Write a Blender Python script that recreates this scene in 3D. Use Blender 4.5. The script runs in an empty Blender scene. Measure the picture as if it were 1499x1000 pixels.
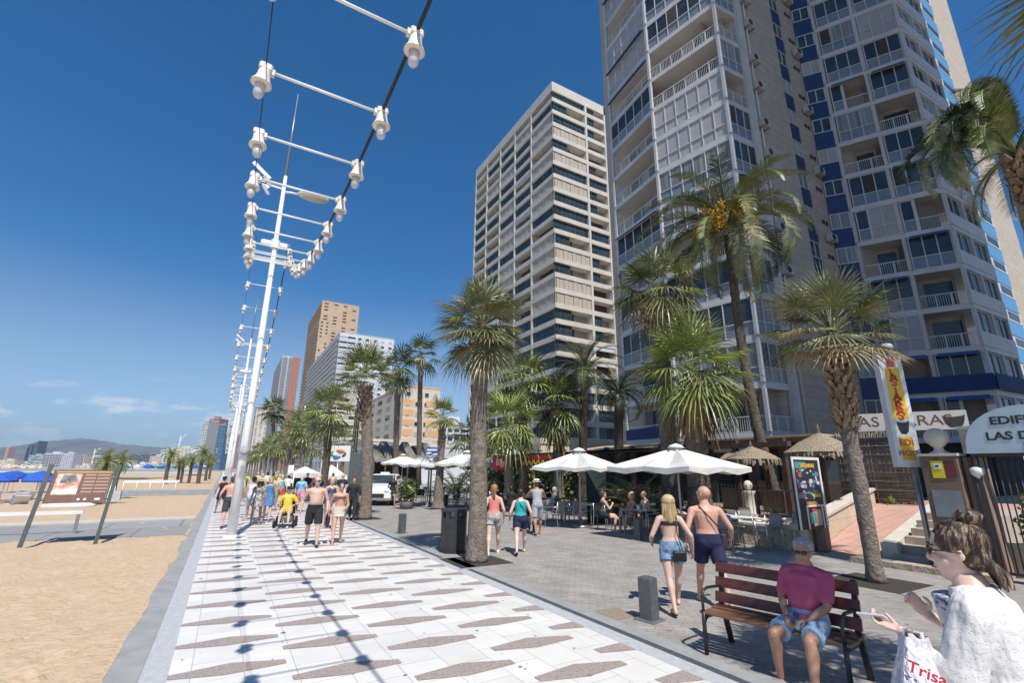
import bpy, math, random
from mathutils import Vector, Matrix
random.seed(7)
R = math.radians
C = bpy.context.scene
# ---------------------------------------------------------------- camera
CAM_H = 1.85
F_PX, CX, CY = 696.5, 749.5, 500.0            # focal length and centre of the 1499 px wide photograph
PITCH, YAW, ROLL = math.atan(189.5/696.5), R(30.2), R(0.48)
fw = Vector((math.sin(YAW)*math.cos(PITCH), math.cos(YAW)*math.cos(PITCH), math.sin(PITCH)))
r0 = Vector((math.cos(YAW), -math.sin(YAW), 0)); u0 = r0.cross(fw)
cr = r0*math.cos(ROLL)+u0*math.sin(ROLL); cu = r0*-math.sin(ROLL)+u0*math.cos(ROLL)
CAM = Vector((0, 0, CAM_H))
cd = bpy.data.cameras.new('camera'); cam = bpy.data.objects.new('camera', cd); C.collection.objects.link(cam)
m = Matrix((cr, cu, -fw)).transposed().to_4x4(); m.translation = CAM; cam.matrix_world = m
cd.sensor_width = 36; cd.lens = 36*F_PX/1499.0; cd.clip_start = 0.05; cd.clip_end = 30000
C.camera = cam
def ray(px, py): return fw*F_PX+cr*(px-CX)-cu*(py-CY)
def gr(px, py, z=0.0):                        # world point on the level z seen at a photo pixel
    d = ray(px, py); return CAM+d*((z-CAM_H)/d.z)
def at(px, py, Z):                            # world point at camera depth Z metres
    return CAM+ray(px, py)*(Z/F_PX)
def hz(px, y):                                # ground position where the pixel column crosses the line y = const
    d = ray(px, 690); return Vector((d.x*y/d.y, y, 0))
# ---------------------------------------------------------------- sky and sun
SUN_EL, SUN_AZ = R(56), R(10.5)               # sun stands south, a little to the sea side
sv = Vector((-math.sin(SUN_AZ)*math.cos(SUN_EL), -math.cos(SUN_AZ)*math.cos(SUN_EL), math.sin(SUN_EL)))
W = bpy.data.worlds.new('World'); C.world = W; W.use_nodes = True
nt = W.node_tree; bg = nt.nodes['Background']
sky = nt.nodes.new('ShaderNodeTexSky'); sky.sky_type = 'NISHITA'; sky.sun_disc = False
sky.sun_elevation = SUN_EL; sky.sun_rotation = math.atan2(sv.x, sv.y)
sky.air_density = 1.0; sky.dust_density = 0.0; sky.ozone_density = 3.6; sky.altitude = 0
hs = nt.nodes.new('ShaderNodeHueSaturation'); hs.inputs['Saturation'].default_value = 1.38; hs.inputs['Value'].default_value = 1.0
nt.links.new(sky.outputs[0], hs.inputs['Color']); bg.inputs[1].default_value = 0.104
# thin clouds low over the hills: noise on the sky direction, limited to a low band of elevation
def N_(t, **k):
    n_ = nt.nodes.new(t)
    for a, b in k.items(): setattr(n_, a, b)
    return n_
tcw = N_('ShaderNodeTexCoord'); sep = N_('ShaderNodeSeparateXYZ'); nt.links.new(tcw.outputs['Generated'], sep.inputs[0])
at_ = N_('ShaderNodeMath', operation='ARCTAN2'); nt.links.new(sep.outputs[0], at_.inputs[0]); nt.links.new(sep.outputs[1], at_.inputs[1])
sm_ = N_('ShaderNodeMapRange'); sm_.inputs['From Min'].default_value = .0; sm_.inputs['From Max'].default_value = .34; sm_.inputs['To Min'].default_value = .72; sm_.inputs['To Max'].default_value = 1.36; nt.links.new(sep.outputs[2], sm_.inputs['Value']); nt.links.new(sm_.outputs[0], hs.inputs['Saturation'])
cmb = N_('ShaderNodeCombineXYZ'); mz = N_('ShaderNodeMath', operation='MULTIPLY'); mz.inputs[1].default_value = 3.2; nt.links.new(sep.outputs[2], mz.inputs[0]); nt.links.new(at_.outputs[0], cmb.inputs[0]); nt.links.new(mz.outputs[0], cmb.inputs[1]); cmb.inputs[2].default_value = 3.3
cn = N_('ShaderNodeTexNoise'); cn.inputs['Scale'].default_value = 9.0; cn.inputs['Detail'].default_value = 7; cn.inputs['Roughness'].default_value = .58; nt.links.new(cmb.outputs[0], cn.inputs['Vector'])
cr2 = N_('ShaderNodeMapRange'); cr2.inputs['From Min'].default_value = .54; cr2.inputs['From Max'].default_value = .66; cr2.clamp = True; nt.links.new(cn.outputs['Fac'], cr2.inputs['Value'])
bd = N_('ShaderNodeValToRGB'); bd.color_ramp.elements[0].position = 0.02; bd.color_ramp.elements[0].color = (.35,)*3+(1,); bd.color_ramp.elements[1].position = .165; bd.color_ramp.elements[1].color = (0, 0, 0, 1)
e_ = bd.color_ramp.elements.new(.07); e_.color = (1, 1, 1, 1); e_ = bd.color_ramp.elements.new(.12); e_.color = (.6,)*3+(1,); nt.links.new(sep.outputs[2], bd.inputs[0])
# clouds only over the land side of the bay (left of the view)
az = N_('ShaderNodeMapRange'); az.inputs['From Min'].default_value = .12; az.inputs['From Max'].default_value = -.08; az.clamp = True; nt.links.new(at_.outputs[0], az.inputs['Value'])
m1 = N_('ShaderNodeMath', operation='MULTIPLY'); m2_ = N_('ShaderNodeMath', operation='MULTIPLY'); nt.links.new(cr2.outputs[0], m1.inputs[0]); nt.links.new(bd.outputs[0], m1.inputs[1]); nt.links.new(m1.outputs[0], m2_.inputs[0]); nt.links.new(az.outputs[0], m2_.inputs[1])
mxw = N_('ShaderNodeMix', data_type='RGBA'); mxw.inputs['B'].default_value = (8.2, 8.5, 9.0, 1); nt.links.new(m2_.outputs[0], mxw.inputs['Factor']); tn = N_('ShaderNodeMix', data_type='RGBA', blend_type='MULTIPLY'); tf = N_('ShaderNodeMapRange'); tf.inputs['From Min'].default_value = 0; tf.inputs['From Max'].default_value = .22; tf.inputs['To Min'].default_value = 1; tf.inputs['To Max'].default_value = 0; nt.links.new(sep.outputs[2], tf.inputs['Value']); nt.links.new(tf.outputs[0], tn.inputs['Factor']); tn.inputs['B'].default_value = (.52, .77, 1.05, 1); nt.links.new(hs.outputs[0], tn.inputs['A']); nt.links.new(tn.outputs['Result'], mxw.inputs['A']); nt.links.new(mxw.outputs['Result'], bg.inputs[0])
sl = bpy.data.lights.new('sun', 'SUN'); sl.energy = 4.8; sl.angle = R(0.5); sl.color = (1.0, 0.95, 0.88)
so = bpy.data.objects.new('sun', sl); C.collection.objects.link(so)
so.rotation_euler = sv.to_track_quat('Z', 'Y').to_euler()
C.view_settings.view_transform = 'Standard'; C.view_settings.look = 'None'
C.view_settings.exposure = 0.20; C.view_settings.gamma = 1
C.render.engine = 'CYCLES'
# ---------------------------------------------------------------- materials
_m = {}
def M(name, col=None, rough=0.6, col2=None, scale=6.0, bump=0.0, bscale=None, metal=0.0, stretch=None, spec=0.5, detail=4, ramp=(0.35, 0.65), trans=0.0, alpha=1.0, sheen=0, sss=0.0, bdist=0.02):
    if name in _m: return _m[name]
    mt = bpy.data.materials.new(name); mt.use_nodes = True; _m[name] = mt
    n = mt.node_tree.nodes; l = mt.node_tree.links; b = n['Principled BSDF']
    b.inputs['Base Color'].default_value = (*col, 1); b.inputs['Roughness'].default_value = rough
    b.inputs['Metallic'].default_value = metal; b.inputs['Specular IOR Level'].default_value = spec
    if trans: b.inputs['Transmission Weight'].default_value = trans
    if alpha < 1: b.inputs['Alpha'].default_value = alpha
    if sss: b.inputs['Subsurface Weight'].default_value = sss; b.inputs['Subsurface Radius'].default_value = (0.02, 0.008, 0.004); b.inputs['Subsurface Scale'].default_value = 0.4
    if col2 or bump:
        tc = n.new('ShaderNodeTexCoord'); vec = tc.outputs['Object']
        if stretch:
            mp = n.new('ShaderNodeMapping'); mp.inputs['Scale'].default_value = stretch
            l.new(vec, mp.inputs[0]); vec = mp.outputs[0]
    if col2:
        t = n.new('ShaderNodeTexNoise'); t.inputs['Scale'].default_value = scale; t.inputs['Detail'].default_value = detail; t.inputs['Roughness'].default_value = 0.62
        l.new(vec, t.inputs['Vector'])
        cr_ = n.new('ShaderNodeValToRGB'); cr_.color_ramp.elements[0].position = ramp[0]; cr_.color_ramp.elements[1].position = ramp[1]
        cr_.color_ramp.elements[0].color = (*col, 1); cr_.color_ramp.elements[1].color = (*col2, 1)
        l.new(t.outputs['Fac'], cr_.inputs[0]); l.new(cr_.outputs[0], b.inputs['Base Color'])
    if bump:
        t2 = n.new('ShaderNodeTexNoise'); t2.inputs['Scale'].default_value = bscale or scale*3; t2.inputs['Detail'].default_value = 5
        l.new(vec, t2.inputs['Vector'])
        bp = n.new('ShaderNodeBump'); bp.inputs['Strength'].default_value = bump; bp.inputs['Distance'].default_value = bdist
        l.new(t2.outputs['Fac'], bp.inputs['Height']); l.new(bp.outputs[0], b.inputs['Normal'])
    return mt
def brickmat(name, c1, c2, mortar, bw, bh, msz=0.012, rough=0.8, scale=1.0, rot=None, offset=0.5, noise=0.25, bump=0.3, bias=0.0, swap=None):
    if name in _m: return _m[name]
    mt = bpy.data.materials.new(name); mt.use_nodes = True; _m[name] = mt
    n = mt.node_tree.nodes; l = mt.node_tree.links; b = n['Principled BSDF']; b.inputs['Roughness'].default_value = rough
    tc = n.new('ShaderNodeTexCoord'); mp = n.new('ShaderNodeMapping')
    if rot: mp.inputs['Rotation'].default_value = rot
    br = n.new('ShaderNodeTexBrick'); br.inputs['Color1'].default_value = (*c1, 1); br.inputs['Color2'].default_value = (*c2, 1); br.inputs['Mortar'].default_value = (*mortar, 1)
    br.inputs['Scale'].default_value = scale; br.inputs['Brick Width'].default_value = bw; br.inputs['Row Height'].default_value = bh; br.inputs['Mortar Size'].default_value = msz
    br.inputs['Bias'].default_value = bias; br.offset = offset
    l.new(tc.outputs['Object'], mp.inputs[0]); l.new(mp.outputs[0], br.inputs['Vector'])
    no = n.new('ShaderNodeTexNoise'); no.inputs['Scale'].default_value = 1.7; no.inputs['Detail'].default_value = 7; no.inputs['Roughness'].default_value = 0.7; l.new(tc.outputs['Object'], no.inputs['Vector'])
    mx = n.new('ShaderNodeMix'); mx.data_type = 'RGBA'; mx.blend_type = 'OVERLAY'; mx.inputs['Factor'].default_value = noise*2
    l.new(br.outputs['Color'], mx.inputs['A']); l.new(no.outputs['Fac'], mx.inputs['B']); l.new(mx.outputs['Result'], b.inputs['Base Color'])
    bp = n.new('ShaderNodeBump'); bp.inputs['Strength'].default_value = bump; bp.inputs['Distance'].default_value = 0.01; bp.invert = True
    l.new(br.outputs['Fac'], bp.inputs['Height']); l.new(bp.outputs[0], b.inputs['Normal'])
    return mt
def lacemat(name):
    mt = bpy.data.materials.new(name); mt.use_nodes = True; _m[name] = mt; n = mt.node_tree.nodes; l = mt.node_tree.links; b = n['Principled BSDF']; b.inputs['Roughness'].default_value = .9
    tc = n.new('ShaderNodeTexCoord'); vo = n.new('ShaderNodeTexVoronoi'); vo.inputs['Scale'].default_value = 110; l.new(tc.outputs['Object'], vo.inputs['Vector'])
    wv = n.new('ShaderNodeTexWave'); wv.bands_direction = 'Z'; wv.inputs['Scale'].default_value = 9; wv.inputs['Distortion'].default_value = 3.5; wv.inputs['Detail Scale'].default_value = 3.5; l.new(tc.outputs['Object'], wv.inputs['Vector'])
    mr = n.new('ShaderNodeMapRange'); mr.inputs['From Min'].default_value = .25; mr.inputs['From Max'].default_value = .5; l.new(vo.outputs['Distance'], mr.inputs['Value'])
    ad = n.new('ShaderNodeMath'); ad.operation = 'MAXIMUM'; l.new(mr.outputs[0], ad.inputs[0]); l.new(wv.outputs['Fac'], ad.inputs[1])
    rp = n.new('ShaderNodeValToRGB'); rp.color_ramp.elements[0].color = (.56, .535, .52, 1); rp.color_ramp.elements[0].position = .15; rp.color_ramp.elements[1].color = (.70, .675, .65, 1); rp.color_ramp.elements[1].position = .6; l.new(ad.outputs[0], rp.inputs[0]); l.new(rp.outputs[0], b.inputs['Base Color'])
    bp = n.new('ShaderNodeBump'); bp.inputs['Strength'].default_value = .4; bp.inputs['Distance'].default_value = .004; l.new(ad.outputs[0], bp.inputs['Height'])
    no = n.new('ShaderNodeTexNoise'); no.inputs['Scale'].default_value = 6; no.inputs['Detail'].default_value = 3; mp = n.new('ShaderNodeMapping'); mp.inputs['Scale'].default_value = (1, 1, .45); l.new(tc.outputs['Object'], mp.inputs[0]); l.new(mp.outputs[0], no.inputs['Vector'])
    b2 = n.new('ShaderNodeBump'); b2.inputs['Strength'].default_value = 1; b2.inputs['Distance'].default_value = .07; l.new(no.outputs['Fac'], b2.inputs['Height']); l.new(bp.outputs[0], b2.inputs['Normal']); l.new(b2.outputs[0], b.inputs['Normal']); return mt
WHITE = M('white_paint', (0.72, 0.72, 0.71), 0.4, (0.78, 0.78, 0.77), 3, 0.05)
POLEW = M('pole_white_paint', (0.74, 0.74, 0.73), 0.35, (0.8, 0.8, 0.79), 2)
BLACK = M('black_paint', (0.02, 0.02, 0.022), 0.4, (0.035, 0.035, 0.037), 8)
GREYM = M('grey_metal', (0.32, 0.33, 0.34), 0.35, (0.4, 0.41, 0.42), 5, metal=0.7)
# ---------------------------------------------------------------- mesh helpers
class MB:
    def __init__(s): s.v = []; s.f = []; s.mi = []; s.sm = []; s.mats = []
    def add(s, vs, fs, mat, smooth=False):
        if mat not in s.mats: s.mats.append(mat)
        k = s.mats.index(mat); o = len(s.v); s.v += [tuple(p) for p in vs]
        for f in fs: s.f.append(tuple(i+o for i in f)); s.mi.append(k); s.sm.append(smooth)
    def box(s, a, b, mat):
        x0, y0, z0 = a; x1, y1, z1 = b
        s.add([(x0, y0, z0), (x1, y0, z0), (x1, y1, z0), (x0, y1, z0), (x0, y0, z1), (x1, y0, z1), (x1, y1, z1), (x0, y1, z1)],
              [(0, 3, 2, 1), (4, 5, 6, 7), (0, 1, 5, 4), (1, 2, 6, 5), (2, 3, 7, 6), (3, 0, 4, 7)], mat)
    def frame(s, o, ax, ay, az, mat):             # box from corner o and three edge vectors
        o = Vector(o); ax = Vector(ax); ay = Vector(ay); az = Vector(az)
        P = [o, o+ax, o+ax+ay, o+ay]; P += [p+az for p in P]
        s.add(P, [(0, 3, 2, 1), (4, 5, 6, 7), (0, 1, 5, 4), (1, 2, 6, 5), (2, 3, 7, 6), (3, 0, 4, 7)], mat)
    def cbox(s, c, size, rz, mat, rx=0, bev=0):
        mt = Matrix.Translation(c) @ Matrix.Rotation(rz, 4, 'Z') @ Matrix.Rotation(rx, 4, 'X')
        x, y, z = [k/2 for k in size]
        if bev:
            rings = []
            for zz, k in ((-z, bev), (-z+bev, 0), (z-bev, 0), (z, bev)):
                X, Y = x-k, y-k; q = bev
                rings.append([(X, -Y+q, zz), (X, Y-q, zz), (X-q, Y, zz), (-X+q, Y, zz), (-X, Y-q, zz), (-X, -Y+q, zz), (-X+q, -Y, zz), (X-q, -Y, zz)])
            vs = [mt @ Vector(p) for r_ in rings for p in r_]
            fs = [(i*8+j, i*8+(j+1) % 8, (i+1)*8+(j+1) % 8, (i+1)*8+j) for i in range(3) for j in range(8)]
            fs += [tuple(range(7, -1, -1)), tuple(range(24, 32))]
            s.add(vs, fs, mat); return
        P = [mt @ Vector(p) for p in ((-x, -y, -z), (x, -y, -z), (x, y, -z), (-x, y, -z), (-x, -y, z), (x, -y, z), (x, y, z), (-x, y, z))]
        s.add(P, [(0, 3, 2, 1), (4, 5, 6, 7), (0, 1, 5, 4), (1, 2, 6, 5), (2, 3, 7, 6), (3, 0, 4, 7)], mat)
    def bar(s, p, q, w, h, mat, up=(0, 0, 1)):
        p = Vector(p); q = Vector(q); d = (q-p)
        if d.length < 1e-6: return
        dn = d.normalized(); up = Vector(up)
        if abs(dn.dot(up)) > 0.99: up = Vector((0, 1, 0))
        sd = dn.cross(up).normalized()*w/2; u = sd.cross(dn).normalized()*h/2
        s.add([p-sd-u, p+sd-u, p+sd+u, p-sd+u, q-sd-u, q+sd-u, q+sd+u, q-sd+u], [(0, 1, 2, 3), (7, 6, 5, 4), (0, 4, 5, 1), (1, 5, 6, 2), (2, 6, 7, 3), (3, 7, 4, 0)], mat)
    def tube(s, pts, rad, mat, n=8, smooth=True, flat=1.0, caps=True):
        pts = [Vector(p) for p in pts]; vs = []; N = len(pts)
        if not hasattr(rad, '__len__'): rad = [rad]*N
        ref = None
        for i, p in enumerate(pts):
            d = (pts[min(i+1, N-1)]-pts[max(i-1, 0)]).normalized()
            if ref is None:
                ref = Vector((1, 0, 0)) if abs(d.x) < 0.9 else Vector((0, 1, 0))
            a = (ref-d*ref.dot(d)).normalized(); b = d.cross(a); ref = a
            for j in range(n):
                t = 2*math.pi*j/n; vs.append(p+(a*math.cos(t)+b*math.sin(t)*flat)*rad[i])
        fs = [(i*n+j, i*n+(j+1) % n, (i+1)*n+(j+1) % n, (i+1)*n+j) for i in range(N-1) for j in range(n)]
        if caps: fs += [tuple(range(n-1, -1, -1)), tuple(range((N-1)*n, N*n))]
        s.add(vs, fs, mat, smooth)
    def lathe(s, prof, c, mat, n=16, smooth=True, mtx=None):
        c = Vector(c); vs = []
        for r_, z in prof:
            for j in range(n):
                t = 2*math.pi*j/n; p = Vector((r_*math.cos(t), r_*math.sin(t), z)); vs.append(c+(mtx @ p if mtx else p))
        fs = [(i*n+j, i*n+(j+1) % n, (i+1)*n+(j+1) % n, (i+1)*n+j) for i in range(len(prof)-1) for j in range(n)]
        fs += [tuple(range(n-1, -1, -1)), tuple(range((len(prof)-1)*n, len(prof)*n))]
        s.add(vs, fs, mat, smooth)
    def prism(s, poly, z0, z1, mat, smooth=False):
        n = len(poly); area = sum(poly[i][0]*poly[(i+1) % n][1]-poly[(i+1) % n][0]*poly[i][1] for i in range(n))
        if area < 0: poly = poly[::-1]
        vs = [(x, y, z0) for x, y in poly]+[(x, y, z1) for x, y in poly]
        fs = [tuple(range(n-1, -1, -1)), tuple(range(n, 2*n))]+[(i, (i+1) % n, n+(i+1) % n, n+i) for i in range(n)]
        s.add(vs, fs, mat, smooth)
    def ell(s, c, r_, mat, n=10, rot=None, smooth=True):
        c = Vector(c); vs = []; K = max(4, n//2+1)
        if not hasattr(r_, '__len__'): r_ = (r_, r_, r_)
        for i in range(1, K):
            ph = math.pi*i/K-math.pi/2
            for j in range(n):
                t = 2*math.pi*j/n; p = Vector((math.cos(ph)*math.cos(t)*r_[0], math.cos(ph)*math.sin(t)*r_[1], math.sin(ph)*r_[2]))
                vs.append(c+(rot @ p if rot else p))
        b = Vector((0, 0, -r_[2])); t_ = Vector((0, 0, r_[2]))
        if rot: b = rot @ b; t_ = rot @ t_
        nb = len(vs); vs += [c+b, c+t_]
        fs = [(i*n+j, i*n+(j+1) % n, (i+1)*n+(j+1) % n, (i+1)*n+j) for i in range(K-2) for j in range(n)]
        fs += [(nb, (j+1) % n, j) for j in range(n)]+[(nb+1, (K-2)*n+j, (K-2)*n+(j+1) % n) for j in range(n)]
        s.add(vs, fs, mat, smooth)
    def quad(s, a, b, c, d, mat, smooth=False): s.add([a, b, c, d], [(0, 1, 2, 3)], mat, smooth)
    def mesh(s, name):
        me = bpy.data.meshes.new(name); me.from_pydata(s.v, [], s.f)
        for k in s.mats: me.materials.append(k)
        me.polygons.foreach_set('material_index', s.mi); me.polygons.foreach_set('use_smooth', s.sm); me.update()
        return me
    def build(s, name, parent=None, loc=None):
        o = bpy.data.objects.new(name, s.mesh(name)); C.collection.objects.link(o)
        if parent is not None: o.parent = parent
        if loc is not None: o.location = loc
        return o
def tag(o, label, cat, group=None):
    o['label'] = label; o['category'] = cat
    if group: o['group'] = group
    return o
def thing(name, label, cat, loc=(0, 0, 0), rz=0, group=None):
    o = bpy.data.objects.new(name, None); C.collection.objects.link(o); o.location = loc; o.rotation_euler = (0, 0, rz)
    o.empty_display_size = 0.2
    return tag(o, label, cat, group)
def struct(mb, name):
    o = mb.build(name); o['kind'] = 'structure'; return o
def link_copy(o, parent=None):
    c = o.copy(); C.collection.objects.link(c)
    if parent is not None: c.parent = parent
    return c
def copy_tree(o, loc, rz, label, scale=None):
    kids = [(k, list(k.children)) for k in o.children]
    c = link_copy(o); c.location = loc; c.rotation_euler = (0, 0, rz); c['label'] = label
    if scale: c.scale = (scale,)*3
    for k, g in kids:
        kc = link_copy(k, c)
        for q in g: link_copy(q, kc)
    return c
def text_mesh(txt, size, mat, name='lettering', extrude=0.004, parent=None, mtx=None, align='CENTER', sx=1.0, bold=0.0):
    cu_ = bpy.data.curves.new('t', 'FONT'); cu_.body = txt; cu_.size = size; cu_.extrude = extrude; cu_.align_x = align; cu_.align_y = 'CENTER'; cu_.offset = bold
    cu_.resolution_u = 3
    o = bpy.data.objects.new('t', cu_); C.collection.objects.link(o)
    dg = bpy.context.evaluated_depsgraph_get(); me = bpy.data.meshes.new_from_object(o.evaluated_get(dg))
    bpy.data.objects.remove(o); me.materials.clear(); me.materials.append(mat)
    for p in me.polygons: p.material_index = 0
    if mtx is not None:
        me.transform(mtx @ Matrix.Diagonal((sx, 1, 1, 1)))
    q = bpy.data.objects.new(name, me); C.collection.objects.link(q)
    if parent is not None: q.parent = parent
    return q
def upright(c, facing, tilt=0):
    """matrix for flat lettering: text right = world horizontal, normal = facing (2D direction)"""
    n = Vector((facing[0], facing[1], 0)).normalized(); x = Vector((-n.y, n.x, 0)); z = Vector((0, 0, 1))
    m_ = Matrix((x, z, n)).transposed().to_4x4(); m_.translation = Vector(c); return m_
# ================================================================ GROUND
SANDM = M('beach_sand', (0.46, 0.335, 0.215), 0.95, (0.60, 0.455, 0.305), 7, 0.8, 12.0, detail=14, ramp=(.25, .75), bdist=0.05)
ASPH = M('city_ground', (0.30, 0.27, 0.24), 0.9, (0.38, 0.34, 0.30), 0.05)
mb = MB(); Y0 = -60
# one big ground sheet reaching the horizon, lower sheets of sand and paving lie just above it
mb.add([(-.6, -500, -.3), (9000, -500, -.3), (9000, 12000, -.3), (-9000, 12000, -.3), (-9000, 326, -.3), (-.6, 326, -.3)], [(0, 1, 2, 3, 4, 5)], ASPH); struct(mb, 'ground')
from mathutils import noise
mb = MB(); NX, NY = 170, 430
dents = [(random.uniform(-7, -.9), random.uniform(4, 17), random.uniform(0, 3.14)) for _ in range(420)]
dg_ = {}
for dx, dy, da in dents:
    for a in (-1, 0, 1):
        for b in (-1, 0, 1): dg_.setdefault((int(dx//.4)+a, int(dy//.4)+b), []).append((dx, dy, da))
def sandz(x, y):
    k = min(1, (-.68-x)/.5)
    h = .045*noise.noise((x*1.1, y*1.1, 0))+.035*noise.noise((x*3.3, y*3.3, 2))+.018*noise.noise((x*9, y*9, 5))
    for dx, dy, da in dg_.get((int(x//.4), int(y//.4)), ()):
        u = (x-dx)*math.cos(da)+(y-dy)*math.sin(da); v = -(x-dx)*math.sin(da)+(y-dy)*math.cos(da); r2 = (u/.14)**2+(v/.06)**2
        if r2 < 4: h += -.06*math.exp(-r2)+.028*math.exp(-(r2-2)**2)
    sl_ = -.95*max(0, min(1, (-9-x)/7))*max(0, min(1, (y-27)/8))
    return -.045+h*max(0, k)+sl_
vs = []; xs = [-0.675-((i/NX)**2.3)*75 for i in range(NX+1)]; ys = [-60+62*j/10 for j in range(10)]+[2+((j/NY)**2.3)*330 for j in range(NY+1)]
for y in ys:
    for x in xs: vs.append((x, y, sandz(x, y) if y < 90 else (-.07-.95*max(0, min(1, (-9-x)/7)))))
mb.add(vs, [(j*(NX+1)+i, (j+1)*(NX+1)+i, (j+1)*(NX+1)+i+1, j*(NX+1)+i+1) for j in range(len(ys)-1) for i in range(NX)], SANDM, True)
struct(mb, 'sand')
g = MB(); random.seed(44); y = 3.0      # sand blown over the edge of the coping
while y < 60:
    L = random.uniform(.5, 2.2); n = 9; w = random.choice([.02, .03, .05, .07, .12])
    P = [(-.70, y, .0085)]+[(-.68+w*abs(math.sin(math.pi*(k+.5)/(n+1)))**.7*random.uniform(.45, 1.0), y+L*k/n, .0085) for k in range(n+1)]+[(-.70, y+L, .0085)]
    g.add(P, [tuple(range(len(P)))], SANDM); y += L*random.uniform(.8, 1.6)
struct(g, 'sand_drift')
SEAM = M('sea_water', (0.02, 0.10, 0.16), 0.12, (0.03, 0.14, 0.20), 0.05, 0.5, 0.6, bdist=0.3)
mb = MB(); mb.add([(-46, -300, -0.98), (-46, 120, -0.98), (-62, 240, -0.98), (-75, 328, -.98), (-9000, 328, -.98), (-9000, -300, -.98)], [(0, 1, 2, 3, 4, 5)], SEAM); struct(mb, 'sea')
LG = M('light_granite', (0.40, 0.41, 0.42), 0.6, (0.50, 0.51, 0.52), 14, 0.1, detail=8)
DG = M('grey_concrete', (0.27, 0.275, 0.27), 0.8, (0.34, 0.34, 0.335), 3, 0.15, detail=8)
DK = M('drain_slot', (0.05, 0.055, 0.06), 0.6, (0.10, 0.11, 0.12), 30)
def strip(name, x0, x1, z, mat, y0=Y0, y1=420, th=0.25):
    b = MB(); b.box((x0, y0, z-th), (x1, y1, z), mat); return struct(b, name)
WT = brickmat('white_paving', (0.76, 0.735, 0.695), (0.67, 0.65, 0.615), (0.46, 0.45, 0.43), 0.49, 0.435, 0.005, 0.45, rot=(0, 0, R(90)), noise=0.2, bump=0.15)
mb = MB(); mb.box((-0.18, Y0, -0.25), (4.10, 420, 0.0), WT); struct(mb, 'promenade_paving')
strip('edge_strip', -0.40, -0.18, -0.003, LG); strip('sea_wall_coping', -0.68, -0.40, 0.004, DG)
strip('kerb_strip', 4.10, 4.33, -0.003, LG); strip('drain_channel', 4.33, 4.42, -0.010, DK); strip('kerb_edge', 4.42, 4.62, 0.002, DG)
# brown granite inlays, part of the paving pattern
INL = M('brown_granite', (0.20, 0.16, 0.145), 0.6, (0.46, 0.38, 0.35), 85, 0.1, detail=3, ramp=(0.36, 0.60))
mb = MB(); cols = [(-0.18, 0.81, 5.86), (0.81, 1.79, 5.32), (1.79, 2.75, 4.76), (2.75, 3.70, 4.20), (3.70, 4.10, 4.56)]
for ci, (x0, x1, yb) in enumerate(cols):
    w = 0.98; k = -int((yb+2)/0.872)
    while yb+k*0.872 < 110:
        y = yb+k*0.872; k += 1
        P = [(x0, y-0.04), (x0+w*.46, y-0.16), (x0+w, y-0.13), (x0+w, y-0.02), (x0+w*.52, y+0.14), (x0, y+0.07)]
        if ci == 4: P = [(x0, y-0.12), (x1, y-0.235), (x1, y+0.02), (x0, y+0.0)]
        mb.add([(px, py, 0.004) for px, py in P], [tuple(range(len(P)))], INL)
struct(mb, 'promenade_inlays')
PAVE = brickmat('grey_block_paving', (0.285, 0.265, 0.24), (0.35, 0.325, 0.30), (0.21, 0.20, 0.185), 0.22, 0.11, 0.006, 0.85, rot=(0, 0, R(38)), noise=0.25)
mb = MB(); mb.box((4.62, Y0, -0.25), (26, 420, -0.006), PAVE); struct(mb, 'pavement')
STN = M('paving_stain', (0.40, 0.37, 0.33), 0.7, (0.60, 0.57, 0.52), 20)
GUM = M('dark_spots', (0.16, 0.15, 0.14), 0.8, (.25, .23, .21), 9)
g = MB(); random.seed(5)
for i in range(420):
    x = random.uniform(-.1, 4.0) if i % 2 else random.uniform(4.8, 11); y = 2.5+random.random()**1.6*26; r_ = random.choice([.008, .012, .014, .02, .03]); n = 7; z_ = .0055 if x < 4.1 else -.003
    g.add([(x+r_*math.cos(6.283*k/n)*random.uniform(.6, 1.3), y+r_*math.sin(6.283*k/n)*random.uniform(.6, 1.3), z_) for k in range(n)], [tuple(range(n))], GUM)
struct(g, 'gum_spots')
# walkways across the sand
WK = brickmat('walkway_slabs', (0.26, 0.262, 0.26), (0.31, 0.31, 0.305), (0.15, 0.15, 0.15), 2.0, 5.0, 0.02, 0.8, noise=0.12)
mb = MB(); mb.prism([(-0.69, 17.7), (-0.69, 22.6), (-9, 22.0), (-13, 22.6), (-13, 18.6), (-5, 18.0)], -0.3, -0.012, WK)
mb.prism([(-0.69, 22.62), (-0.69, 23.5), (-9, 23.0), (-13, 23.4), (-13, 22.62), (-9, 22.02)], -0.3, 0.03, M('pale_kerb', (0.5, 0.46, 0.4), 0.8, (0.58, 0.53, 0.46), 4)); struct(mb, 'walkway')
mb = MB(); mb.prism([(-0.69, 43.5), (-0.69, 52.5), (-7.6, 53), (-7.2, 42)], -0.3, -0.01, WK)
mb.box((-14, 47.5, -0.3), (-7.6, 50.0, 0.02), M('pink_walkway', (0.55, 0.42, 0.38), 0.8, (0.6, 0.48, 0.43), 2)); struct(mb, 'walkway')
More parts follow.
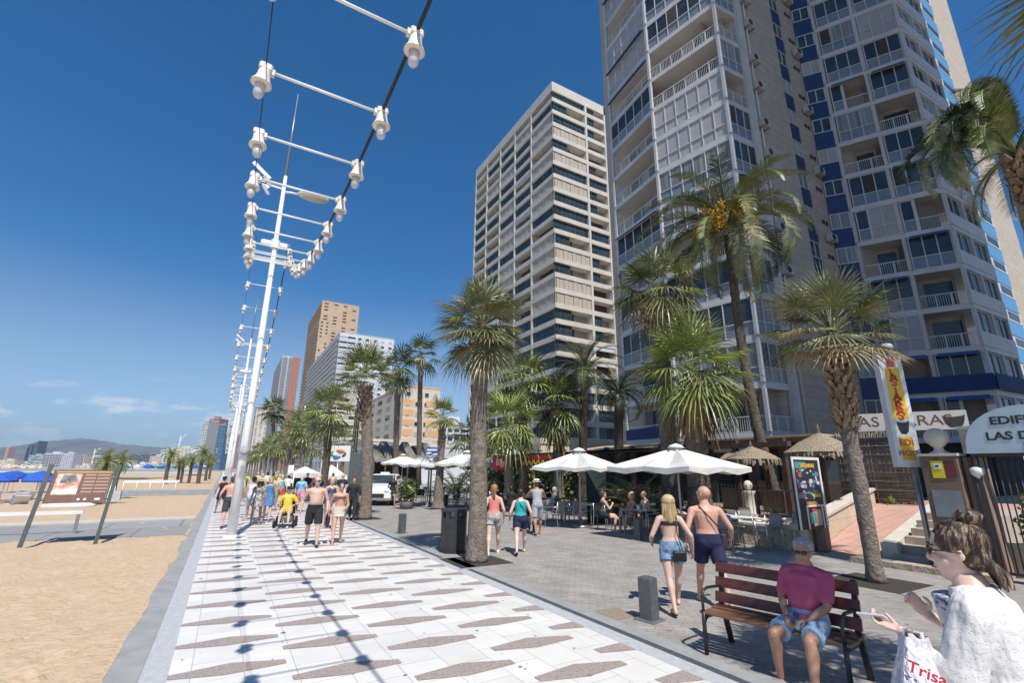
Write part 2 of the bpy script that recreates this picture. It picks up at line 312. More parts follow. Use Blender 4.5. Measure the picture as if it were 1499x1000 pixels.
# mountains behind the far town
HILL = M('mountain_rock', (0.11, 0.12, 0.115), 0.95, (0.19, 0.185, 0.17), 0.004, detail=10)
def ridge(name, prof, D, depth):
    """prof: photo pixel outline (x, y) -> a range of hills at distance D with real depth"""
    b = MB(); rows = []
    dn = Vector((fw.x, fw.y, 0)).normalized()
    pts = []
    for i in range(len(prof)-1):
        for k in range(6):
            t = k/6; pts.append((prof[i][0]*(1-t)+prof[i+1][0]*t, prof[i][1]*(1-t)+prof[i+1][1]*t+random.uniform(-.9, .9)))
    pts.append(prof[-1])
    for j, (kd, kh) in enumerate(((-1.0, 0.0), (-0.7, 0.28), (-0.4, 0.6), (-0.15, 0.85), (0, 1.0), (0.6, 0.5), (1.0, 0.0))):
        for i, (px, py) in enumerate(pts):
            top = at(px, py, D); g = Vector((top.x, top.y, 0)); h = max(5, top.z)
            off = dn*depth*kd*(1+0.1*math.sin(i*1.3)); n_ = 0 if kh in (0, 1.0) else random.uniform(-.07, .07)
            rows.append((g.x+off.x, g.y+off.y, h*(kh+n_)-3))
    n_ = len(pts)
    b.add(rows, [(j*n_+i, j*n_+i+1, (j+1)*n_+i+1, (j+1)*n_+i) for j in range(6) for i in range(n_-1)], HILL, False)
    return struct(b, name)
ridge('hills', [(-160, 664), (-60, 660), (0, 660), (22, 653), (40, 652), (62, 648), (85, 645), (100, 643), (120, 641), (140, 644), (158, 647), (176, 650), (200, 652), (232, 654), (262, 660), (330, 664), (420, 668)], 7000, 1500)

# ---------------------------------------------------------------- the air between here and the hills
mb = MB(); mb.box((-8800, -300, -1.3), (8800, 11500, 560), None)
hm = bpy.data.materials.new('haze'); hm.use_nodes = True; hn = hm.node_tree.nodes; hn.remove(hn['Principled BSDF'])
pv = hn.new('ShaderNodeVolumePrincipled'); pv.inputs['Density'].default_value = 0.00009; pv.inputs['Color'].default_value = (.72, .84, 1.0, 1); pv.inputs['Anisotropy'].default_value = .3
hm.node_tree.links.new(pv.outputs[0], hn['Material Output'].inputs['Volume'])
mb.mats = [hm]; mb.mi = [0]*6; hz_o = mb.build('haze'); hz_o['kind'] = 'stuff'
# ================================================================ BUILDINGS
CONC = M('tower_concrete', (0.54, 0.495, 0.43), 0.85, (0.63, 0.585, 0.515), 0.35, 0.1, 8, detail=8)
SHUT = brickmat('beige_shutter', (0.50, 0.43, 0.34), (0.56, 0.49, 0.40), (0.30, 0.25, 0.2), 30, 0.09, 0.012, 0.7, rot=(R(90), 0, 0), noise=0.1)
GLS = M('window_glass', (0.022, 0.032, 0.04), 0.09, (0.05, 0.065, 0.075), 0.5, spec=0.42)
GLC = M('curtained_glass', (0.12, 0.13, 0.13), 0.12, (0.34, 0.34, 0.32), 5.0, stretch=(1, 1, 0.03), spec=0.45)
FRD = M('dark_window_frame', (0.05, 0.10, 0.11), 0.5); DARK = M('painted_interior_shade', (0.04, 0.036, 0.033), 0.9, (0.07, 0.06, 0.055), 2)  # near-black colour stands in for shade inside rooms and recesses
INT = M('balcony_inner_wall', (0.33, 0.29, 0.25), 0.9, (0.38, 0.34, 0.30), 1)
def panel_frame(mb, a, u, z0, z1, nv, hs_, fr, gl, wf=0.07, out=None, inset=0.06, gl2=None, split=None):
    """window wall on a plan line: a = start, u = unit direction*length, glass with frames; out = outward normal"""
    L = u.length; ud = u/L; o = out
    if gl2 is not None and split is not None:
        mb.frame(a-o*inset+Vector((0, 0, z0)), ud*L, -o*0.03, (0, 0, split-z0), gl2); mb.frame(a-o*inset+Vector((0, 0, split)), ud*L, -o*0.03, (0, 0, z1-split), gl)
    else: mb.frame(a-o*inset+Vector((0, 0, z0)), ud*L, -o*0.03, (0, 0, z1-z0), gl)
    for i in range(nv+1):
        p = a+ud*(L-wf)*i/nv; mb.frame(p+Vector((0, 0, z0)), ud*wf, -o*0.055, (0, 0, z1-z0), fr)
    for z in hs_: mb.frame(a+Vector((0, 0, z-wf/2))+o*0.003, ud*L, -o*0.055, (0, 0, wf), fr)
def mask_parts(lst, limit=100):
    pass
# ---- concrete tower (photo centre): corner (44.5, 61.9)
def concrete_tower():
    t = thing('apartment_tower', 'tall beige concrete apartment tower with a grid of recessed balconies', 'building', (44.5, 61.9, 0))
    W_, D_, H_ = 14.6, 33.2, 75.0; pitch = 2.8; ztop = H_-4.2
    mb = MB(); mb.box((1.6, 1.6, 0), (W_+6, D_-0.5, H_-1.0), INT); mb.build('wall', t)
    lv = [ztop-pitch*k for k in range(0, 26) if ztop-pitch*k > 3]
    b = MB()
    for z in lv: b.box((0, 0, z-0.22), (W_, D_, z+0.64), CONC); b.box((0.10, 0.10, z-0.28), (W_-.1, D_-.1, z-0.222), CONC)
    b.box((-0.05, -0.05, H_-2.1), (W_+0.05, D_+0.05, H_), CONC); b.box((1, 1, H_), (2, 3, H_+1.2), CONC); b.box((5, 3, H_), (12, 12, H_+2.5), CONC)
    b.build('floor_bands', t)
    c = MB(); ys = [D_-0.35]+[7.4+6.45*i for i in range(4)]
    for y in ys: c.box((-0.06, y, 0), (1.62, y+0.38, H_-0.3), CONC)
    c.box((7.9, -0.06, 0), (8.35, 1.62, H_-0.3), CONC); c.box((12.9, -0.05, 0), (W_+3, 1.7, H_-0.1), CONC)
    c.build('columns', t)
    # infill of each bay
    rnd = random.Random(5); cache = {}
    def infill(L, kind):
        key = (round(L, 2), kind)
        if key in cache: return cache[key]
        g = MB(); o = Vector((0, -1, 0)); a = Vector((0, 0.3, 0)); ux = Vector((1, 0, 0)); h = pitch-.86
        if kind == 'shutter':
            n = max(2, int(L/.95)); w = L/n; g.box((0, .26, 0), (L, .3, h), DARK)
            for i in range(n): q_ = .03*(i % 2); g.box((i*w+0.035, 0.12+q_, 0), ((i+1)*w-0.035, 0.18+q_, h*(1 if i % 5 else .93)), SHUT)
        elif kind == 'glazed':
            panel_frame(g, a, ux*L, 0, h, max(3, int(L/0.9)), (0.03, 0.9, h-.03), FRD, GLS, 0.08, o)
        elif kind == 'half':
            panel_frame(g, a, ux*L*.45, 0, h, 3, (0.03, 0.9, h-.03), FRD, GLS, 0.08, o)
            g.box((L*.5, 1.45, 0), (L*.62, 1.5, h), GLS)
        elif kind == 'halfs':
            g.box((0, 0.14, 0), (L*.55, 0.2, h), SHUT); panel_frame(g, a+ux*L*.56, ux*L*.44, 0, h, 2, (0.03, 0.9, h-.03), FRD, GLS, 0.08, o)
        elif kind == 'open':
            g.box((L*.08, 1.45, -0.2), (L*.92, 1.5, h), DARK)  # dark backing panel paints the shade deep in the recess
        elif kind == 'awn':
            g.box((0, 0.1, h-.75), (L, 0.16, h), M('light_blind', (.55, .56, .56), .7)); g.box((0.1, 1.45, -0.2), (L-0.1, 1.5, h), DARK)  # recess shade below the blind is a dark painted panel
        cache[key] = g.mesh('infill_'+kind); return cache[key]
    NM = {'shutter': 'shutter', 'glazed': 'window', 'half': 'balcony', 'halfs': 'shutter', 'open': 'balcony', 'awn': 'balcony'}
    items = []
    bays_left = [(0.0, 7.3)]+[(7.8+6.45*i, 13.85+6.45*i-0.03) for i in range(3)]+[(27.2, 32.8)]
    for k, z in enumerate([H_-2.1]+lv[:-1]):
        zb = lv[k]+0.64 if k < len(lv) else 3
        row_sh = rnd.random() < 0.28
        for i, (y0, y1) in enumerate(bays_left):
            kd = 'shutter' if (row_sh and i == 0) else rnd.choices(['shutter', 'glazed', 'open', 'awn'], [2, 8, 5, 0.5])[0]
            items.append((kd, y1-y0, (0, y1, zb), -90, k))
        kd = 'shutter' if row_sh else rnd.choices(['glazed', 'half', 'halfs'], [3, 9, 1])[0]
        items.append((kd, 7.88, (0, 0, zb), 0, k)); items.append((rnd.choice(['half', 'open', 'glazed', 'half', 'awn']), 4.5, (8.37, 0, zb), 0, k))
    rest = []
    for n_, (kd, L, loc, rz, k) in enumerate(sorted(items, key=lambda q: q[4])):
        me = infill(L, kd)
        if n_ < 98:
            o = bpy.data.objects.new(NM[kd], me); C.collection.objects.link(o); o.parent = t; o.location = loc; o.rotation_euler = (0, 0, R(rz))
        else: rest.append((me, loc, rz))
    g = MB()
    for me, loc, rz in rest:
        mx = Matrix.Translation(loc) @ Matrix.Rotation(R(rz), 4, 'Z'); mats = list(me.materials)
        base = len(g.v); g.v += [tuple(mx @ v.co) for v in me.vertices]
        for mt in mats:
            if mt not in g.mats: g.mats.append(mt)
        for p in me.polygons: g.f.append(tuple(i+base for i in p.vertices)); g.mi.append(g.mats.index(mats[p.material_index])); g.sm.append(False)
    o = g.build('windows', t); o['kind'] = 'stuff'
concrete_tower()
# ---- white and blue tower on the right, with angled glazed balcony fronts
BW = M('balcony_white', (0.50, 0.49, 0.475), 0.5, (0.58, 0.57, 0.555), 0.8, detail=6)
BPANEL = brickmat('beige_wall_panels', (0.44, 0.375, 0.31), (0.48, 0.41, 0.34), (0.30, 0.25, 0.2), 2.6, 0.70, 0.02, 0.85, rot=(R(90), 0, 0), noise=0.12, offset=0.5)
BLUEP = M('blue_panel', (0.008, 0.032, 0.11), 0.5, (0.012, 0.042, 0.135), 1)
AWN = M('blue_awning', (0.02, 0.10, 0.24), 0.8, (0.03, 0.13, 0.3), 3); LGS = M('grey_roller_panel', (0.34, 0.335, 0.33), 0.6, (0.40, 0.395, 0.39), 1.0)
GLL = M('rail_glass', (0.16, 0.20, 0.24), 0.12, (0.22, 0.25, 0.28), 1.5, spec=0.45)
ACM = M('ac_casing', (0.42, 0.40, 0.37), 0.5, (0.5, 0.48, 0.44), 10)
def ac_unit(mb, c, rz):
    mb.cbox(c, (0.85, 0.4, 0.6), rz, ACM, bev=0.02); q = Matrix.Rotation(rz, 3, 'Z')
    p = Vector(c)+q @ Vector((-.12, -0.203, 0)); mb.lathe([(0.24, 0), (0.24, 0.02), (0.2, 0.02), (0.19, 0.005), (0.05, 0.006)], p, BLACK, 14, mtx=q @ Matrix.Rotation(R(90), 3, 'X'))
    for s_ in (-.3, .3): mb.cbox(Vector(c)+q @ Vector((s_, 0.02, -.34)), (0.05, 0.5, 0.05), rz, GREYM)
def front(parent, a, b, z, pitch, kind, nb, rnd, railh=1.05):
    """one storey of balcony front between plan points a and b, standing on slab level z"""
    a = Vector((*a, 0)); b = Vector((*b, 0)); u = b-a; L = u.length; ud = u/L; o = Vector((-ud.y, ud.x, 0))
    if o.dot(Vector((-1, -1, 0))) < 0: o = -o
    z0 = z+0.14; z1 = z+pitch-0.22; zr = z+railh; g = MB(); P = lambda t_, zz, off=0.0: a+ud*t_+o*off+Vector((0, 0, zz))
    nm = 'balcony'
    if kind == 'open' or kind == 'awnopen':
        g.frame(P(0.12, z0, -1.45), ud*(L-.24), o*0.05, (0, 0, z1-z0), INT)
        for i in range(max(1, int(L/2.6))): g.frame(P(0.6+i*2.5, z0, -1.39), ud*1.5, o*0.04, (0, 0, 2.1), GLS)
        g.frame(P(0.05, zr-.04, -.1), ud*(L-.1), o*0.06, (0, 0, 0.06), BW); g.frame(P(0.05, z0+.02, -.1), ud*(L-.1), o*0.05, (0, 0, 0.04), BW)
        n = int(L/0.13)
        for i in range(n): g.frame(P(0.08+(L-.16)*i/n, z0, -.085), ud*0.022, o*0.022, (0, 0, zr-z0), BW)
        for i in range(1, nb): g.frame(P(L*i/nb, z0, -.11), ud*0.07, o*0.07, (0, 0, zr-z0), BW)
        if kind == 'awnopen': g.frame(P(0.1, z1-.3, -.05), ud*(L-.2), o*.35-Vector((0, 0, .28)), (0, 0, .06), AWN)
    else:
        nm = 'glazed_balcony'
        gl = {'glazed': GLS, 'curtain': GLC, 'shutter': LGS, 'half': GLS, 'mixed': GLC}[kind]
        if kind in ('half', 'mixed'):
            k_ = max(1, int(nb*(0.35+0.3*rnd.random()))); l1 = L*k_/nb
            panel_frame(g, P(0.05, 0), ud*(l1-.05), z0, z1, k_, (z0+.03, zr, z1-.03), BW, GLS, 0.07, o, gl2=GLL, split=zr)
            if rnd.random() < .3:
                panel_frame(g, P(l1, 0), ud*(L-l1-.05), z0, z1, nb-k_, (z0+.03, zr, z1-.03), BW, LGS, 0.07, o, gl2=LGS, split=zr)
            else:
                g.frame(P(l1, z0, -1.45), ud*(L-l1-.1), o*.05, (0, 0, z1-z0), INT); g.frame(P(l1, zr-.04, -.1), ud*(L-l1), o*0.06, (0, 0, 0.06), BW)
                for i in range(int((L-l1)/.13)): g.frame(P(l1+.13*i, z0, -.085), ud*.022, o*.022, (0, 0, zr-z0), BW)
                g.frame(P(l1, z0, -.1), ud*.12, o*.1, (0, 0, z1-z0), BW)
        else:
            panel_frame(g, P(0.05, 0), ud*(L-.1), z0, z1, nb, (z0+.03, zr, z1-.03), BW, gl, 0.06, o, gl2=(GLL if kind != 'shutter' else LGS), split=zr)
            if rnd.random() < .3: # opened leaf: dark panel painted as the shade inside
                i = rnd.randrange(nb); g.frame(P(L*i/nb+.08, zr+.05, -.03), ud*(L/nb-.14), o*0.02, (0, 0, z1-zr-.1), DARK)
        if rnd.random() < .28: g.frame(P(0.2, z1+.02, .02), ud*(L-.4), o*.35-Vector((0, 0, .22)), (0, 0, .06), AWN)
    return g.build(nm, parent)
def blue_tower():
    t = thing('apartment_tower', 'tall white tower with angled glazed balconies and dark blue panel stripes on beige walls', 'building')
    L0, J, Cn, E1 = (25.75, 27.0), (25.0, 21.45), (25.95, 15.95), (28.4, 15.77)
    Z0, pitch, N = 3.95, 2.8, 23; zt = Z0+pitch*N
    body = MB()
    body.prism([(28.4, 15.75), (33.36, 15.75), (33.36, 16.0), (34.76, 16.0), (34.76, 15.75), (36.7, 15.75), (37.45, 14.75), (39.9, 14.0), (45, 13.0), (45, 30), (28.0, 30), (27.3, 26), (26.9, 21.5), (27.6, 17.3)], 0, zt, BPANEL)
    body.build('wall', t)
    # stripes of blue panels and small windows
    for k in range(-1, N):
        z = Z0+pitch*k
        s = MB(); s.frame((33.37, 15.85, z-.1), (1.38, 0, 0), (0, .15, 0), (0, 0, 1.5), BLUEP); s.build('blue_panel', t); s = MB()
        u = Vector((37.42, 14.72, 0))-Vector((36.68, 15.72, 0)); un = u.normalized(); o = Vector((un.y, -un.x, 0)); a = Vector((36.68, 15.72, 0))
        if o.x > 0: o = -o
        s.frame(a+Vector((0, 0, z-.1)), u, o*.05, (0, 0, 1.5), BLUEP); s.build('blue_panel', t)
        w = MB(); kd = random.choice([GLS, GLS, LGS, GLC]); panel_frame(w, Vector((33.37, 15.83, 0)), Vector((1.38, 0, 0)), z+1.4, z+2.7, 2, (z+1.44, z+2.66), BW, kd, .07, Vector((0, -1, 0)))
        w.build('window', t)
        w = MB(); kd = random.choice([GLS, GLS, LGS, GLC]); panel_frame(w, a+o*.08, u, z+1.4, z+2.7, 2, (z+1.44, z+2.66), BW, kd, .07, o); w.build('window', t)
    # slabs
    out1 = [L0, J, Cn, E1, (29.0, 17.5), (29.0, 27.5)]
    out2 = [(37.45, 14.6), (39.95, 9.95), (45.2, 9.72), (45.2, 16), (38, 16)]
    for k in range(0, N+1):
        z = Z0+pitch*k; s = MB(); s.prism(out1, z-.2, z+.13, BW); s.build('floor_slab', t); s = MB(); s.prism(out2, z-.2, z+.13, BW); s.build('floor_slab', t)
    for (x, y) in (J, Cn, (28.3, 15.85), (37.5, 14.58), (39.9, 10.0), (45.1, 9.85), (25.8, 26.9), (38.72, 12.3), (42.5, 9.92)):
        p = MB()
        for k in range(N): p.box((x-.1, y-.1, Z0+pitch*k+.131), (x+.1, y+.1, Z0+pitch*(k+1)-.201), BW)
        p.build('corner_post', t)
    p = MB()
    p.box((28.36, 15.5, 0), (28.62, 15.76, zt), BW); p.build('pilaster', t)
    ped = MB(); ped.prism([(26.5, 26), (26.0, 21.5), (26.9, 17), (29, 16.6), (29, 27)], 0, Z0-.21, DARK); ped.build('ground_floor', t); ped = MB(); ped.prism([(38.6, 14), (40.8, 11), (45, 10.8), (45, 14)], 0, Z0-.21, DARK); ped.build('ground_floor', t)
    rnd = random.Random(11); KS = ['glazed', 'curtain', 'open', 'glazed', 'half', 'glazed', 'open', 'awnopen', 'glazed', 'shutter']
    for k in range(N):
        z = Z0+pitch*k
        k1 = rnd.choice(KS); k2 = rnd.choice(KS)
        if k == 0: k1 = k2 = 'open'
        if k in (11, 10): k1 = 'awnopen' if k == 10 else 'shutter'
        if k == 7: k1 = 'open'
        if k == 6: k1 = 'open'
        front(t, L0, J, z, pitch, k1, 5, rnd); front(t, J, Cn, z, pitch, k2, 6, rnd)
        front(t, Cn, E1, z, pitch, rnd.choice(['glazed', 'curtain', 'glazed', 'open']), 3, rnd)
        front(t, (37.55, 14.45), (38.7, 12.35), z, pitch, rnd.choice(['glazed', 'glazed', 'curtain', 'open', 'glazed', 'shutter', 'open', 'half']), 3, rnd)
        front(t, (38.78, 12.2), (39.9, 10.1), z, pitch, rnd.choice(['glazed', 'glazed', 'curtain', 'open', 'glazed', 'shutter', 'open', 'half']), 3, rnd)
        # parapet side of the wing
        g = MB(); g.frame((39.97, 9.9, z+.131), (5.2, -.2, 0), (0, .12, 0), (0, 0, .95), BW)
        panel_frame(g, Vector((40.1, 10.02, 0)), Vector((5.0, -.2, 0)), z+1.1, z+pitch-.22, 5, (z+pitch-.27,), BW, rnd.choice([GLS, GLC, GLS, DARK]), .06, Vector((0, -1, 0))); g.build('glazed_balcony', t)
    # air conditioners on the blank wall
    for k in range(0, N):
        if k in (1, 6): continue
        g = MB(); ac_unit(g, (29.3, 15.45, Z0+pitch*k-.7+.2*math.sin(k*3)), 0); g.build('air_conditioner', t)
        if k % 2: g = MB(); ac_unit(g, (36.0, 15.5, Z0+pitch*k+.5), 0); g.build('air_conditioner', t)
    g = MB(); g.tube([(29.15, 15.6, 1), (29.15, 15.6, zt)], .05, WHITE, 6); g.tube([(28.75, 15.68, 1), (28.75, 15.68, zt)], .04, WHITE, 6); g.build('downpipe', t)
    g = MB()
    for k in range(1, N): g.box((35.5, 15.70, Z0+pitch*k+1.7), (35.85, 15.752, Z0+pitch*k+2.0), DARK); g.box((36.0, 15.70, Z0+pitch*k+1.7), (36.3, 15.752, Z0+pitch*k+2.0), DARK)
    g.build('vents', t)
    # blue cladding on the first balcony storey
    g = MB(); g.frame((37.35, 14.5, Z0+pitch+.14), Vector((2.55, -4.62, 0)), (-.07, -.04, 0), (0, 0, 1.0), M('blue_canvas', (.012, .035, .12), .8, (.02, .05, .16), 6)); g.build('canvas_screen', t); g = MB(); g.frame((39.9, 9.8, Z0+pitch+.14), (5.2, -.2, 0), (0, -.06, 0), (0, 0, 1.0), _m['blue_canvas'])
    g.build('canvas_screen', t); g = MB(); g.frame(Vector((*L0, Z0+.14)), Vector((*J, 0))-Vector((*L0, 0)), (-.06, 0, 0), (0, 0, .75), _m['blue_canvas']); g.build('canvas_screen', t)
    # sunlit stair wing behind
    st = MB(); q0 = 45.3; e = at(1448, 209, 10); xr = e.x/e.y*14.0
    st.box((q0, 14.0, 0), (xr, 26, zt-3), BPANEL); st.build('stair_wing', t)
    for k in range(0, N-1):
        z = Z0+pitch*k; w = MB(); w.box((q0+(xr-q0)*.60, 13.93, z), (q0+(xr-q0)*.74, 14.0, z+1.5), M('pale_blue_panel', (.10, .28, .5), .5)); w.box((q0+(xr-q0)*.60, 13.9, z+1.52), (q0+(xr-q0)*.74, 14.0, z+2.6), BW); w.box((q0+(xr-q0)*.62, 13.88, z+1.7), (q0+(xr-q0)*.72, 13.9, z+2.5), GLS); w.build('window', t)
        w = MB(); ac_unit(w, (q0+(xr-q0)*.5, 13.7, z+.6), 0); w.build('air_conditioner', t)
blue_tower()
# ---- simple but fully modelled blocks farther along the sea front
def block(label, x0, y0, x1, y1, h, wall, pitch=3.0, bays_s=5, bays_w=5, wk='balcony', sk='window', roofbox=True, band=None, seed=1, glass=GLS, rail=BW, name='apartment_block', maxp=90):
    """x0 = sea side, y0 = side turned to the camera"""
    rnd = random.Random(seed); t = thing(name, label, 'building', (x0, y0, 0)); w, d = x1-x0, y1-y0
    b = MB(); b.box((0, 0, 0), (w, d, h), wall); b.box((-.1, -.1, h), (w+.1, d+.1, h+.5), band or wall); b.build('wall', t)
    if roofbox:
        b = MB(); b.box((w*.3, d*.2, h+.5), (w*.7, d*.5, h+3.2), wall); b.box((w*.5, d*.6, h+.5), (w*.62, d*.75, h+2.2), rail)
        b.tube([(w*.4, d*.3, h+3.2), (w*.4, d*.3, h+6.5)], .06, GREYM, 5); b.build('roof_housing', t)
    n = int((h-1)/pitch); cnt = 0; g_rest = MB()
    for k in range(n-1, -1, -1):
        z = k*pitch+.6+(h-1-n*pitch)
        g = MB() if cnt < maxp else g_rest
        bw = d/bays_w
        if wk == 'balcony':
            g.box((-1.1, .3, z-.15), (0, d-.3, z), band or rail); g.box((-1.1, .3, z), (-1.02, d-.3, z+.85), rail)
            for i in range(bays_w): g.box((-.04, i*bw+bw*.15, z), (0.0, (i+1)*bw-bw*.15, z+2.1), glass if rnd.random() < .75 else LGS)
        elif wk == 'window':
            for i in range(bays_w): g.box((-.03, i*bw+bw*.25, z+.5), (0.0, (i+1)*bw-bw*.25, z+2.0), glass if rnd.random() < .8 else LGS)
        if g is not g_rest: g.build('balcony_row' if wk == 'balcony' else 'window_row', t); cnt += 1
        bs = w/bays_s
        for i in range(bays_s):
            g = MB() if cnt < maxp else g_rest; c0, c1 = i*bs, (i+1)*bs
            if sk == 'window' or (sk == 'strips' and i >= 2):
                if rnd.random() < .12: continue
                g.box((c0+bs*.3, -.05, z+.7), (c1-bs*.3, 0.0, z+1.9), glass if rnd.random() < .75 else LGS); g.box((c0+bs*.27, -.12, z+.6), (c1-bs*.27, -.002, z+.7), rail); nm = 'window'
            elif sk == 'balcony':
                g.box((c0+.15, -.9, z-.15), (c1-.15, 0, z), band or rail); g.box((c0+.15, -.9, z), (c1-.15, -.83, z+.8), rail); g.box((c0+bs*.15, -.04, z), (c1-bs*.15, 0.0, z+2.1), glass); nm = 'balcony'
            elif sk == 'band' or sk == 'strips':
                g.box((c0+.1, -.05, z+.8), (c1-.1, 0, z+1.9), glass if rnd.random() < .7 else LGS); g.box((c0, -.12, z-.3), (c1, -.002, z+.1), band or rail); nm = 'window'
            elif sk == 'stripe':
                if i == bays_s//2: g.box((c0, -.25, z-.5), (c1, 0, z-.5+pitch), band); nm = 'wall_panel'
                else: g.box((c0+bs*.25, -.05, z+.7), (c1-bs*.25, 0.0, z+1.8), glass); nm = 'window'
            if g is not g_rest: g.build(nm, t); cnt += 1
    if g_rest.v: o = g_rest.build('windows', t); o['kind'] = 'stuff'
    return t
def wl(n, c, c2): return M(n, c, .85, c2, .3, detail=7)
WWALL = wl('white_render', (.55, .57, .60), (.62, .64, .66)); TAN = wl('tan_render', (.46, .32, .20), (.54, .38, .25)); BRK = wl('red_brick', (.33, .14, .09), (.40, .18, .12))
CRM = wl('cream_render', (.58, .50, .40), (.65, .57, .46)); ORB = wl('orange_band', (.62, .36, .17), (.68, .41, .20)); GRYW = wl('grey_render', (.42, .42, .42), (.5, .5, .5))
def place(px0, px1, ytop, X):
    """sea-side corner on the plane x = X at photo column px0; returns y0, x1, height"""
    d = ray(px0, ytop); y0 = d.y*X/d.x; h = CAM_H+d.z*X/d.x
    d2 = ray(px1, ytop); x1 = d2.x*y0/d2.y
    return y0, x1, h
# cream and orange block
y0, x1, h = place(592, 645, 566, 44); block('cream block with orange bands and small windows beyond the thatched bar', 44, y0, x1, y0+42, h, CRM, 3.0, 4, 4, 'window', 'window', False, ORB, 3)
ob = MB(); ob2 = MB()
for i in range(1, int(h/3)): ob.box((43.9, y0-.06, i*3.0-.2), (44+(x1-44)*.3, y0-.001, i*3.0+1.6), ORB); ob2.box((44+(x1-44)*.62, y0-.06, i*3.0-.2), (x1, y0-.001, i*3.0+1.6), ORB)
blk = [o for o in C.objects if o.name.startswith('apartment_block') and o.type == 'EMPTY'][-1]
o_ = ob.build('orange_bands', blk); o_.location = (-44, -y0, 0); o_ = ob2.build('orange_bands', blk); o_.location = (-44, -y0, 0)
y0, x1, h = place(646, 692, 605, 62); block('small white block half hidden behind the palm beside the orange banded block', 62, y0, x1, y0+15, h*.82, WWALL, 3, 5, 4, 'window', 'balcony', True, None, 4)
# white block with balconies, tan tower behind, white-and-brick tower
y0, x1, h = place(498, 578, 487, 46); yw = y0; d = ray(449, 560); yb = d.y*46/d.x
block('broad white block with air conditioners and strip balconies below the tan tower', 46, y0, x1, y0+120, h, WWALL, 3.1, 7, 9, 'balcony', 'strips', True, BW, 6)
y0, x1, h = place(472, 527, 440, 54); d = ray(443, 560); yb = d.y*54/d.x
block('tall tan brick tower with stacked balconies rising behind the white block', 54, y0, x1, y0+75, h, TAN, 2.9, 4, 6, 'balcony', 'window', True, TAN, 8, rail=TAN)
y0, x1, h = place(468, 484, 468, 50); block('lower tan wing of balconies attached in front of the tan tower', 50, y0, x1, y0+60, h, TAN, 2.9, 2, 7, 'balcony', 'window', False, TAN, 18, rail=M('pale_tan', (.55, .43, .32), .8))
y0, x1, h = place(414, 440, 521, 56); block('white tower with a red brick side stripe left of the tan tower', 56, y0, x1, y0+150, h, WWALL, 3.0, 3, 8, 'balcony', 'balcony', True, BW, 9)
tw = MB(); tw.box((x1-(x1-56)*.42, y0-1.3, 0), (x1+.5, y0-.02, h), BRK); o_ = tw.build('brick_side', [o for o in C.objects if o.name.startswith('apartment_block') and o.type == 'EMPTY'][-1]); o_.location = (-56, -y0, 0)
y0, x1, h = place(376, 392, 596, 52); block('low pale block between the lamp posts and the brick striped tower', 52, y0, x1+6, y0+60, h, CRM, 3, 3, 8, 'balcony', 'window', True, BW, 10)
# old house with a rounded glazed top floor
y0, x1, h = place(486, 522, 575, 30); block('old beige house with a glazed top floor behind the promenade palms', 30, y0, x1, y0+14, h, CRM, 3.2, 4, 4, 'balcony', 'band', False, CRM, 12)
y0, x1, h = place(358, 372, 612, 40); block('pale tower with dark balconies just right of the lamp posts', 40, y0, x1+4, y0+60, h, WWALL, 3, 3, 8, 'balcony', 'window', True, BW, 14)
y0, x1, h = place(344, 352, 632, 34); block('brown block seen between the lamp post and the far palms', 34, y0, x1+4, y0+60, h, BRK, 3, 3, 6, 'balcony', 'window', True, TAN, 15)
y0, x1, h = place(528, 560, 600, 40); block('beige block between the round fan palm and the orange banded block', 40, y0, x1, y0+30, h, CRM, 3, 4, 5, 'window', 'band', True, ORB, 16)
# brown towers far along the bay
y0, x1, h = place(303, 320, 617, 22); 
def far(px0, px1, ytop, D, wall, seed, label, n_s=4, sk='window', dep=20, name='apartment_block', rail=BW):
    a = at(px0, ytop, D); b = at(px1, ytop, D); w = (Vector((b.x, b.y))-Vector((a.x, a.y))).length
    h = max(4, a.z); t = block(label, 0, 0, w, dep, h, wall, 3.0, n_s, 4, 'window', sk, True, rail, seed, name=name, maxp=24, rail=rail)
    t.location = (a.x, a.y, 0); t.rotation_euler = (0, 0, math.atan2(b.y-a.y, b.x-a.x)); return t
far(297, 306, 616, 560, GRYW, 21, 'grey tower, leftmost of the cluster beyond the lamp posts', 3)
far(305, 322, 613, 600, BRK, 22, 'red brown tower in the cluster beyond the lamp posts', 4, 'balcony')
far(321, 331, 622, 520, M('blue_glass', (.08, .16, .26), .2), 23, 'narrow blue glass tower beside the red brown tower', 2)
far(255, 286, 656, 800, CRM, 24, 'cream block with a stepped roof behind the beach palms', 6)
far(236, 256, 659, 820, wl('pale_green', (.5, .58, .52), (.55, .62, .57)), 25, 'pale green block left of the cream block behind the beach palms', 4)
far(272, 297, 662, 700, WWALL, 26, 'white block behind the beach palms nearest the promenade', 5, 'balcony')
far(43, 64, 667, 900, M('green_glass', (.30, .40, .40), .4), 27, 'pale green glass block near the breakwater', 5, 'band')
far(66, 94, 664, 900, WWALL, 28, 'white block with bays near the breakwater', 7, 'balcony'); far(92, 109, 664, 880, wl('lilac', (.45, .45, .52), (.5, .5, .56)), 29, 'lilac grey block right of the white bayed block', 5)
far(109, 124, 668, 900, CRM, 30, 'low cream block in the old town', 4); far(126, 158, 669, 950, WWALL, 31, 'white hillside block below the crane', 8, 'balcony')
far(158, 190, 674, 900, CRM, 32, 'cream hillside block right of the crane', 8); far(190, 222, 665, 950, M('dark_block', (.12, .13, .15), .7), 33, 'dark low block on the rise of the old town', 8)
far(220, 240, 668, 900, wl('rose', (.55, .42, .38), (.6, .47, .42)), 34, 'rose block left of the pale green block', 5)
rr = random.Random(3)
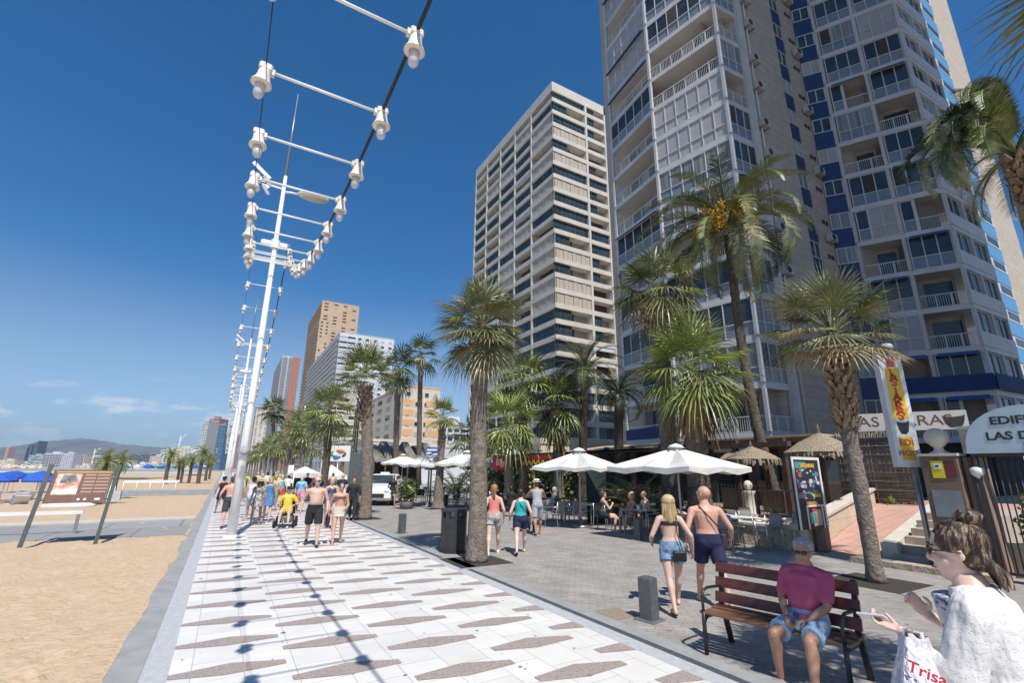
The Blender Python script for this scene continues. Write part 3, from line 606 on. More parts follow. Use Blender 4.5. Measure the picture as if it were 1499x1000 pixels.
far(0, 22, 674, 900, CRM, 36, 'cream block at the left edge of the bay', 6); far(22, 44, 678, 930, WWALL, 37, 'low white block behind the breakwater', 6)
for i, (a_, b_, y_) in enumerate([(196, 214, 680), (214, 232, 679), (150, 170, 681), (170, 194, 683), (110, 132, 682), (286, 300, 672)]):
    far(a_, b_, y_, 640+10*i, rr.choice([WWALL, CRM, CRM]), 50+i, ['white shop front block on the far beach road', 'tall windowed cream house on the far beach road', 'low house above the far sunshades', 'long low block above the far sunshades', 'low block right of the information board top', 'small white house near the base of the far towers'][i], 5)
# dark glass skyscraper
a = at(29, 690, 1500); b = at(47, 690, 1500); t = thing('skyscraper', 'slim dark grey skyscraper with a slanted top against the hills', 'building', (a.x, a.y, 0), math.atan2(b.y-a.y, b.x-a.x))
w = (b-a).length; h1 = at(33, 652, 1500).z; h2 = at(46, 645, 1500).z; g = MB(); SKG = M('dark_tower_glass', (.07, .085, .12), .3, (.1, .12, .16), .05)
g.add([(0, 0, 0), (w, 0, 0), (w, 30, 0), (0, 30, 0), (w*.12, 0, h1), (w*.95, 0, h2), (w*.95, 30, h2), (w*.12, 30, h1)], [(0, 3, 2, 1), (4, 5, 6, 7), (0, 1, 5, 4), (1, 2, 6, 5), (2, 3, 7, 6), (3, 0, 4, 7)], SKG); g.build('wall', t)
g = MB(); g.box((w*.2, -2, 0), (w*.28, -.1, h1*.9), GLS); g.box((w*.55, -2, 0), (w*.6, -.1, h1), GLS); g.build('window_strip', t)
t = far(10, 14, 655, 1500, wl('rose2', (.5, .3, .25), (.5, .35, .3)), 41, 'slim rose tower left of the dark skyscraper', 2, name='skyscraper')
# cranes on the skyline
for px, py, lb in ((132, 657, 'white tower crane above the old town'), (255, 637, 'pale tower crane above the cream block')):
    a = at(px, 690, 900); t = thing('tower_crane', lb, 'crane', (a.x, a.y, 0)); h = at(px, py, 900).z
    g = MB(); g.box((-1, -1, 0), (1, 1, h), WHITE); g.build('mast', t); g = MB(); g.bar((0, 0, h*.8), (9, -6, h*1.05), 1.2, 1.2, WHITE); g.bar((0, 0, h*.8), (-5, 3, h*.8), 1.5, 1.5, GREYM); g.build('jib', t)
# unseen tower behind the camera, added and sized to shade the blue tower
NBW = (20.6, -34, 47.5, -13)
t = block('cream apartment tower on the near side street', NBW[0], NBW[1], NBW[2], NBW[3], 96, CRM, 3, 6, 6, 'window', 'window', True, None, 70, maxp=20)
# breakwater of pale boulders
g = MB()
for i in range(260):
    px = rr.uniform(-60, 60); p = at(px, rr.uniform(681, 690), rr.uniform(640, 700)); g.ell((p.x, p.y, max(0, p.z-1)), (rr.uniform(2, 4), rr.uniform(2, 4), rr.uniform(1.5, 2.6)), CRM, 6, smooth=False)
o = g.build('breakwater'); o['label'] = 'breakwater of pale boulders along the far edge of the bay'; o['category'] = 'breakwater'; o['kind'] = 'stuff'
# ================================================================ LAMP POSTS AND THE LADDERS OF LIGHTS
PX_, PY0, SPAN = 0.43, 16.2, 24.4
def hcat(u): return 5.1+.0204*u*u+3.66e-5*u**4
GLAB = M('clear_glass_bulb', (.75, .76, .78), .12, alpha=.55, spec=.8); SOCK = M('ivory_plastic', (.68, .65, .58), .45, (.74, .71, .64), 20); INB = M('frosted_bulb', (.75, .66, .55), .3); CAB = M('black_cable', (.015, .015, .018), .6)
def post(i):
    y = PY0+SPAN*i
    t = thing('lamp_post', ['white lamp post nearest the camera with two lamp heads, rising from the paving', 'second white lamp post along the promenade', 'third white lamp post along the promenade', 'fourth white lamp post in the far row', 'fifth white lamp post in the far row', 'sixth white lamp post in the far row', 'seventh white lamp post, last of the far row', ''][i] if i >= 0 else 'white lamp post behind the photographer', 'lamp post', (PX_, y, 0), 0, 'white lamp posts along the sea front')
    g = MB(); g.tube([(0, 0, 0), (0, 0, 3), (0, 0, 11.5)], [.135, .105, .055], POLEW, 20); g.lathe([(.2, 0), (.2, .03), (.14, .06)], (0, 0, 0), POLEW, 20); g.build('pole', t)
    g = MB(); g.tube([(0, 0, 11.5), (0, 0, 14.9)], [.045, .018], GREYM, 6); g.build('spike', t)
    g = MB(); g.cbox((0, 0, 8.95), (.85, .12, .18), 0, POLEW, bev=.03); g.cbox((0, 0, 8.95), (.26, .26, .34), 0, POLEW, bev=.05); g.build('bracket', t)
    if i < 4:
        g = MB(); g.tube([(0, 0, 10.9), (.25, .0, 10.95), (.45, 0, 10.95)], .04, POLEW, 8)
        g.ell((.95, 0, 11.0), (.52, .26, .13), M('lamp_shell', (.62, .62, .6), .4), 16); g.build('lamp_head', t)
        g = MB(); g.ell((.97, 0, 10.93), (.42, .2, .07), M('lamp_lens', (.45, .42, .36), .25), 14); g.build('lens', t)
        g = MB(); g.bar((0, 0, 11.0), (-.9, .0, 11.05), .05, .05, POLEW)
        for q in (0, .35): g.bar((-.45, 0, 10.9+q), (-1.0, 0, 11.35+q), .05, .12, POLEW); g.bar((-.42, 0, 10.65+q), (-.62, 0, 10.95+q), .06, .1, GREYM)
        g.build('reflector_arm', t)
    if i == 0: g = MB(); g.lathe([(.0, 0), (.13, 0), (.13, .008), (0, .008)], (.0, -.2, 2.35), M('grey_sticker', (.35, .36, .37), .6), 14, mtx=Matrix.Rotation(R(90), 3, 'X')); g.build('sticker', t)
for i in range(-1, 7): post(i)
def lamp_mb(low=False):
    g = MB(); n = 8 if low else 16
    g.cbox((0, 0, .02), (.105, .09, .07), 0, SOCK, bev=.012); g.cbox((.05, 0, .0), (.05, .05, .05), 0, SOCK)
    g.lathe([(.05, -.01), (.052, -.05), (.058, -.09), (.082, -.135), (.084, -.15), (.05, -.15)], (0, 0, 0), SOCK, n)
    return g
lampM = lamp_mb().mesh('lamp'); lampL = lamp_mb(True).mesh('lamp_far')
g = MB(); g.lathe([(.044, 0), (.044, -.085), (.040, -.11), (.025, -.13), (.0, -.137)], (0, 0, -.15), GLAB, 14); bulbM = g.mesh('bulb')
g = MB(); g.lathe([(.03, 0), (.034, -.04), (.028, -.065), (.0, -.08)], (0, 0, -.141), INB, 10); inM = g.mesh('inner_bulb')
g = MB(); g.tube([(-.455, 0, 0), (.455, 0, 0)], .014, POLEW, 6); barM = g.mesh('crossbar')
XL, XR = -.17, .84; XM = (XL+XR)/2
def ladder(i):
    yc = 4.0+SPAN*i
    lb = 'string of clear globe lamps on white crossbars'
    t = thing('light_ladder', ['ladder of paired lamps hanging overhead before the first post', 'ladder of paired lamps between the first and second posts', 'ladder of paired lamps between the second and third posts', 'ladder of paired lamps between the third and fourth posts', 'ladder of paired lamps between the fourth and fifth posts', 'ladder of paired lamps in the far row'][i], 'festoon lights', (XM, yc, 0), 0, 'ladders of lights over the promenade')
    n = 25
    cables = [MB(), MB()]
    pts = [[], []]
    for k in range(49):
        u = (k/48-.5)*SPAN; h = hcat(u)+.10
        for s_, x in ((0, XL-XM), (1, XR-XM)): pts[s_].append((x*(1 if abs(u) < 11.8 else .9), u, h))
    cables[0].tube(pts[0], .005, CAB, 5); cables[1].tube(pts[1], .016, CAB, 6)
    for c in cables: c.build('cable', t)
    for k in range(n):
        u = -12.2+.97/2+k*.97+.05
        if u > 12.1: break
        h = hcat(u)+.07
        o = bpy.data.objects.new('crossbar', barM); C.collection.objects.link(o); o.parent = t; o.location = (0, u, h)
        for s_, x in ((-1, XL-XM), (1, XR-XM)):
            o = bpy.data.objects.new('lamp', lampM if i < 2 else lampL); C.collection.objects.link(o); o.parent = t; o.location = (x, u, h); o.rotation_euler = (random.uniform(-.12, .12), random.uniform(-.1, .1), 0 if s_ < 0 else math.pi)
            b = bpy.data.objects.new('bulb', bulbM); C.collection.objects.link(b); b.parent = o
            if i < 2: b = bpy.data.objects.new('filament_bulb', inM); C.collection.objects.link(b); b.parent = o
for i in range(0, 6): ladder(i)
# ================================================================ PALMS
TRK = M('palm_bark', (.13, .105, .085), .95, (.27, .225, .18), 9, .9, 22, detail=8, bdist=.05); TRKD = M('dark_palm_bark', (.07, .055, .042), .95, (.15, .12, .09), 8, .9, 20, bdist=.05)
BOOT = M('leaf_base', (.16, .10, .06), .9, (.34, .24, .15), 7, .5, 20); SKIRT = M('dry_frond', (.22, .13, .06), .9, (.36, .24, .12), 5, stretch=(6, 6, .7))
G1 = M('palm_leaf', (.10, .125, .03), .4, (.22, .235, .07), 2.3, spec=.6); G2 = M('palm_leaf_grey', (.12, .135, .06), .42, (.27, .27, .15), 2.6, spec=.6); G3 = M('palm_leaf_bright', (.13, .18, .035), .38, (.30, .34, .09), 2.0, spec=.6)
G4 = M('palm_leaf_dark', (.03, .05, .018), .45, (.06, .085, .03), 2.0); DRYL = M('yellow_leaf', (.24, .19, .09), .7, (.36, .30, .17), 4)
def trunk(mb, pts, r0_, r1_, mat, n=14, ring=.03, dens=7, flare=1.25):
    P = []; Rr = []; pts = [Vector(p) for p in pts]; L = sum((pts[i+1]-pts[i]).length for i in range(len(pts)-1)); N = max(10, int(L*dens))
    for k in range(N+1):
        t = k/N*(len(pts)-1); i = min(int(t), len(pts)-2); f = t-i
        a = pts[max(i-1, 0)]; b = pts[i]; c = pts[i+1]; d = pts[min(i+2, len(pts)-1)]
        P.append(0.5*((2*b)+(c-a)*f+(2*a-5*b+4*c-d)*f*f+(3*b-a-3*c+d)*f**3))
        q = k/N; r_ = r0_*(1-q)+r1_*q; r_ *= 1+(flare-1)*max(0, 1-q*8); Rr.append(r_*(1+ring*(1 if k % 2 else -1)+random.uniform(-ring, ring)*.5))
    o = len(mb.v); mb.tube(P, Rr, mat, n)
    for k in range(o, len(mb.v)):
        v = mb.v[k]; mb.v[k] = (v[0]+random.uniform(-1, 1)*r0_*.035, v[1]+random.uniform(-1, 1)*r0_*.035, v[2]+random.uniform(-1, 1)*.012)
def boots(mb, c, r_, z0, z1, n, mat, ln=.22, up=1.0):
    for i in range(n):
        a = i*2.399; z = z0+(z1-z0)*i/n; o = Vector((math.cos(a), math.sin(a), 0)); s_ = Vector((-o.y, o.x, 0))
        q = i/n; rr_ = r_*(1+.35*q); p = Vector(c)+o*rr_*.85+Vector((0, 0, z)); w = .055*(1+.3*random.random()); l = ln*random.uniform(.7, 1.3)
        tip = p+o*l*.45*random.uniform(.7, 1.4)+Vector((0, 0, l*up*random.uniform(.7, 1.1)))+s_*random.uniform(-.05, .05)
        mb.add([p-s_*w, p+s_*w, tip+s_*w*.45, tip-s_*w*.45, p-s_*w*.8+o*.04, p+s_*w*.8+o*.04, tip+s_*w*.3+o*.03, tip-s_*w*.3+o*.03], [(0, 1, 2, 3), (7, 6, 5, 4), (0, 4, 5, 1), (1, 5, 6, 2), (2, 6, 7, 3), (3, 7, 4, 0)], mat)
def fan(mb, b, d, pet, rad, droop, mat, nseg=22, spread=R(112), stiff=1.0, pm=None):
    droop *= .62
    """one fan leaf: petiole from b along d, then a folded circular blade split into drooping fingers"""
    d = Vector(d).normalized(); b = Vector(b); up = Vector((0, 0, 1)); sd = d.cross(up)
    if sd.length < .05: sd = Vector((1, 0, 0))
    sd.normalize(); e = b+d*pet+Vector((0, 0, -pet*.12*droop)); m_ = (b+e)/2+Vector((0, 0, pet*.06))
    mb.tube([b, m_, e], [.018, .014, .011], pm or mat, 4, caps=False)
    d2 = (d+Vector((0, 0, -.28*droop))).normalized(); nrm = sd.cross(d2).normalized()
    for i in range(nseg):
        th = -spread+2*spread*(i+.5)/nseg+random.uniform(-.03, .03); L = rad*(1-.25*(abs(th)/spread)**2)*random.uniform(.9, 1.06)
        v = d2*math.cos(th)+sd*math.sin(th); pn = (-d2*math.sin(th)+sd*math.cos(th)); w = rad*spread/nseg*.5
        cup = nrm*(-.10*L*abs(math.sin(th)))
        p1 = e+v*L*.40+cup*.5; p2 = e+v*L*.72+cup+Vector((0, 0, -.10*L*droop*random.uniform(.6, 1.4))); p3 = e+v*L*(1.0-.12*droop*.5)+cup*1.3+Vector((0, 0, -.34*L*droop*random.uniform(.6, 1.5)))
        tw = nrm*w*.35*(1 if i % 2 else -1)
        mb.add([e-pn*.004, e+pn*.004, p1+pn*w*.5+tw, p1-pn*w*.5-tw, p2+pn*w*.34, p2-pn*w*.34, p3], [(0, 1, 2, 3), (3, 2, 4, 5), (5, 4, 6)], mat)
def frond(mb, b, az, el, L, sag, mat, nl=40, ll=.42, w=.032, rm=None, lift=.5):
    b = Vector(b); pts = []; p = b.copy(); N = 12; e = el; h = Vector((math.sin(az), math.cos(az), 0))
    for k in range(N+1):
        pts.append(p.copy()); p = p+(h*math.cos(e)+Vector((0, 0, math.sin(e))))*L/N; e -= sag/N*(0.5+k/N)
    mb.tube(pts, [.035*(1-.85*k/N)+.004 for k in range(N+1)], rm or mat, 5, caps=False)
    sd = Vector((h.y, -h.x, 0))
    for i in range(nl):
        t = (.14+.86*i/nl)*N; k = min(int(t), N-1); f = t-k; q = pts[k].lerp(pts[k+1], f); tg = (pts[k+1]-pts[k]).normalized(); up = sd.cross(tg).normalized()
        if up.z < 0: up = -up
        l = ll*math.sin(math.pi*min(.97, .12+.86*i/nl)**.8)*random.uniform(.85, 1.1)+.06
        for s_ in (-1, 1):
            v = (sd*s_*.85+tg*.75+up*lift*random.uniform(.4, 1)).normalized(); e1 = q+v*l*.6; e2 = q+v*l+Vector((0, 0, -l*.22)); n_ = tg*w*.5
            mb.add([q-n_, q+n_, e1+n_*.9, e1-n_*.9, e2], [(0, 1, 2, 3), (3, 2, 4)], mat)
def fan_crown(c, n, rad, pet, mats, nseg=20, lo=-55, hi=80, droop=(.3, 1.2), dry=0.0, seed=1):
    random.seed(seed); g = MB(); c = Vector(c)
    for i in range(n):
        q = i/(n-1); el = R(hi-(hi-lo)*q**.9+random.uniform(-17, 17)); az = i*2.399+random.uniform(-.45, .45)
        d = Vector((math.cos(el)*math.cos(az), math.cos(el)*math.sin(az), math.sin(el)))
        mt = mats[i % len(mats)]
        if dry and q > 1-dry: mt = DRYL
        fan(g, c+Vector((0, 0, .12*(1-q)))+d*.05, d, pet*random.uniform(.8, 1.15), rad*random.uniform(.78, 1.15), (droop[0]+(droop[1]-droop[0])*q)*random.uniform(.5, 1.6), mt, nseg)
    return g
def date_crown(c, n, L, mats, sag=R(125), nl=36, ll=.42, lo=-25, hi=78, seed=2, w=.032, dates=None):
    random.seed(seed); g = MB()
    for i in range(n):
        q = i/(n-1); el = R(hi-(hi-lo)*q+random.uniform(-7, 7)); frond(g, c, i*2.399+random.uniform(-.25, .25), el, L*random.uniform(.88, 1.08), sag*(.75+.35*q)*random.uniform(.85, 1.15), mats[i % len(mats)], nl, ll, w)
    return g
def palm(label, x, y, z0, pts, r0_, r1_, crown, group, bark=TRK, boot=None, extra=None, ring=.03, name='palm_tree', flare=1.25, pit=None):
    t = thing(name, label, 'palm', (x, y, z0), 0, group)
    g = MB(); trunk(g, pts, r0_, r1_, bark, ring=ring, flare=flare); g.build('trunk', t)
    top = Vector(pts[-1])
    if boot: g = MB(); boots(g, (top.x, top.y, 0), r1_, boot[0], boot[1], boot[2], BOOT, boot[3] if len(boot) > 3 else .22); g.build('leaf_bases', t)
    crown.build('crown', t)
    if extra:
        for nm, gg in extra: gg.build(nm, t)
    return t
ROW = 'palms in the paved strip'
PITM = M('tree_pit_soil', (.035, .03, .027), .95, (.07, .06, .05), 30, .8)
def pit(x, y, s_=.6):
    g = MB(); g.box((x-s_, y-s_, -.1), (x+s_, y+s_, 0.002), PITM); g.frame((x-s_-.06, y-s_-.06, -.1), (2*s_+.12, 0, 0), (0, .06, 0), (0, 0, .108), DG); g.frame((x-s_-.06, y+s_, -.1), (2*s_+.12, 0, 0), (0, .06, 0), (0, 0, .108), DG); return struct(g, 'tree_pit')
# first palm: a sabal with a heavy criss-cross boot
H1 = 5.15
palm('stout fan palm beside the black litter bin, with peeling leaf bases under its crown', 4.87, 9.79, 0, [(0, 0, 0), (.01, 0, 1.5), (-.02, .02, 3), (.0, 0, H1-.3)], .205, .17, fan_crown((0, 0, H1), 46, .82, .62, [G2, G1, G2], 26, lo=-62, seed=3), ROW, boot=(3.85, 4.95, 120, .24), ring=.018); pit(4.87, 9.79)
H2 = 5.5
palm('full round fan palm in the paved strip past the first one', 4.97, 19.84, 0, [(0, 0, 0), (-.05, 0, 2), (-.25, .02, 4), (-.4, 0, H2-.3)], .25, .2, fan_crown((-.4, 0, H2+.1), 36, .85, .68, [G2, G1, G3], 22, lo=-24, seed=5, droop=(.2, .85)), ROW, boot=(3.6, 5.2, 70, .22)); pit(4.97, 19.84)
H3 = 4.1
palm('fan palm with a half dry crown at the right, beside the stairs, leaning slightly', 10.22, 4.7, 0, [(.0, 0, 0), (.0, .0, 1.4), (-.03, .02, 2.8), (-.04, .0, H3)], .13, .145, fan_crown((-.04, 0, H3+.42), 34, .84, .68, [G2, G2, G2, G1], 26, lo=-20, seed=9, dry=.10, droop=(.25, .9)), ROW, boot=(2.6, H3+.25, 110, .2), ring=.02); pit(10.22, 4.7, .62)
palm('small slim young palm beside the left cafe umbrellas, with a thick base', 9.47, 23.46, 0, [(0, 0, 0), (0, 0, 1.3), (.05, 0, 2.8), (.02, 0, 4.4)], .26, .11, fan_crown((0, 0, 4.5), 20, .7, .5, [G3, G1], 14, lo=-30, seed=13), ROW, boot=(1.2, 4.2, 60, .2), flare=1.5); pit(9.47, 23.46)
palm('fan palm at the upper right corner, only its blade tips in view', 5.1, -.62, 0, [(0, 0, 0), (0, 0, 2.5), (0, 0, 5.0)], .14, .13, fan_crown((0, 0, 5.3), 44, .82, .68, [G2, G1], 22, lo=-60, seed=15), ROW, boot=(3.4, 4.8, 70, .2))
# darker fan palm and the long row beyond it: two crowns shared by the far ones
mid = palm('dark trunked fan palm behind the white tents', 4.9, 29.6, 0, [(0, 0, 0), (.1, 0, 2), (.05, 0, 3.6), (0, 0, 5.0)], .22, .2, fan_crown((0, 0, 5.2), 34, 1.1, .9, [G1, G2, G3], 16, lo=-65, seed=17), ROW, bark=TRKD, boot=(3.6, 5.0, 40, .2))
lowp = palm('palm of the far row behind the tents', 4.9, 39.5, 0, [(0, 0, 0), (0, 0, 2), (0, 0, 4.8)], .2, .18, fan_crown((0, 0, 5.1), 26, 1.15, .9, [G1, G2, G3], 10, lo=-60, seed=19), 'far row of palms along the promenade')
lowp['label'] = 'nearest palm of the far row beyond the white tents'
farl = ['second', 'third', 'fourth', 'fifth', 'sixth', 'seventh', 'eighth', 'ninth', 'tenth', 'eleventh', 'twelfth', 'thirteenth', 'fourteenth', 'fifteenth']
for i in range(12): copy_tree(lowp, (4.9+random.uniform(-.2, .2), 49+9.7*i, 0), random.uniform(0, 6), farl[i]+' palm of the far row beyond the white tents', random.uniform(.78, .98))
for i in range(7): copy_tree(lowp, (9.6+random.uniform(-.3, .3), 48+9.7*i, 0), random.uniform(0, 6), farl[i]+' palm of the inner far row, nearer the shop fronts', random.uniform(.75, .95))
# beach palms on the left
bp = palm('short date palm in the sand behind the information board', -5.54, 33.7, -.1, [(0, 0, 0), (-.05, 0, 1.6), (.1, 0, 3.4)], .22, .19, date_crown((.1, 0, 3.5), 30, 1.5, [G1, G3], nl=16, ll=.3, seed=21, lo=-45), 'beach palms', bark=TRKD); bp.scale = (.66,)*3
for i, (px, y, sc) in enumerate([(173, 39, .68), (245, 74, 1.02), (262, 76, .75), (267, 79, .8), (279, 76, .85), (293, 74, 1.1), (303, 92, .95), (308, 104, .9)]):
    p = hz(px, y); copy_tree(bp, (p.x, p.y, -.1), i*1.1, ['date palm in the sand just right of the board', 'tallest left palm of the beach group by the far shops', 'low bushy palm in the middle of the beach group', 'leaning palm close behind the low bushy one', 'upright palm right of the middle of the beach group', 'tall palm at the promenade end of the beach group', 'small palm beyond the beach group beside the promenade', 'farthest palm on the sand beside the promenade'][i], sc)
# tall date palm with orange dates
def P3(px, py, Z, base): return at(px, py, Z)-Vector(base)
b = Vector((*gr(1147, 756, .45).xy, .45)); Zb = (b-CAM).dot(fw)
sc_ = .72; b = CAM+(b-CAM)*sc_; b.z = .45; b = Vector((b.x, b.y, .35)); Zb = (at(1147, 770, 10)-CAM).dot(fw)
Z5 = 19.0; b = at(1147, 775, Z5-1.6); b.z = .3
tp = [P3(1147, 775, Z5-1.6, b), P3(1112, 640, Z5-.6, b), P3(1085, 500, Z5+.6, b), P3(1066, 345, Z5+2.0, b)]; tp[0] = Vector((0, 0, 0))
cc = tp[-1]+Vector((0, 0, .45)); cg = date_crown(cc, 42, 4.6, [G1, G2, G1, G4], sag=R(150), nl=56, ll=.62, seed=31, lo=-25, w=.05)
random.seed(4); dt = MB(); DAT = M('orange_dates', (.50, .27, .03), .6, (.62, .38, .05), 9)
tc_ = math.atan2(-fw.y, -fw.x)
for i in range(26):
    a = tc_+random.uniform(-1.5, 1.5) if i < 20 else random.uniform(0, 6.28); p0 = cc+Vector((0, 0, -.1)); e = random.uniform(-.25, .9); ln = random.uniform(.9, 1.5); hh = Vector((math.cos(a), math.sin(a), 0))
    p1 = p0+hh*ln*math.cos(e)+Vector((0, 0, ln*math.sin(e)*.8)); dt.tube([p0, (p0+p1)/2+Vector((0, 0, .1)), p1], .02, DAT, 4)
    for k in range(26): q = p1+Vector((random.gauss(0, .13), random.gauss(0, .13), random.gauss(-.1, .16))); dt.bar(p1-(p1-p0)*.3, q, .008, .008, DAT); dt.ell(q, .045, DAT, 5, smooth=False)
palm('tall dark trunked date palm with clusters of orange dates in front of the glazed balconies', b.x, b.y, b.z, tp, .21, .17, cg, 'palms around the bar terrace', bark=TRKD, extra=[('date_cluster', dt)], ring=.07)
# skirted fan palms at the terrace
def terrace_palm(label, pxb, pyb, pxc, pyc, Z, r_, n, rad, pet, mats, seed, skirt=False, bark=TRK, lo=-60, nseg=18, dry=0.0, kind='fan', sag=R(120), L=2.2, pxb2=None):
    c = at(pxc, pyc, Z); bb = at(pxb, pyb, Z); bb = Vector((bb.x, bb.y, max(0, min(bb.z, .6)))); top = c-bb
    m_ = top*.5+Vector((0, 0, 0)); pts = [(0, 0, 0), m_*.9, top-Vector((0, 0, .3))]
    if kind == 'fan': cg = fan_crown(top, n, rad, pet, mats, nseg, lo=lo, seed=seed, dry=dry, droop=(.4, 1.6))
    else: cg = date_crown(top, n, L, mats, sag=sag, nl=24, ll=.42, seed=seed, lo=-20)
    ex = []
    if skirt:
        random.seed(seed); s_ = MB()
        for i in range(150):
            a = random.uniform(0, 6.28); zt_ = top.z-random.uniform(.1, 1.4); o = Vector((math.cos(a), math.sin(a), 0)); ll = random.uniform(.7, 1.4); q = Vector((top.x, top.y, zt_))+o*r_*1.0; w_ = Vector((-o.y, o.x, 0))*.05
            e = q+o*random.uniform(.1, .35)+Vector((0, 0, -ll)); s_.add([q-w_, q+w_, e+w_*.6, e-w_*.6], [(0, 1, 2, 3)], SKIRT)
        ex = [('dry_skirt', s_)]
    return palm(label, bb.x, bb.y, bb.z, pts, r_, r_*.85, cg, 'palms around the bar terrace', bark=bark, extra=ex, boot=None if skirt or kind != 'fan' else (top.z-1.2, top.z, 40, .2))
terrace_palm('big fan palm with a skirt of dry fronds, right behind the larger white umbrella', 1024, 730, 1012, 545, 16.8, .40, 30, 1.5, 1.05, [G3, G3, G1], 41, skirt=True, dry=.0, nseg=26, lo=-38)
terrace_palm('shaggy fan palm in front of the glazed tower edge, left of the orange dated palm', 985, 730, 962, 425, 18.8, .34, 36, 1.25, 1.0, [G1, G4, G3, G2], 43, dry=.2, lo=-60, nseg=20)
terrace_palm('dark date palm standing against the concrete tower', 851, 700, 856, 540, 24, .22, 28, 0, 0, [G4, G4, G1], 45, bark=TRKD, kind='date', L=2.6)
terrace_palm('dark drooping palm between the concrete tower and the glazed tower', 905, 700, 905, 575, 25, .26, 26, 0, 0, [G4], 47, bark=TRKD, kind='date', L=2.4, sag=R(170))
terrace_palm('broad fan palm in front of the concrete tower corner, upper one of the bright pair', 766, 700, 765, 562, 25, .24, 34, 1.2, 1.0, [G3, G1, G3], 49, nseg=16, lo=-45)
terrace_palm('bright green fan palm, lower one of the pair behind the first palm trunk', 745, 700, 744, 622, 22.5, .22, 30, 1.15, .9, [G3, G3, G1], 51, nseg=16, lo=-45)
terrace_palm('dark skirted fan palm right of the bright pair', 818, 700, 815, 592, 24, .26, 34, 1.1, .9, [G4, G1, G4, G3], 53, skirt=True, nseg=16, lo=-65)
terrace_palm('tallest slender fan palm rising above the cream and orange block', 613, 700, 616, 522, 42, .24, 22, 1.3, 1.0, [G4, G1], 55, nseg=14, lo=-40)
terrace_palm('slender fan palm left of the tallest one, behind the round fan palm', 579, 700, 583, 540, 40, .26, 26, 1.4, 1.0, [G4, G1], 57, nseg=14, lo=-60)
terrace_palm('slender palm in front of the red brick striped tower', 402, 700, 400, 602, 62, .26, 22, 1.6, 1.0, [G4, G1], 59, nseg=12, lo=-40)
terrace_palm('slender palm between the white block and the tan tower foot', 443, 700, 440, 622, 56, .24, 20, 1.5, 1.0, [G4, G1], 61, nseg=12, lo=-50)
terrace_palm('small palm behind the young thick based one', 694, 700, 690, 640, 30, .18, 18, 1.1, .8, [G1, G4], 63, nseg=12)
# palms entering from the right edge
Zr = 8.6; c = at(1489, 232, Zr); bb = at(1585, 700, Zr); bb.z = 0; top = c-bb
g = MB(); random.seed(8); TC = top+Vector((0, 0, .1)); lfa = math.atan2(-cr.x, -cr.y)
for i in range(24): frond(g, TC, lfa+random.uniform(-.6, .4), R(84-2.2*i+random.uniform(-5, 5)), 2.3*random.uniform(.88, 1.08), R(190)*random.uniform(.85, 1.1), [G4, G2, G1][i % 3], 64, .36, .024)
for i in range(12): frond(g, TC, lfa+math.pi+random.uniform(-1.6, 1.6), R(random.uniform(0, 60)), 1.6, R(140), [G4, G2][i % 2], 40, .26, .016)
palm('date palm at the right edge with arching fronds and a shaggy trunk top', bb.x, bb.y, 0, [(0, 0, 0), top*.5, top], .15, .13, g, 'palms around the bar terrace', bark=BOOT, boot=(top.z-1.0, top.z, 70, .15))
random.seed(99)
# ================================================================ STREET FURNITURE
# ---- bollards
BOLM = M('bollard_steel', (.075, .08, .085), .5, (.11, .115, .12), 12)
def bollard(x, y, label, h=.5):
    t = thing('bollard', label, 'bollard', (x, y, 0), 0, 'square steel bollards')
    g = MB(); g.cbox((0, 0, h/2+.01), (.17, .2, h), R(12), BOLM, bev=.012); g.build('post', t)
    g = MB(); g.cbox((0, 0, .008), (.27, .3, .02), R(12), GREYM); g.build('base_plate', t); return t
bollard(5.03, 5.04, 'dark square bollard in the foreground, left of the bench'); bollard(10.35, 10.6, 'bollard in front of the seated cafe guests', .56); bollard(10.16, 8.56, 'bollard just behind the walking shirtless man', .56)
bollard(4.91, 14.97, 'bollard on the kerb between the white tower post and the litter bin', .55); bollard(10.3, 24.5, 'far bollard beside the white taxi', .6)
for x, y in ((4.95, 24.8),): bollard(x, y, 'bollard farther along the kerb behind the black speaker', .55)
g = MB(); g.box((4.62, 5.25, -.05), (5.05, 5.7, .0), M('repair_patch', (.22, .17, .12), .95, (.34, .28, .2), 30, .5)); struct(g, 'pavement_patch')
# ---- litter bin
t = thing('litter_bin', 'black octagonal litter bin with square openings below its top', 'litter bin', (4.93, 11.15, 0), R(10))
g = MB(); r_ = .31; oc = [(r_*math.cos(R(22.5+45*i)), r_*math.sin(R(22.5+45*i))) for i in range(8)]; g.prism(oc, .03, .76, BLACK)
for i in range(8):
    a = oc[i]; b = oc[(i+1) % 8]; A = Vector((*a, 0)); B = Vector((*b, 0)); u = B-A
    for f0, f1 in ((0, .26), (.74, 1)): g.frame(A+u*f0+Vector((0, 0, .76)), u*(f1-f0), A*-.12, (0, 0, .13), BLACK)
    g.frame(A+u*.15+Vector((0, 0, .08)), u*.7, A*.02, (0, 0, .62), BLACK)
g.build('body', t)
g = MB(); g.prism([(x*.62, y*.62) for x, y in oc], .77, .88, M('bin_liner', (.45, .46, .47), .5)); g.build('liner', t)
g = MB(); g.prism([(x*1.04, y*1.04) for x, y in oc], .89, .955, BLACK); g.prism([(x*1.1, y*1.1) for x, y in oc], 0, .03, BLACK); g.build('lid', t)
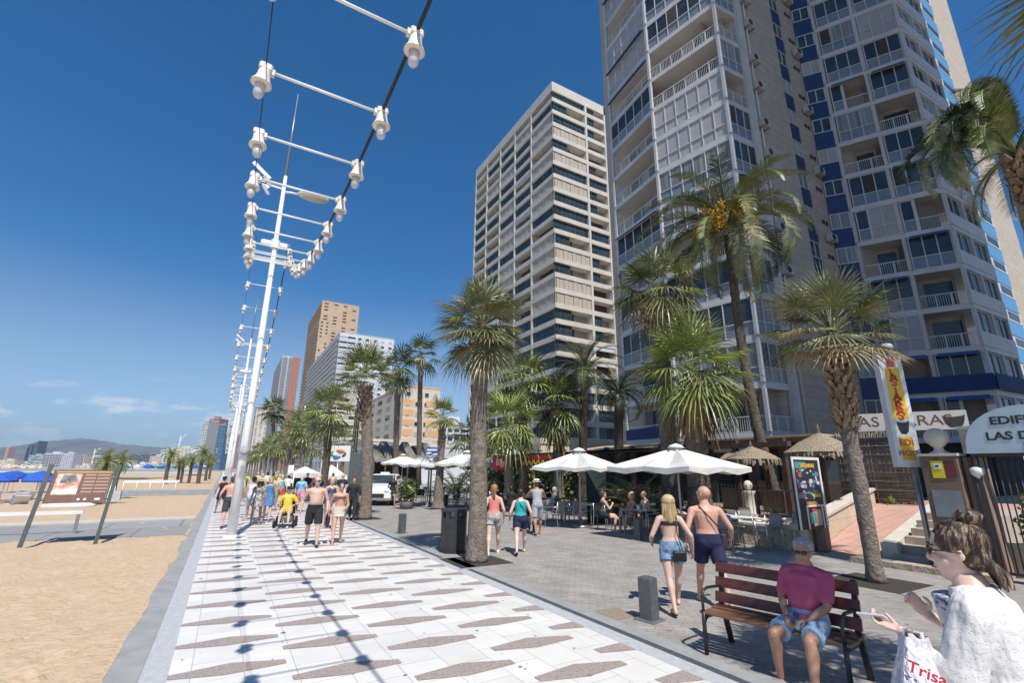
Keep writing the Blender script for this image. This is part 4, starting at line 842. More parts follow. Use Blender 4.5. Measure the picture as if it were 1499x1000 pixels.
# ---- bench
BW1 = M('bench_wood', (.075, .022, .018), .35, (.12, .04, .03), 3, .15, 20, stretch=(6, .5, 6)); BW2 = M('bench_seat_wood', (.15, .07, .04), .4, (.25, .13, .07), 4, .2, 20, stretch=(6, .5, 6)); IRON = M('bench_iron', (.012, .014, .016), .45, (.025, .027, .03), 20)
t = thing('park_bench', 'dark red slatted bench with black iron arms, one man sitting on it', 'bench', (4.785, 3.235, 0), R(11)); t.scale = (.93, .93, .93); hy = .70
for s_ in (-1, 1):
    g = MB(); y = s_*hy
    g.tube([(0, y, 0), (0, y, .3), (0.01, y, .44)], .024, IRON, 8); g.tube([(0.01, y, .40), (0, y, .58), (.04, y, .655), (.14, y, .672), (.42, y, .65)], .017, IRON, 8)
    g.build('leg', t); g = MB()
    g.bar((.48, y, .42), (.62, y, 0), .045, .05, IRON, up=(0, 1, 0)); g.build('leg', t)
    g = MB(); g.bar((.44, y, .38), (.56, y, .92), .045, .05, IRON, up=(0, 1, 0)); g.tube([(0, y, .40), (.12, y, .375), (.3, y, .365), (.46, y, .38)], .022, IRON, 8); g.tube([(.0, y, .30), (.06, y, .36), (.16, y, .375)], .014, IRON, 6); g.build('arm_frame', t)
g = MB()
for k in range(5): g.cbox((.035+.098*k, 0, .425-.012*math.sin(k)), (.082, 2*hy+.1, .028), 0, BW2 if k < 4 else BW1, bev=.006)
g.build('seat', t)
g = MB()
for k, z in enumerate((.53, .69, .85)):
    x = .44+(z-.38)*.222; a = math.atan(.222)
    for (w, h) in ((.028, .115),):
        v = Vector((math.sin(a), 0, math.cos(a)))*h/2; n_ = Vector((math.cos(a), 0, -math.sin(a)))*w
        g.frame(Vector((x-.045, -hy-.05, z))-v-n_/2, n_, (0, 2*hy+.1, 0), v*2, BW1)
g.build('backrest', t)
# ---- information board on the sand
t = thing('information_board', 'brown information board on two leaning dark posts in the sand', 'board', (-3.25, 16.47, -.05), math.atan2(.19, 1.33))
lean = (at(58, 682, 1)-CAM).normalized()
A0 = gr(28, 802, -.05); B0 = gr(137, 795, -.05); dA = 1.95
PD = M('board_post', (.035, .05, .045), .5, (.06, .075, .07), 10)
g = MB(); hw = (B0-A0).length/2; LY = .62; tz = 1.96
for s_ in (-1, 1): g = MB(); g.bar((s_*hw, 0, -.1), (s_*hw+.16, LY, tz), .085, .11, PD, up=(0, 1, 0)); g.build('post', t)
def bp_(u, v, off=0.0):      # u across 0..1, v up 0..1 along the posts
    p = Vector((-hw, 0, 0))+Vector((2*hw*u, 0, 0))+Vector((.16, LY, tz))*v; n_ = Vector((0, -tz, LY)).normalized(); return p+n_*off
BRN = M('board_brown', (.12, .055, .035), .5, (.16, .075, .05), 8)
g = MB(); q = [bp_(.10, .52, .01), bp_(.93, .52, .01), bp_(.93, .93, .01), bp_(.10, .93, .01)]; n_ = Vector((0, -tz, LY)).normalized()*-.04
g.add(q+[p+n_ for p in q], [(0, 1, 2, 3), (7, 6, 5, 4), (0, 4, 5, 1), (1, 5, 6, 2), (2, 6, 7, 3), (3, 7, 4, 0)], BRN); g.build('panel', t)
g = MB(); g.bar(bp_(.085, .52, 0), bp_(.085, .93, 0), .03, .05, PD, up=(0, 1, 0)); g.bar(bp_(.945, .52, 0), bp_(.945, .93, 0), .03, .05, PD, up=(0, 1, 0)); g.bar(bp_(0, .56, -.03), bp_(1, .56, -.03), .03, .03, PD); g.bar(bp_(0, .88, -.03), bp_(1, .88, -.03), .03, .03, PD); g.build('frame', t)
g = MB(); g.quad(bp_(.14, .62, .014), bp_(.49, .62, .014), bp_(.49, .88, .014), bp_(.14, .88, .014), M('board_picture', (.45, .13, .05), .5, (.85, .78, .7), 4, detail=2)); g.quad(bp_(.2, .76, .017), bp_(.46, .78, .017), bp_(.40, .87, .017), bp_(.22, .87, .017), M('picture_dark', (.08, .08, .09), .6, (.3, .28, .3), 6)); g.build('picture', t)
g = MB(); LT = M('board_text', (.42, .27, .22), .6); g.quad(bp_(.12, .895, .014), bp_(.92, .895, .014), bp_(.92, .91, .014), bp_(.12, .91, .014), M('board_yellow', (.55, .38, .08), .6))
for k in range(6): v = .855-.043*k; g.quad(bp_(.54, v, .014), bp_(.70, v, .014), bp_(.70, v+.02, .014), bp_(.54, v+.02, .014), LT); g.quad(bp_(.72, v, .014), bp_(.91, v, .014), bp_(.91, v+.018, .014), bp_(.72, v+.018, .014), LT)
for u0, u1 in ((.53, .57), (.62, .66), (.78, .86)): g.quad(bp_(u0, .545, .014), bp_(u1, .545, .014), bp_(u1, .57, .014), bp_(u0, .57, .014), WHITE)
g.build('text_lines', t)
# white rail behind the board
a = gr(-60, 759, .0); t = thing('beach_rail', 'low white horizontal rail across the sand behind the information board', 'rail', (-3.4, 19.2, .1))
g = MB(); g.box((-14, 0, .42), (.0, .06, .52), WHITE); g.build('rail', t)
for x in (-13.5, -9, -4.5, -.1): g = MB(); g.box((x-.04, 0, -.1), (x+.04, .06, .42), GREYM); g.build('post', t)
# ---- white parasols
CANV = M('parasol_canvas', (.60, .58, .54), .8, (.72, .70, .66), 2.2, .35, 5, bdist=.05); CANV.node_tree.nodes['Principled BSDF'].inputs['Transmission Weight'].default_value = 0
def parasol(x, y, ztop, half, rz, label, drop=.56, val=.11):
    t = thing('cafe_parasol', label, 'parasol', (x, y, 0), rz, 'white cafe parasols')
    g = MB(); g.tube([(0, 0, .05), (0, 0, ztop)], .027, M('parasol_pole', (.5, .47, .42), .5), 10); g.build('pole', t)
    g = MB(); g.lathe([(.3, 0), (.3, .05), (.08, .08), (.05, .3)], (0, 0, 0), GREYM, 16); g.build('base', t)
    g = MB(); N = 8; top = []; ze = ztop-drop
    rim = []
    for i in range(N):
        a = 2*math.pi*i/N; k = half*(1.41 if i % 2 else 1.0); rim.append((k*math.cos(a), k*math.sin(a)))
    M_ = 5; vs = [(0, 0, ztop)]
    for k in range(1, M_+1):
        q = k/M_
        for i in range(N*2):
            a = rim[i//2]; b = rim[(i//2+1) % N]; mid_ = i % 2; px = (a[0]+b[0])/2 if mid_ else a[0]; py = (a[1]+b[1])/2 if mid_ else a[1]
            sg = -.07*math.sin(math.pi*q)*(1.6 if mid_ else .2)-(.05*q if mid_ else 0)
            vs.append((px*q, py*q, ztop-drop*q**1.05+sg))
    n = N*2; fs = [(0, 1+i, 1+(i+1) % n) for i in range(n)]
    for k in range(M_-1): fs += [(1+k*n+i, 1+(k+1)*n+i, 1+(k+1)*n+(i+1) % n, 1+k*n+(i+1) % n) for i in range(n)]
    base = 1+(M_-1)*n; k0 = len(vs)
    for i in range(n): p = vs[base+i]; vs.append((p[0]*1.0, p[1]*1.0, p[2]-val*(1.15 if i % 2 else .85)))
    fs += [(base+i, k0+i, k0+(i+1) % n, base+(i+1) % n) for i in range(n)]
    g.add(vs, fs, CANV); o = g.build('canopy', t); sm = o.modifiers.new('thick', 'SOLIDIFY'); sm.thickness = .006
    g = MB(); g.lathe([(.0, .12), (.18, .06), (.26, -.02)], (0, 0, ztop), CANV, 10); g.build('cap', t)
    for i in range(N): g = MB(); g.tube([(0, 0, ztop-.07), (rim[i][0]*.98, rim[i][1]*.98, ze-.05)], .011, M('rib_wood', (.4, .36, .3), .6), 4); g.tube([(0, 0, ztop-.75), (rim[i][0]*.45, rim[i][1]*.45, ztop-.07-drop*.5)], .01, _m['rib_wood'], 4); g.build('rib', t)
    return t
parasol(10.9, 13.9, 2.56, 1.2, R(20), 'white square parasol over the outer cafe tables, left of the larger one'); parasol(11.35, 9.9, 2.55, 1.42, R(4), 'larger white parasol above the seated guests', .55, .14)
p = gr(682, 745); parasol(p.x, p.y, 2.75, 1.2, R(30), 'white parasol beyond the first palm trunk'); p = gr(625, 742); parasol(p.x, p.y, 2.7, 1.15, R(10), 'white parasol behind the young thick based palm')
p = gr(560, 735); parasol(p.x+3, p.y+6, 2.9, 1.2, R(10), 'small far white parasol behind the taxi')
# ---- cafe tables and chairs
ALU = M('chair_aluminium', (.50, .51, .52), .3, (.6, .61, .62), 20, metal=.8); WICK = M('grey_wicker', (.22, .22, .23), .8, (.34, .34, .35), 60, .4, 80); WICKD = M('black_wicker', (.025, .025, .028), .7, (.05, .05, .055), 60, .4, 80)
def chair_proto(label, wk):
    t = thing('cafe_chair', label, 'chair', (0, 0, 0), 0, 'cafe chairs')
    for sx in (-1, 1):
        g = MB(); g.tube([(sx*.24, .22, 0), (sx*.24, .22, .66), (sx*.24, -.05, .66), (sx*.22, -.24, .66)], .013, ALU, 6); g.build('leg', t)
        g = MB(); g.tube([(sx*.22, -.3, 0), (sx*.2, -.22, .45), (sx*.19, -.27, .84)], .013, ALU, 6); g.build('leg', t)
    g = MB(); g.cbox((0, 0, .44), (.44, .44, .03), 0, wk, bev=.012); g.build('seat', t)
    g = MB(); P = []
    for j in range(4):
        for i in range(7): a = (i/6-.5); P.append((a*.42, -.235-.05*j/3+.06*abs(a)*2*abs(a)*2*.25+.02, .5+.36*j/3-.03*(abs(a)*2)**2*(j == 3)))
    fs = [(j*7+i, j*7+i+1, (j+1)*7+i+1, (j+1)*7+i) for j in range(3) for i in range(6)]
    P2 = [(x, y-.02, z) for x, y, z in P]; fs2 = [tuple(k+28 for k in f[::-1]) for f in fs]
    g.add(P+P2, fs+fs2+[(i, i+28, i+29, i+1) for i in list(range(6))+list(range(21, 27))]+[(j*7+k, (j+1)*7+k, (j+1)*7+k+28, j*7+k+28) for j in range(3) for k in (0, 6)], wk, True); g.build('backrest', t); return t
chG = chair_proto('', WICK); chB = chair_proto('', WICKD); usedc = {0: False, 1: False}
def chair(kind, x, y, rz, label):
    src = chB if kind else chG
    if not usedc[kind]: usedc[kind] = True; src.location = (x, y, 0); src.rotation_euler = (0, 0, rz); src['label'] = label; return src
    return copy_tree(src, (x, y, 0), rz, label)
def table(x, y, rz, label, top=WHITE, sx=.8, sy=.8, nm='cafe_table'):
    t = thing(nm, label, 'table', (x, y, 0), rz, 'cafe tables')
    g = MB(); g.cbox((0, 0, .725), (sx, sy, .03), 0, top, bev=.01); g.build('table_top', t)
    for a in (-1, 1):
        for b in (-1, 1): g = MB(); g.tube([(a*(sx/2-.07), b*(sy/2-.07), .71), (a*(sx/2-.03), b*(sy/2-.03), 0)], .016, ALU, 6); g.build('leg', t)
    return t
# group right of the walking couple
tb = gr(1100, 803); table(11.75, 8.75, R(-12), 'white cafe table right of the walking couple, with a red ashtray', WHITE, .95, 1.2)
g = MB(); g.lathe([(.05, 0), (.06, .04), (.05, .07), (.0, .07)], (11.6, 8.8, .742), M('red_plastic', (.5, .03, .03), .4), 12); tag(g.build('ashtray'), 'small red ashtray on the white table behind the couple', 'ashtray')
for i, (px, py, rz, lb) in enumerate([(1128, 806, 70, 'grey wicker chair at the right side of the ashtray table, nearest the promenade'), (1160, 800, 60, 'grey wicker chair beside the stone wall, rightmost of the cafe chairs'), (1088, 796, 250, 'grey wicker chair tucked behind the ashtray table'), (1105, 790, 170, 'grey wicker chair on the far side of the ashtray table'), (1070, 806, -80, 'grey wicker chair left of the ashtray table, behind the walking man')]):
    p = gr(px, py); chair(0, p.x, p.y, R(rz), lb)
# group under the larger parasol, with guests
table(11.35, 11.45, R(15), 'glass topped cafe table between the seated guests', M('table_grey', (.35, .36, .37), .2), .8, .8)
for px, py, rz, lb in [(882, 776, -60, 'black wicker chair of the guest with crossed legs'), (920, 780, 40, 'black wicker chair of the guest in the pink top'), (955, 776, 60, 'black wicker chair of the bald guest'), (900, 764, 180, 'black wicker chair of the guest in black'), (968, 790, 90, 'black wicker chair half hidden behind the middle bollard')]:
    p = gr(px, py); chair(1, p.x, p.y, R(rz), lb)
# group under the left parasol
for i, (px, py, rz) in enumerate([(812, 772, 20), (836, 770, 20), (822, 762, 200), (846, 764, 170), (800, 764, 100)]):
    p = gr(px, py); chair(0, p.x, p.y, R(rz), ['silver backed chair left of the parasol pole, front left one', 'silver backed chair touching the parasol pole, front right one', 'silver backed chair behind the front left one', 'silver backed chair right behind the parasol pole', 'silver backed chair nearest the man in the straw hat'][i])
p = gr(830, 766); table(p.x, p.y, 0, 'cafe table under the left parasol', M('table_grey', (.35, .36, .37), .2)); p = gr(868, 770); table(p.x, p.y, 0, 'square table right of the parasol pole', WHITE)
# dark chairs beneath the far parasols
k = 0
for i, (px, py) in enumerate([(612, 741), (628, 738), (650, 742), (664, 745), (676, 741), (690, 744), (620, 735), (655, 736), (670, 737), (712, 745)]):
    p = gr(px, py); chair(1, p.x, p.y, random.uniform(0, 6), ['leftmost', 'second', 'third', 'fourth', 'fifth', 'sixth', 'seventh', 'eighth', 'ninth', 'last'][i]+' black chair under the far parasols, counted from the left')
for i, (px, py) in enumerate([(640, 738), (683, 741), (618, 738)]): p = gr(px, py); table(p.x, p.y, .3*i, ['table under the far parasols, behind the young palm', 'table beneath the parasol beyond the first palm trunk', 'table at the left end of the far terrace'][i], M('table_grey', (.35, .36, .37), .2))
def V3(z): return Vector((0, 0, z))
for i, (x, y, lb) in enumerate([(11.25, 11.5, 'tall glass near the woman with crossed legs'), (11.5, 11.35, 'beer glass in the middle of the guests\' table'), (11.4, 11.7, 'short glass at the far edge of the guests\' table'), (11.95, 8.5, 'empty glass at the near edge of the ashtray table')]):
    g = MB(); g.lathe([(.028, 0), (.034, .13), (.031, .13), (.026, .01), (0, .01)], (x, y, .742), M('drink_glass', (.55, .50, .35), .1, alpha=.75), 10); tag(g.build('glass'), lb, 'glass')
g = MB(); g.cbox((11.1, 11.3, .79), (.09, .06, .11), .3, WHITE); tag(g.build('napkin_holder'), 'white napkin holder on the guests\' table', 'napkin holder')
# ================================================================ TERRACE OF THE BAR
STONE = M('rubble_stone', (.30, .24, .17), .95, (.52, .44, .33), 5, 1.0, 7, bdist=.08); COP = M('coping_stone', (.55, .50, .42), .8, (.64, .59, .51), 3, .2)
RWALL = brickmat('ramp_wall_block', (.60, .49, .36), (.56, .45, .33), (.45, .36, .27), .6, .3, .01, .85, rot=(R(90), 0, 0), noise=.12); PINK = brickmat('pink_paving', (.50, .30, .24), (.55, .34, .27), (.36, .22, .18), .3, .3, .01, .85, noise=.1)
t = thing('terrace_wall', 'low rubble stone wall with pale coping behind the cafe chairs', 'wall')
wp = [(13.2, 14.4), (12.85, 12.6), (12.6, 10.6), (12.5, 8.8), (12.62, 7.25)]
g = MB(); g2 = MB()
for a, b in zip(wp[:-1], wp[1:]): g.bar((*a, .24), (*b, .24), .34, .52, STONE); g2.bar((*a, .53), (*b, .53), .42, .06, COP)
g.build('stone_face', t); g2.build('coping', t)
t = thing('ramp_wall', 'smooth pale wall rising beside the pink ramp', 'wall')
ra, rb = Vector((12.5, 7.08, 0)), Vector((19.6, 8.6, 0)); dv = (rb-ra)
g = MB(); sd = Vector((-dv.y, dv.x, 0)).normalized()*.3; g.add([ra, rb, rb+sd, ra+sd, ra+Vector((0, 0, .56)), rb+Vector((0, 0, 1.3)), rb+sd+Vector((0, 0, 1.3)), ra+sd+Vector((0, 0, .56))], [(0, 3, 2, 1), (4, 5, 6, 7), (0, 1, 5, 4), (1, 2, 6, 5), (2, 3, 7, 6), (3, 0, 4, 7)], RWALL); g.build('wall_face', t)
g = MB(); g.bar(ra+sd*.5+Vector((-.05, 0, .60)), rb+sd*.5+Vector((0, 0, 1.34)), .42, .07, COP); g.build('coping', t)
g = MB(); q0 = Vector((13.0, 5.75, .0)); q1 = Vector((13.0, 7.16, .0)); q2 = rb+Vector((0, -.02, .85)); q3 = Vector((19.6, 6.6, .85)); g.add([q0, q3, q2, q1, q0-Vector((0, 0, .3)), q3-Vector((0, 0, 1)), q2-Vector((0, 0, 1)), q1-Vector((0, 0, .3))], [(0, 1, 2, 3), (0, 4, 5, 1), (1, 5, 6, 2), (2, 6, 7, 3), (3, 7, 4, 0)], PINK); struct(g, 'ramp')
g = MB(); g.bar((13.0, 5.6, .12), (18.6, 6.35, .95), .3, .5, COP); o = g.build('ramp_kerb'); tag(o, 'pale sloping kerb between the pink ramp and the stairs', 'kerb')
t = thing('steps', 'short flight of pale stone steps beside the brown pillar', 'steps', (12.9, 4.9, 0)); g = MB()
for k in range(6): g.box((.36*k, -.7, 0), (.36*(k+1)+(.0 if k < 5 else 3.0), .62, .16*(k+1)-.001*k), M('step_stone', (.38, .32, .26), .85, (.5, .43, .36), 6, .3))
g.build('flight', t)
g = MB(); g.box((12.0, 3.6, -.006), (12.35, 5.95, .11), STONE); g.box((12.35, 3.6, -.006), (12.9, 5.95, .05), DG); struct(g, 'step_kerb')
g = MB(); g.prism([(13.3, 15), (12.8, 10), (12.8, 7.5), (19.6, 8.95), (25, 9.3), (38, 9.0), (38, 15.6), (26, 15.7), (24, 27), (14, 27)], .0, .45, M('bed_soil', (.18, .14, .10), .95, (.32, .26, .2), 4, .6)); struct(g, 'planting_bed')
g = MB(); g.prism([(19.61, 4), (26, 2), (40, 2), (40, 9), (19.61, 8.6)], 0, .86, PINK); struct(g, 'upper_terrace')
# brown utility box on the ramp wall
g = MB(); g.cbox((13.05, 7.02, .33), (.42, .2, .66), R(12), M('brown_box', (.17, .11, .08), .7, (.22, .15, .11), 4), bev=.01); g.cbox((13.05, 7.02, .675), (.46, .24, .03), R(12), _m['brown_box']); tag(g.build('utility_box'), 'brown box standing against the pale ramp wall', 'utility box')
# black railing with spear tops
def fence(name, pts, z0, h, label, mat, step=.12, spear=.07, pr=.009):
    t = thing(name, label, 'fence'); rails = MB(); bars = MB()
    for a, b in zip(pts[:-1], pts[1:]):
        A = Vector((*a, 0)); B = Vector((*b, 0)); L = (B-A).length; za = z0 if not hasattr(z0, '__len__') else z0
        for zz in (z0+.12, z0+h-.12): rails.bar(A+Vector((0, 0, zz)), B+Vector((0, 0, zz)), .02, .035, mat)
        n = int(L/step)
        for i in range(n+1): p = A.lerp(B, i/n); bars.tube([p+Vector((0, 0, z0)), p+Vector((0, 0, z0+h))], [pr, pr], mat, 4, smooth=False); bars.tube([p+Vector((0, 0, z0+h)), p+Vector((0, 0, z0+h+spear))], [pr*2, .002], mat, 4, smooth=False)
    rails.build('rails', t); o = bars.build('bars', t); return t
fence('iron_fence', [(14.6, 19), (14.2, 14.5), (14.0, 12), (14.0, 9.6), (14.9, 8.4), (18.5, 9.1)], .45, 1.0, 'black iron fence with spear tops around the bar terrace', BLACK)
# reed fence
REED = M('reed_screen', (.20, .17, .13), .95, (.40, .35, .28), 2.5, .9, 26, stretch=(.3, .3, 5), bdist=.05)
t = thing('reed_fence', 'tall grey brown reed screen above the steps', 'fence'); g = MB(); pf = [at(1238, 752, 17.5), at(1300, 752, 16.4), at(1350, 752, 15.6)]
for a, b in zip(pf[:-1], pf[1:]):
    N = 70; ab = (b-a); ab.z = 0; no_ = Vector((-ab.y, ab.x, 0)).normalized()
    for q in range(N): P_ = a+ab*(q+.5)/N+no_*random.uniform(-.02, .02); w_ = ab.length/N*.62; g.tube([(P_.x, P_.y, .86), (P_.x+random.uniform(-.02, .02), P_.y, 2.1), (P_.x, P_.y, 3.30+random.uniform(-.08, .06))], w_, REED, 5)
g.build('reeds', t); g = MB()
for a, b in zip(pf[:-1], pf[1:]):
    for j in range(8): z = 1.0+.3*j; g.bar((a.x-.03, a.y-.05, z), (b.x-.03, b.y-.05, z+.01), .05, .02, REED)
g.build('battens', t)
# thatched parasols
THAT = M('thatch', (.20, .155, .10), .95, (.42, .35, .26), 18, .9, 40, stretch=(1, 1, .25), bdist=.04); WOODD = M('dark_wood', (.06, .035, .025), .8, (.10, .06, .045), 6)
def thatch(px, py_apex, py_rim, wpx, Z, zb, label, seed):
    a = at(px, py_apex, Z); k = Z/F_PX; rad = wpx*k/2; hgt = (py_rim-py_apex)*k
    t = thing('thatched_parasol', label, 'parasol', (a.x, a.y, zb), 0, 'thatched parasols'); zt = a.z-zb; rd = random.Random(seed)
    g = MB(); g.tube([(0, 0, 0), (0, 0, zt-.1)], .06, WOODD, 8); g.build('pole', t)
    g = MB(); n = 28; prof = [(.02, zt), (.03, zt-hgt*.28), (rad*.22, zt-hgt*.42), (rad*.55, zt-hgt*.62), (rad*.85, zt-hgt*.86), (rad, zt-hgt)]
    vs = []
    for r_, z in prof:
        for j in range(n): a_ = 2*math.pi*j/n; q = 1+rd.uniform(-.03, .03); vs.append((r_*q*math.cos(a_), r_*q*math.sin(a_), z+rd.uniform(-.02, .02)))
    g.add(vs, [(i*n+j, i*n+(j+1) % n, (i+1)*n+(j+1) % n, (i+1)*n+j) for i in range(len(prof)-1) for j in range(n)], THAT, True)
    for i in range(260):
        a_ = rd.uniform(0, 6.28); q = rd.uniform(.75, 1.0); p = Vector((rad*q*math.cos(a_), rad*q*math.sin(a_), zt-hgt*(1-.18*(1-q)*4))); o = Vector((math.cos(a_), math.sin(a_), 0)); w_ = Vector((-o.y, o.x, 0))*.035; e = p+o*.04+Vector((0, 0, -rd.uniform(.12, .26)))
        g.add([p-w_, p+w_, e+w_*.5, e-w_*.5], [(0, 1, 2, 3)], THAT)
    g.build('thatch_roof', t); return t
thatch(1098, 646, 672, 74, 17.0, .45, 'thatched parasol beside the tall date palm trunk, left one', 1); thatch(1196, 622, 662, 96, 15.2, .45, 'larger thatched parasol behind the poster board', 2); thatch(1075, 654, 672, 50, 19, .45, 'small thatched parasol partly hidden behind the left one', 3)
# bar building: pergola, solid block painted as a shaded room, awnings
t = thing('beach_bar', 'dark open fronted bar under the tower with timber pergola and tan awnings', 'bar building')
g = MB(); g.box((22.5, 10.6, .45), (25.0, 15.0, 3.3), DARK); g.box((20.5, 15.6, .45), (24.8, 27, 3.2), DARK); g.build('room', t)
g = MB(); TANC = M('tan_awning', (.42, .30, .18), .85, (.52, .39, .25), 3)
for y in (16.5, 19, 21.5): g.add([(17.2, y, 2.95), (17.2, y+2.3, 2.95), (20.6, y+2.3, 3.4), (20.6, y, 3.4), (17.2, y, 2.86), (17.2, y+2.3, 2.86), (20.6, y+2.3, 3.31), (20.6, y, 3.31)], [(0, 1, 2, 3), (7, 6, 5, 4), (0, 4, 5, 1), (1, 5, 6, 2), (2, 6, 7, 3), (3, 7, 4, 0)], TANC)
g.box((20.3, 10.5, 3.32), (23.2, 15.2, 3.40), TANC); g.build('awning', t)
for i in range(8): g = MB(); g.box((17.3, 10.2+1.9*i, .45), (17.5, 10.4+1.9*i, 3.1), WOODD); g.build('post', t)
g = MB(); g.box((17.2, 10.0, 2.78), (17.45, 24.5, 2.95), WOODD); g.box((20.3, 10.3, 3.1), (20.45, 15.5, 3.28), WOODD); g.build('beam', t)
g = MB(); g.box((22.0, 9.6, .45), (22.3, 15.5, 1.5), M('bar_counter', (.22, .12, .07), .6, (.3, .18, .1), 4)); g.build('counter', t)
for i in range(7): g = MB(); g.box((17.5, 10.6+1.7*i, .45), (17.9, 11.4+1.7*i, 1.25), _m['bar_counter']); g.build('booth', t)
for i in range(5): g = MB(); g.box((22.3, 10.9+.9*i, 1.4), (22.46, 11.5+.9*i, 2.4), M('bar_window', (.12, .16, .2), .2)); g.build('window', t)
# clutter on the terrace: tables, rocks, agaves
rd = random.Random(6); RK = M('pale_rock', (.42, .36, .28), .95, (.58, .52, .43), 4, .8, 8)
for i in range(16):
    x = 12.95+rd.random()*.8; y = 7.8+i*.42; g = MB(); g.ell((x, y, .5), (rd.uniform(.1, .22), rd.uniform(.1, .25), rd.uniform(.07, .16)), RK, 7, smooth=False); tag(g.build('rock'), 'pale rock in the bed above the cafe wall', 'rock', 'pale rocks edging the planting bed')
p = at(1095, 712, 15.6); t = thing('stone_column', 'short carved stone column in the planting bed left of the date palm', 'stone column', (p.x, p.y, .45)); g = MB(); g.lathe([(.2, 0), (.2, .1), (.15, .14), (.15, .7), (.2, .78), (.2, .85)], (0, 0, 0), COP, 14); g.build('shaft', t); g = MB(); g.ell((0, 0, 1.0), (.17, .12, .16), COP, 10); g.build('finial', t)
def plant(name, label, x, y, z, n, L, mat, el=(20, 75), w=.05, sag=.5, cat='plant', seed=1, group=None):
    rd = random.Random(seed); g = MB()
    for i in range(n):
        a = rd.uniform(0, 6.28); e = R(rd.uniform(*el)); l = L*rd.uniform(.7, 1.1); d = Vector((math.cos(a)*math.cos(e), math.sin(a)*math.cos(e), math.sin(e))); s_ = Vector((-math.sin(a), math.cos(a), 0))*w
        b = Vector((x, y, z)); m1 = b+d*l*.55; m2 = b+d*l+Vector((0, 0, -sag*l*.35)); g.add([b-s_, b+s_, m1+s_*.9, m1-s_*.9, m2], [(0, 1, 2, 3), (3, 2, 4)], mat)
    o = g.build(name); tag(o, label, cat, group); return o
def cycad(label, px, py, Z, L, seed):
    p = at(px, py, Z); random.seed(seed); g = MB()
    for i in range(26): frond(g, (0, 0, 0), i*2.399, R(random.uniform(15, 75)), L*random.uniform(.8, 1.1), R(70), [G4, G1, G2][i % 3], 22, .3, .03)
    t = thing('low_palm', label, 'palm', (p.x, p.y, .45)); g.build('crown', t)
    g = MB(); g.lathe([(.2, 0), (.22, .3), (.12, .42)], (0, 0, -.3), TRKD, 10); g.build('trunk', t)
cycad('low spreading palm behind the iron fence, between the two cafe parasols', 930, 735, 17.2, 2.0, 71); cycad('low spreading palm behind the far cafe parasols', 700, 735, 26, 2.3, 72); cycad('low leafy palm left of the bar sign', 668, 735, 28, 2.2, 73)
plant('agave', 'small agave at the foot of the tall date palm', 14.6, 9.2, .45, 22, .5, G4, seed=5); plant('aloe', 'dark spiky aloe beside the poster board', 13.3, 8.3, .45, 26, .45, G4, seed=7); plant('shrub', 'small weed at the foot of the reed screen', pf[1].x-.2, pf[1].y-.25, .86, 40, .4, G3, (5, 80), .025, seed=8)
def bush(label, x, y, z, rx, rz_, n, mats, seed, name='bush', leaf=.07, group=None):
    rd = random.Random(seed); g = MB()
    for i in range(n):
        u = Vector((rd.gauss(0, 1), rd.gauss(0, 1), rd.gauss(0, 1))).normalized(); k = rd.uniform(.55, 1.08); lump = 1+.22*math.sin(u.x*5+seed)*math.cos(u.z*6+u.y*4); c = Vector((x+u.x*rx*k*lump, y+u.y*rx*k*lump, z+rz_+u.z*rz_*k*lump)); a = Vector((rd.gauss(0, 1), rd.gauss(0, 1), rd.gauss(0, 1))).normalized(); b = a.cross(u+Vector((.01, 0, 0))).normalized()*leaf*rd.uniform(.6, 1.2); a = a*leaf*rd.uniform(.8, 1.6)
        g.add([c-a, c+b, c+a, c-b], [(0, 1, 2, 3)], mats[i % len(mats)])
    o = g.build(name); tag(o, label, 'bush', group); return o
bush('dense dark hedge behind the far cafe chairs', 15.8, 27, .2, 2.6, 1.4, 2600, [G4, G1, G3], 3, leaf=.12); bush('dark bush right of the bright palms', 15.8, 21.5, .2, 1.7, 1.2, 1600, [G4, G1], 4, leaf=.1)
bush('round green planter bush beside the taxi', *hz(598, 24).xy, .3, .55, .55, 700, [G4, G1], 5, leaf=.06)
p = hz(598, 24); g = MB(); g.lathe([(.3, 0), (.36, .35), (.33, .35), (.3, .3)], (p.x, p.y, 0), M('planter_pot', (.12, .11, .1), .7), 14); tag(g.build('plant_pot'), 'dark round pot under the round bush by the taxi', 'plant pot')
# poster board
t = thing('poster_board', 'tall framed poster board standing behind the corner of the terrace wall', 'poster board'); Zp = 10.9
def pp(px, py, off=0): return at(px, py, Zp+off)
a = at(1166, 756, 11.25); b = at(1207, 752, 11.9); z0_ = .56; ztop_ = at(1157, 668, 11.25).z
A = Vector((a.x, a.y, 0)); B = Vector((b.x, b.y, 0)); u = (B-A); ud = u.normalized(); nn = Vector((ud.y, -ud.x, 0)); 
if nn.dot(-fw) < 0: nn = -nn
def bq(g, u0, u1, v0, v1, off, mat, th=.01): g.frame(A+u*u0+Vector((0, 0, z0_+(ztop_-z0_)*v0))+nn*off, u*(u1-u0), nn*th, (0, 0, (ztop_-z0_)*(v1-v0)), mat)
g = MB(); bq(g, 0, 1, 0, 1, 0, M('poster_black', (.02, .025, .035), .5), .05); g.build('panel', t)
g = MB()
for q in ((0, .06, 0, 1), (.94, 1, 0, 1), (.06, .94, .96, 1), (.3, .94, .30, .325)): bq(g, *q, .051, WHITE, .012)
bq(g, .30, .34, 0, .30, .0512, WHITE, .012); bq(g, .84, .88, 0, .30, .0512, WHITE, .012); g.build('frame', t)
rd = random.Random(4); PC = [M('poster_blue', (.12, .22, .42), .5), M('poster_pale', (.55, .62, .68), .5), M('poster_lilac', (.35, .28, .42), .5), M('poster_teal', (.08, .28, .26), .5), M('poster_red', (.45, .08, .08), .5), M('poster_navy', (.03, .05, .14), .5)]
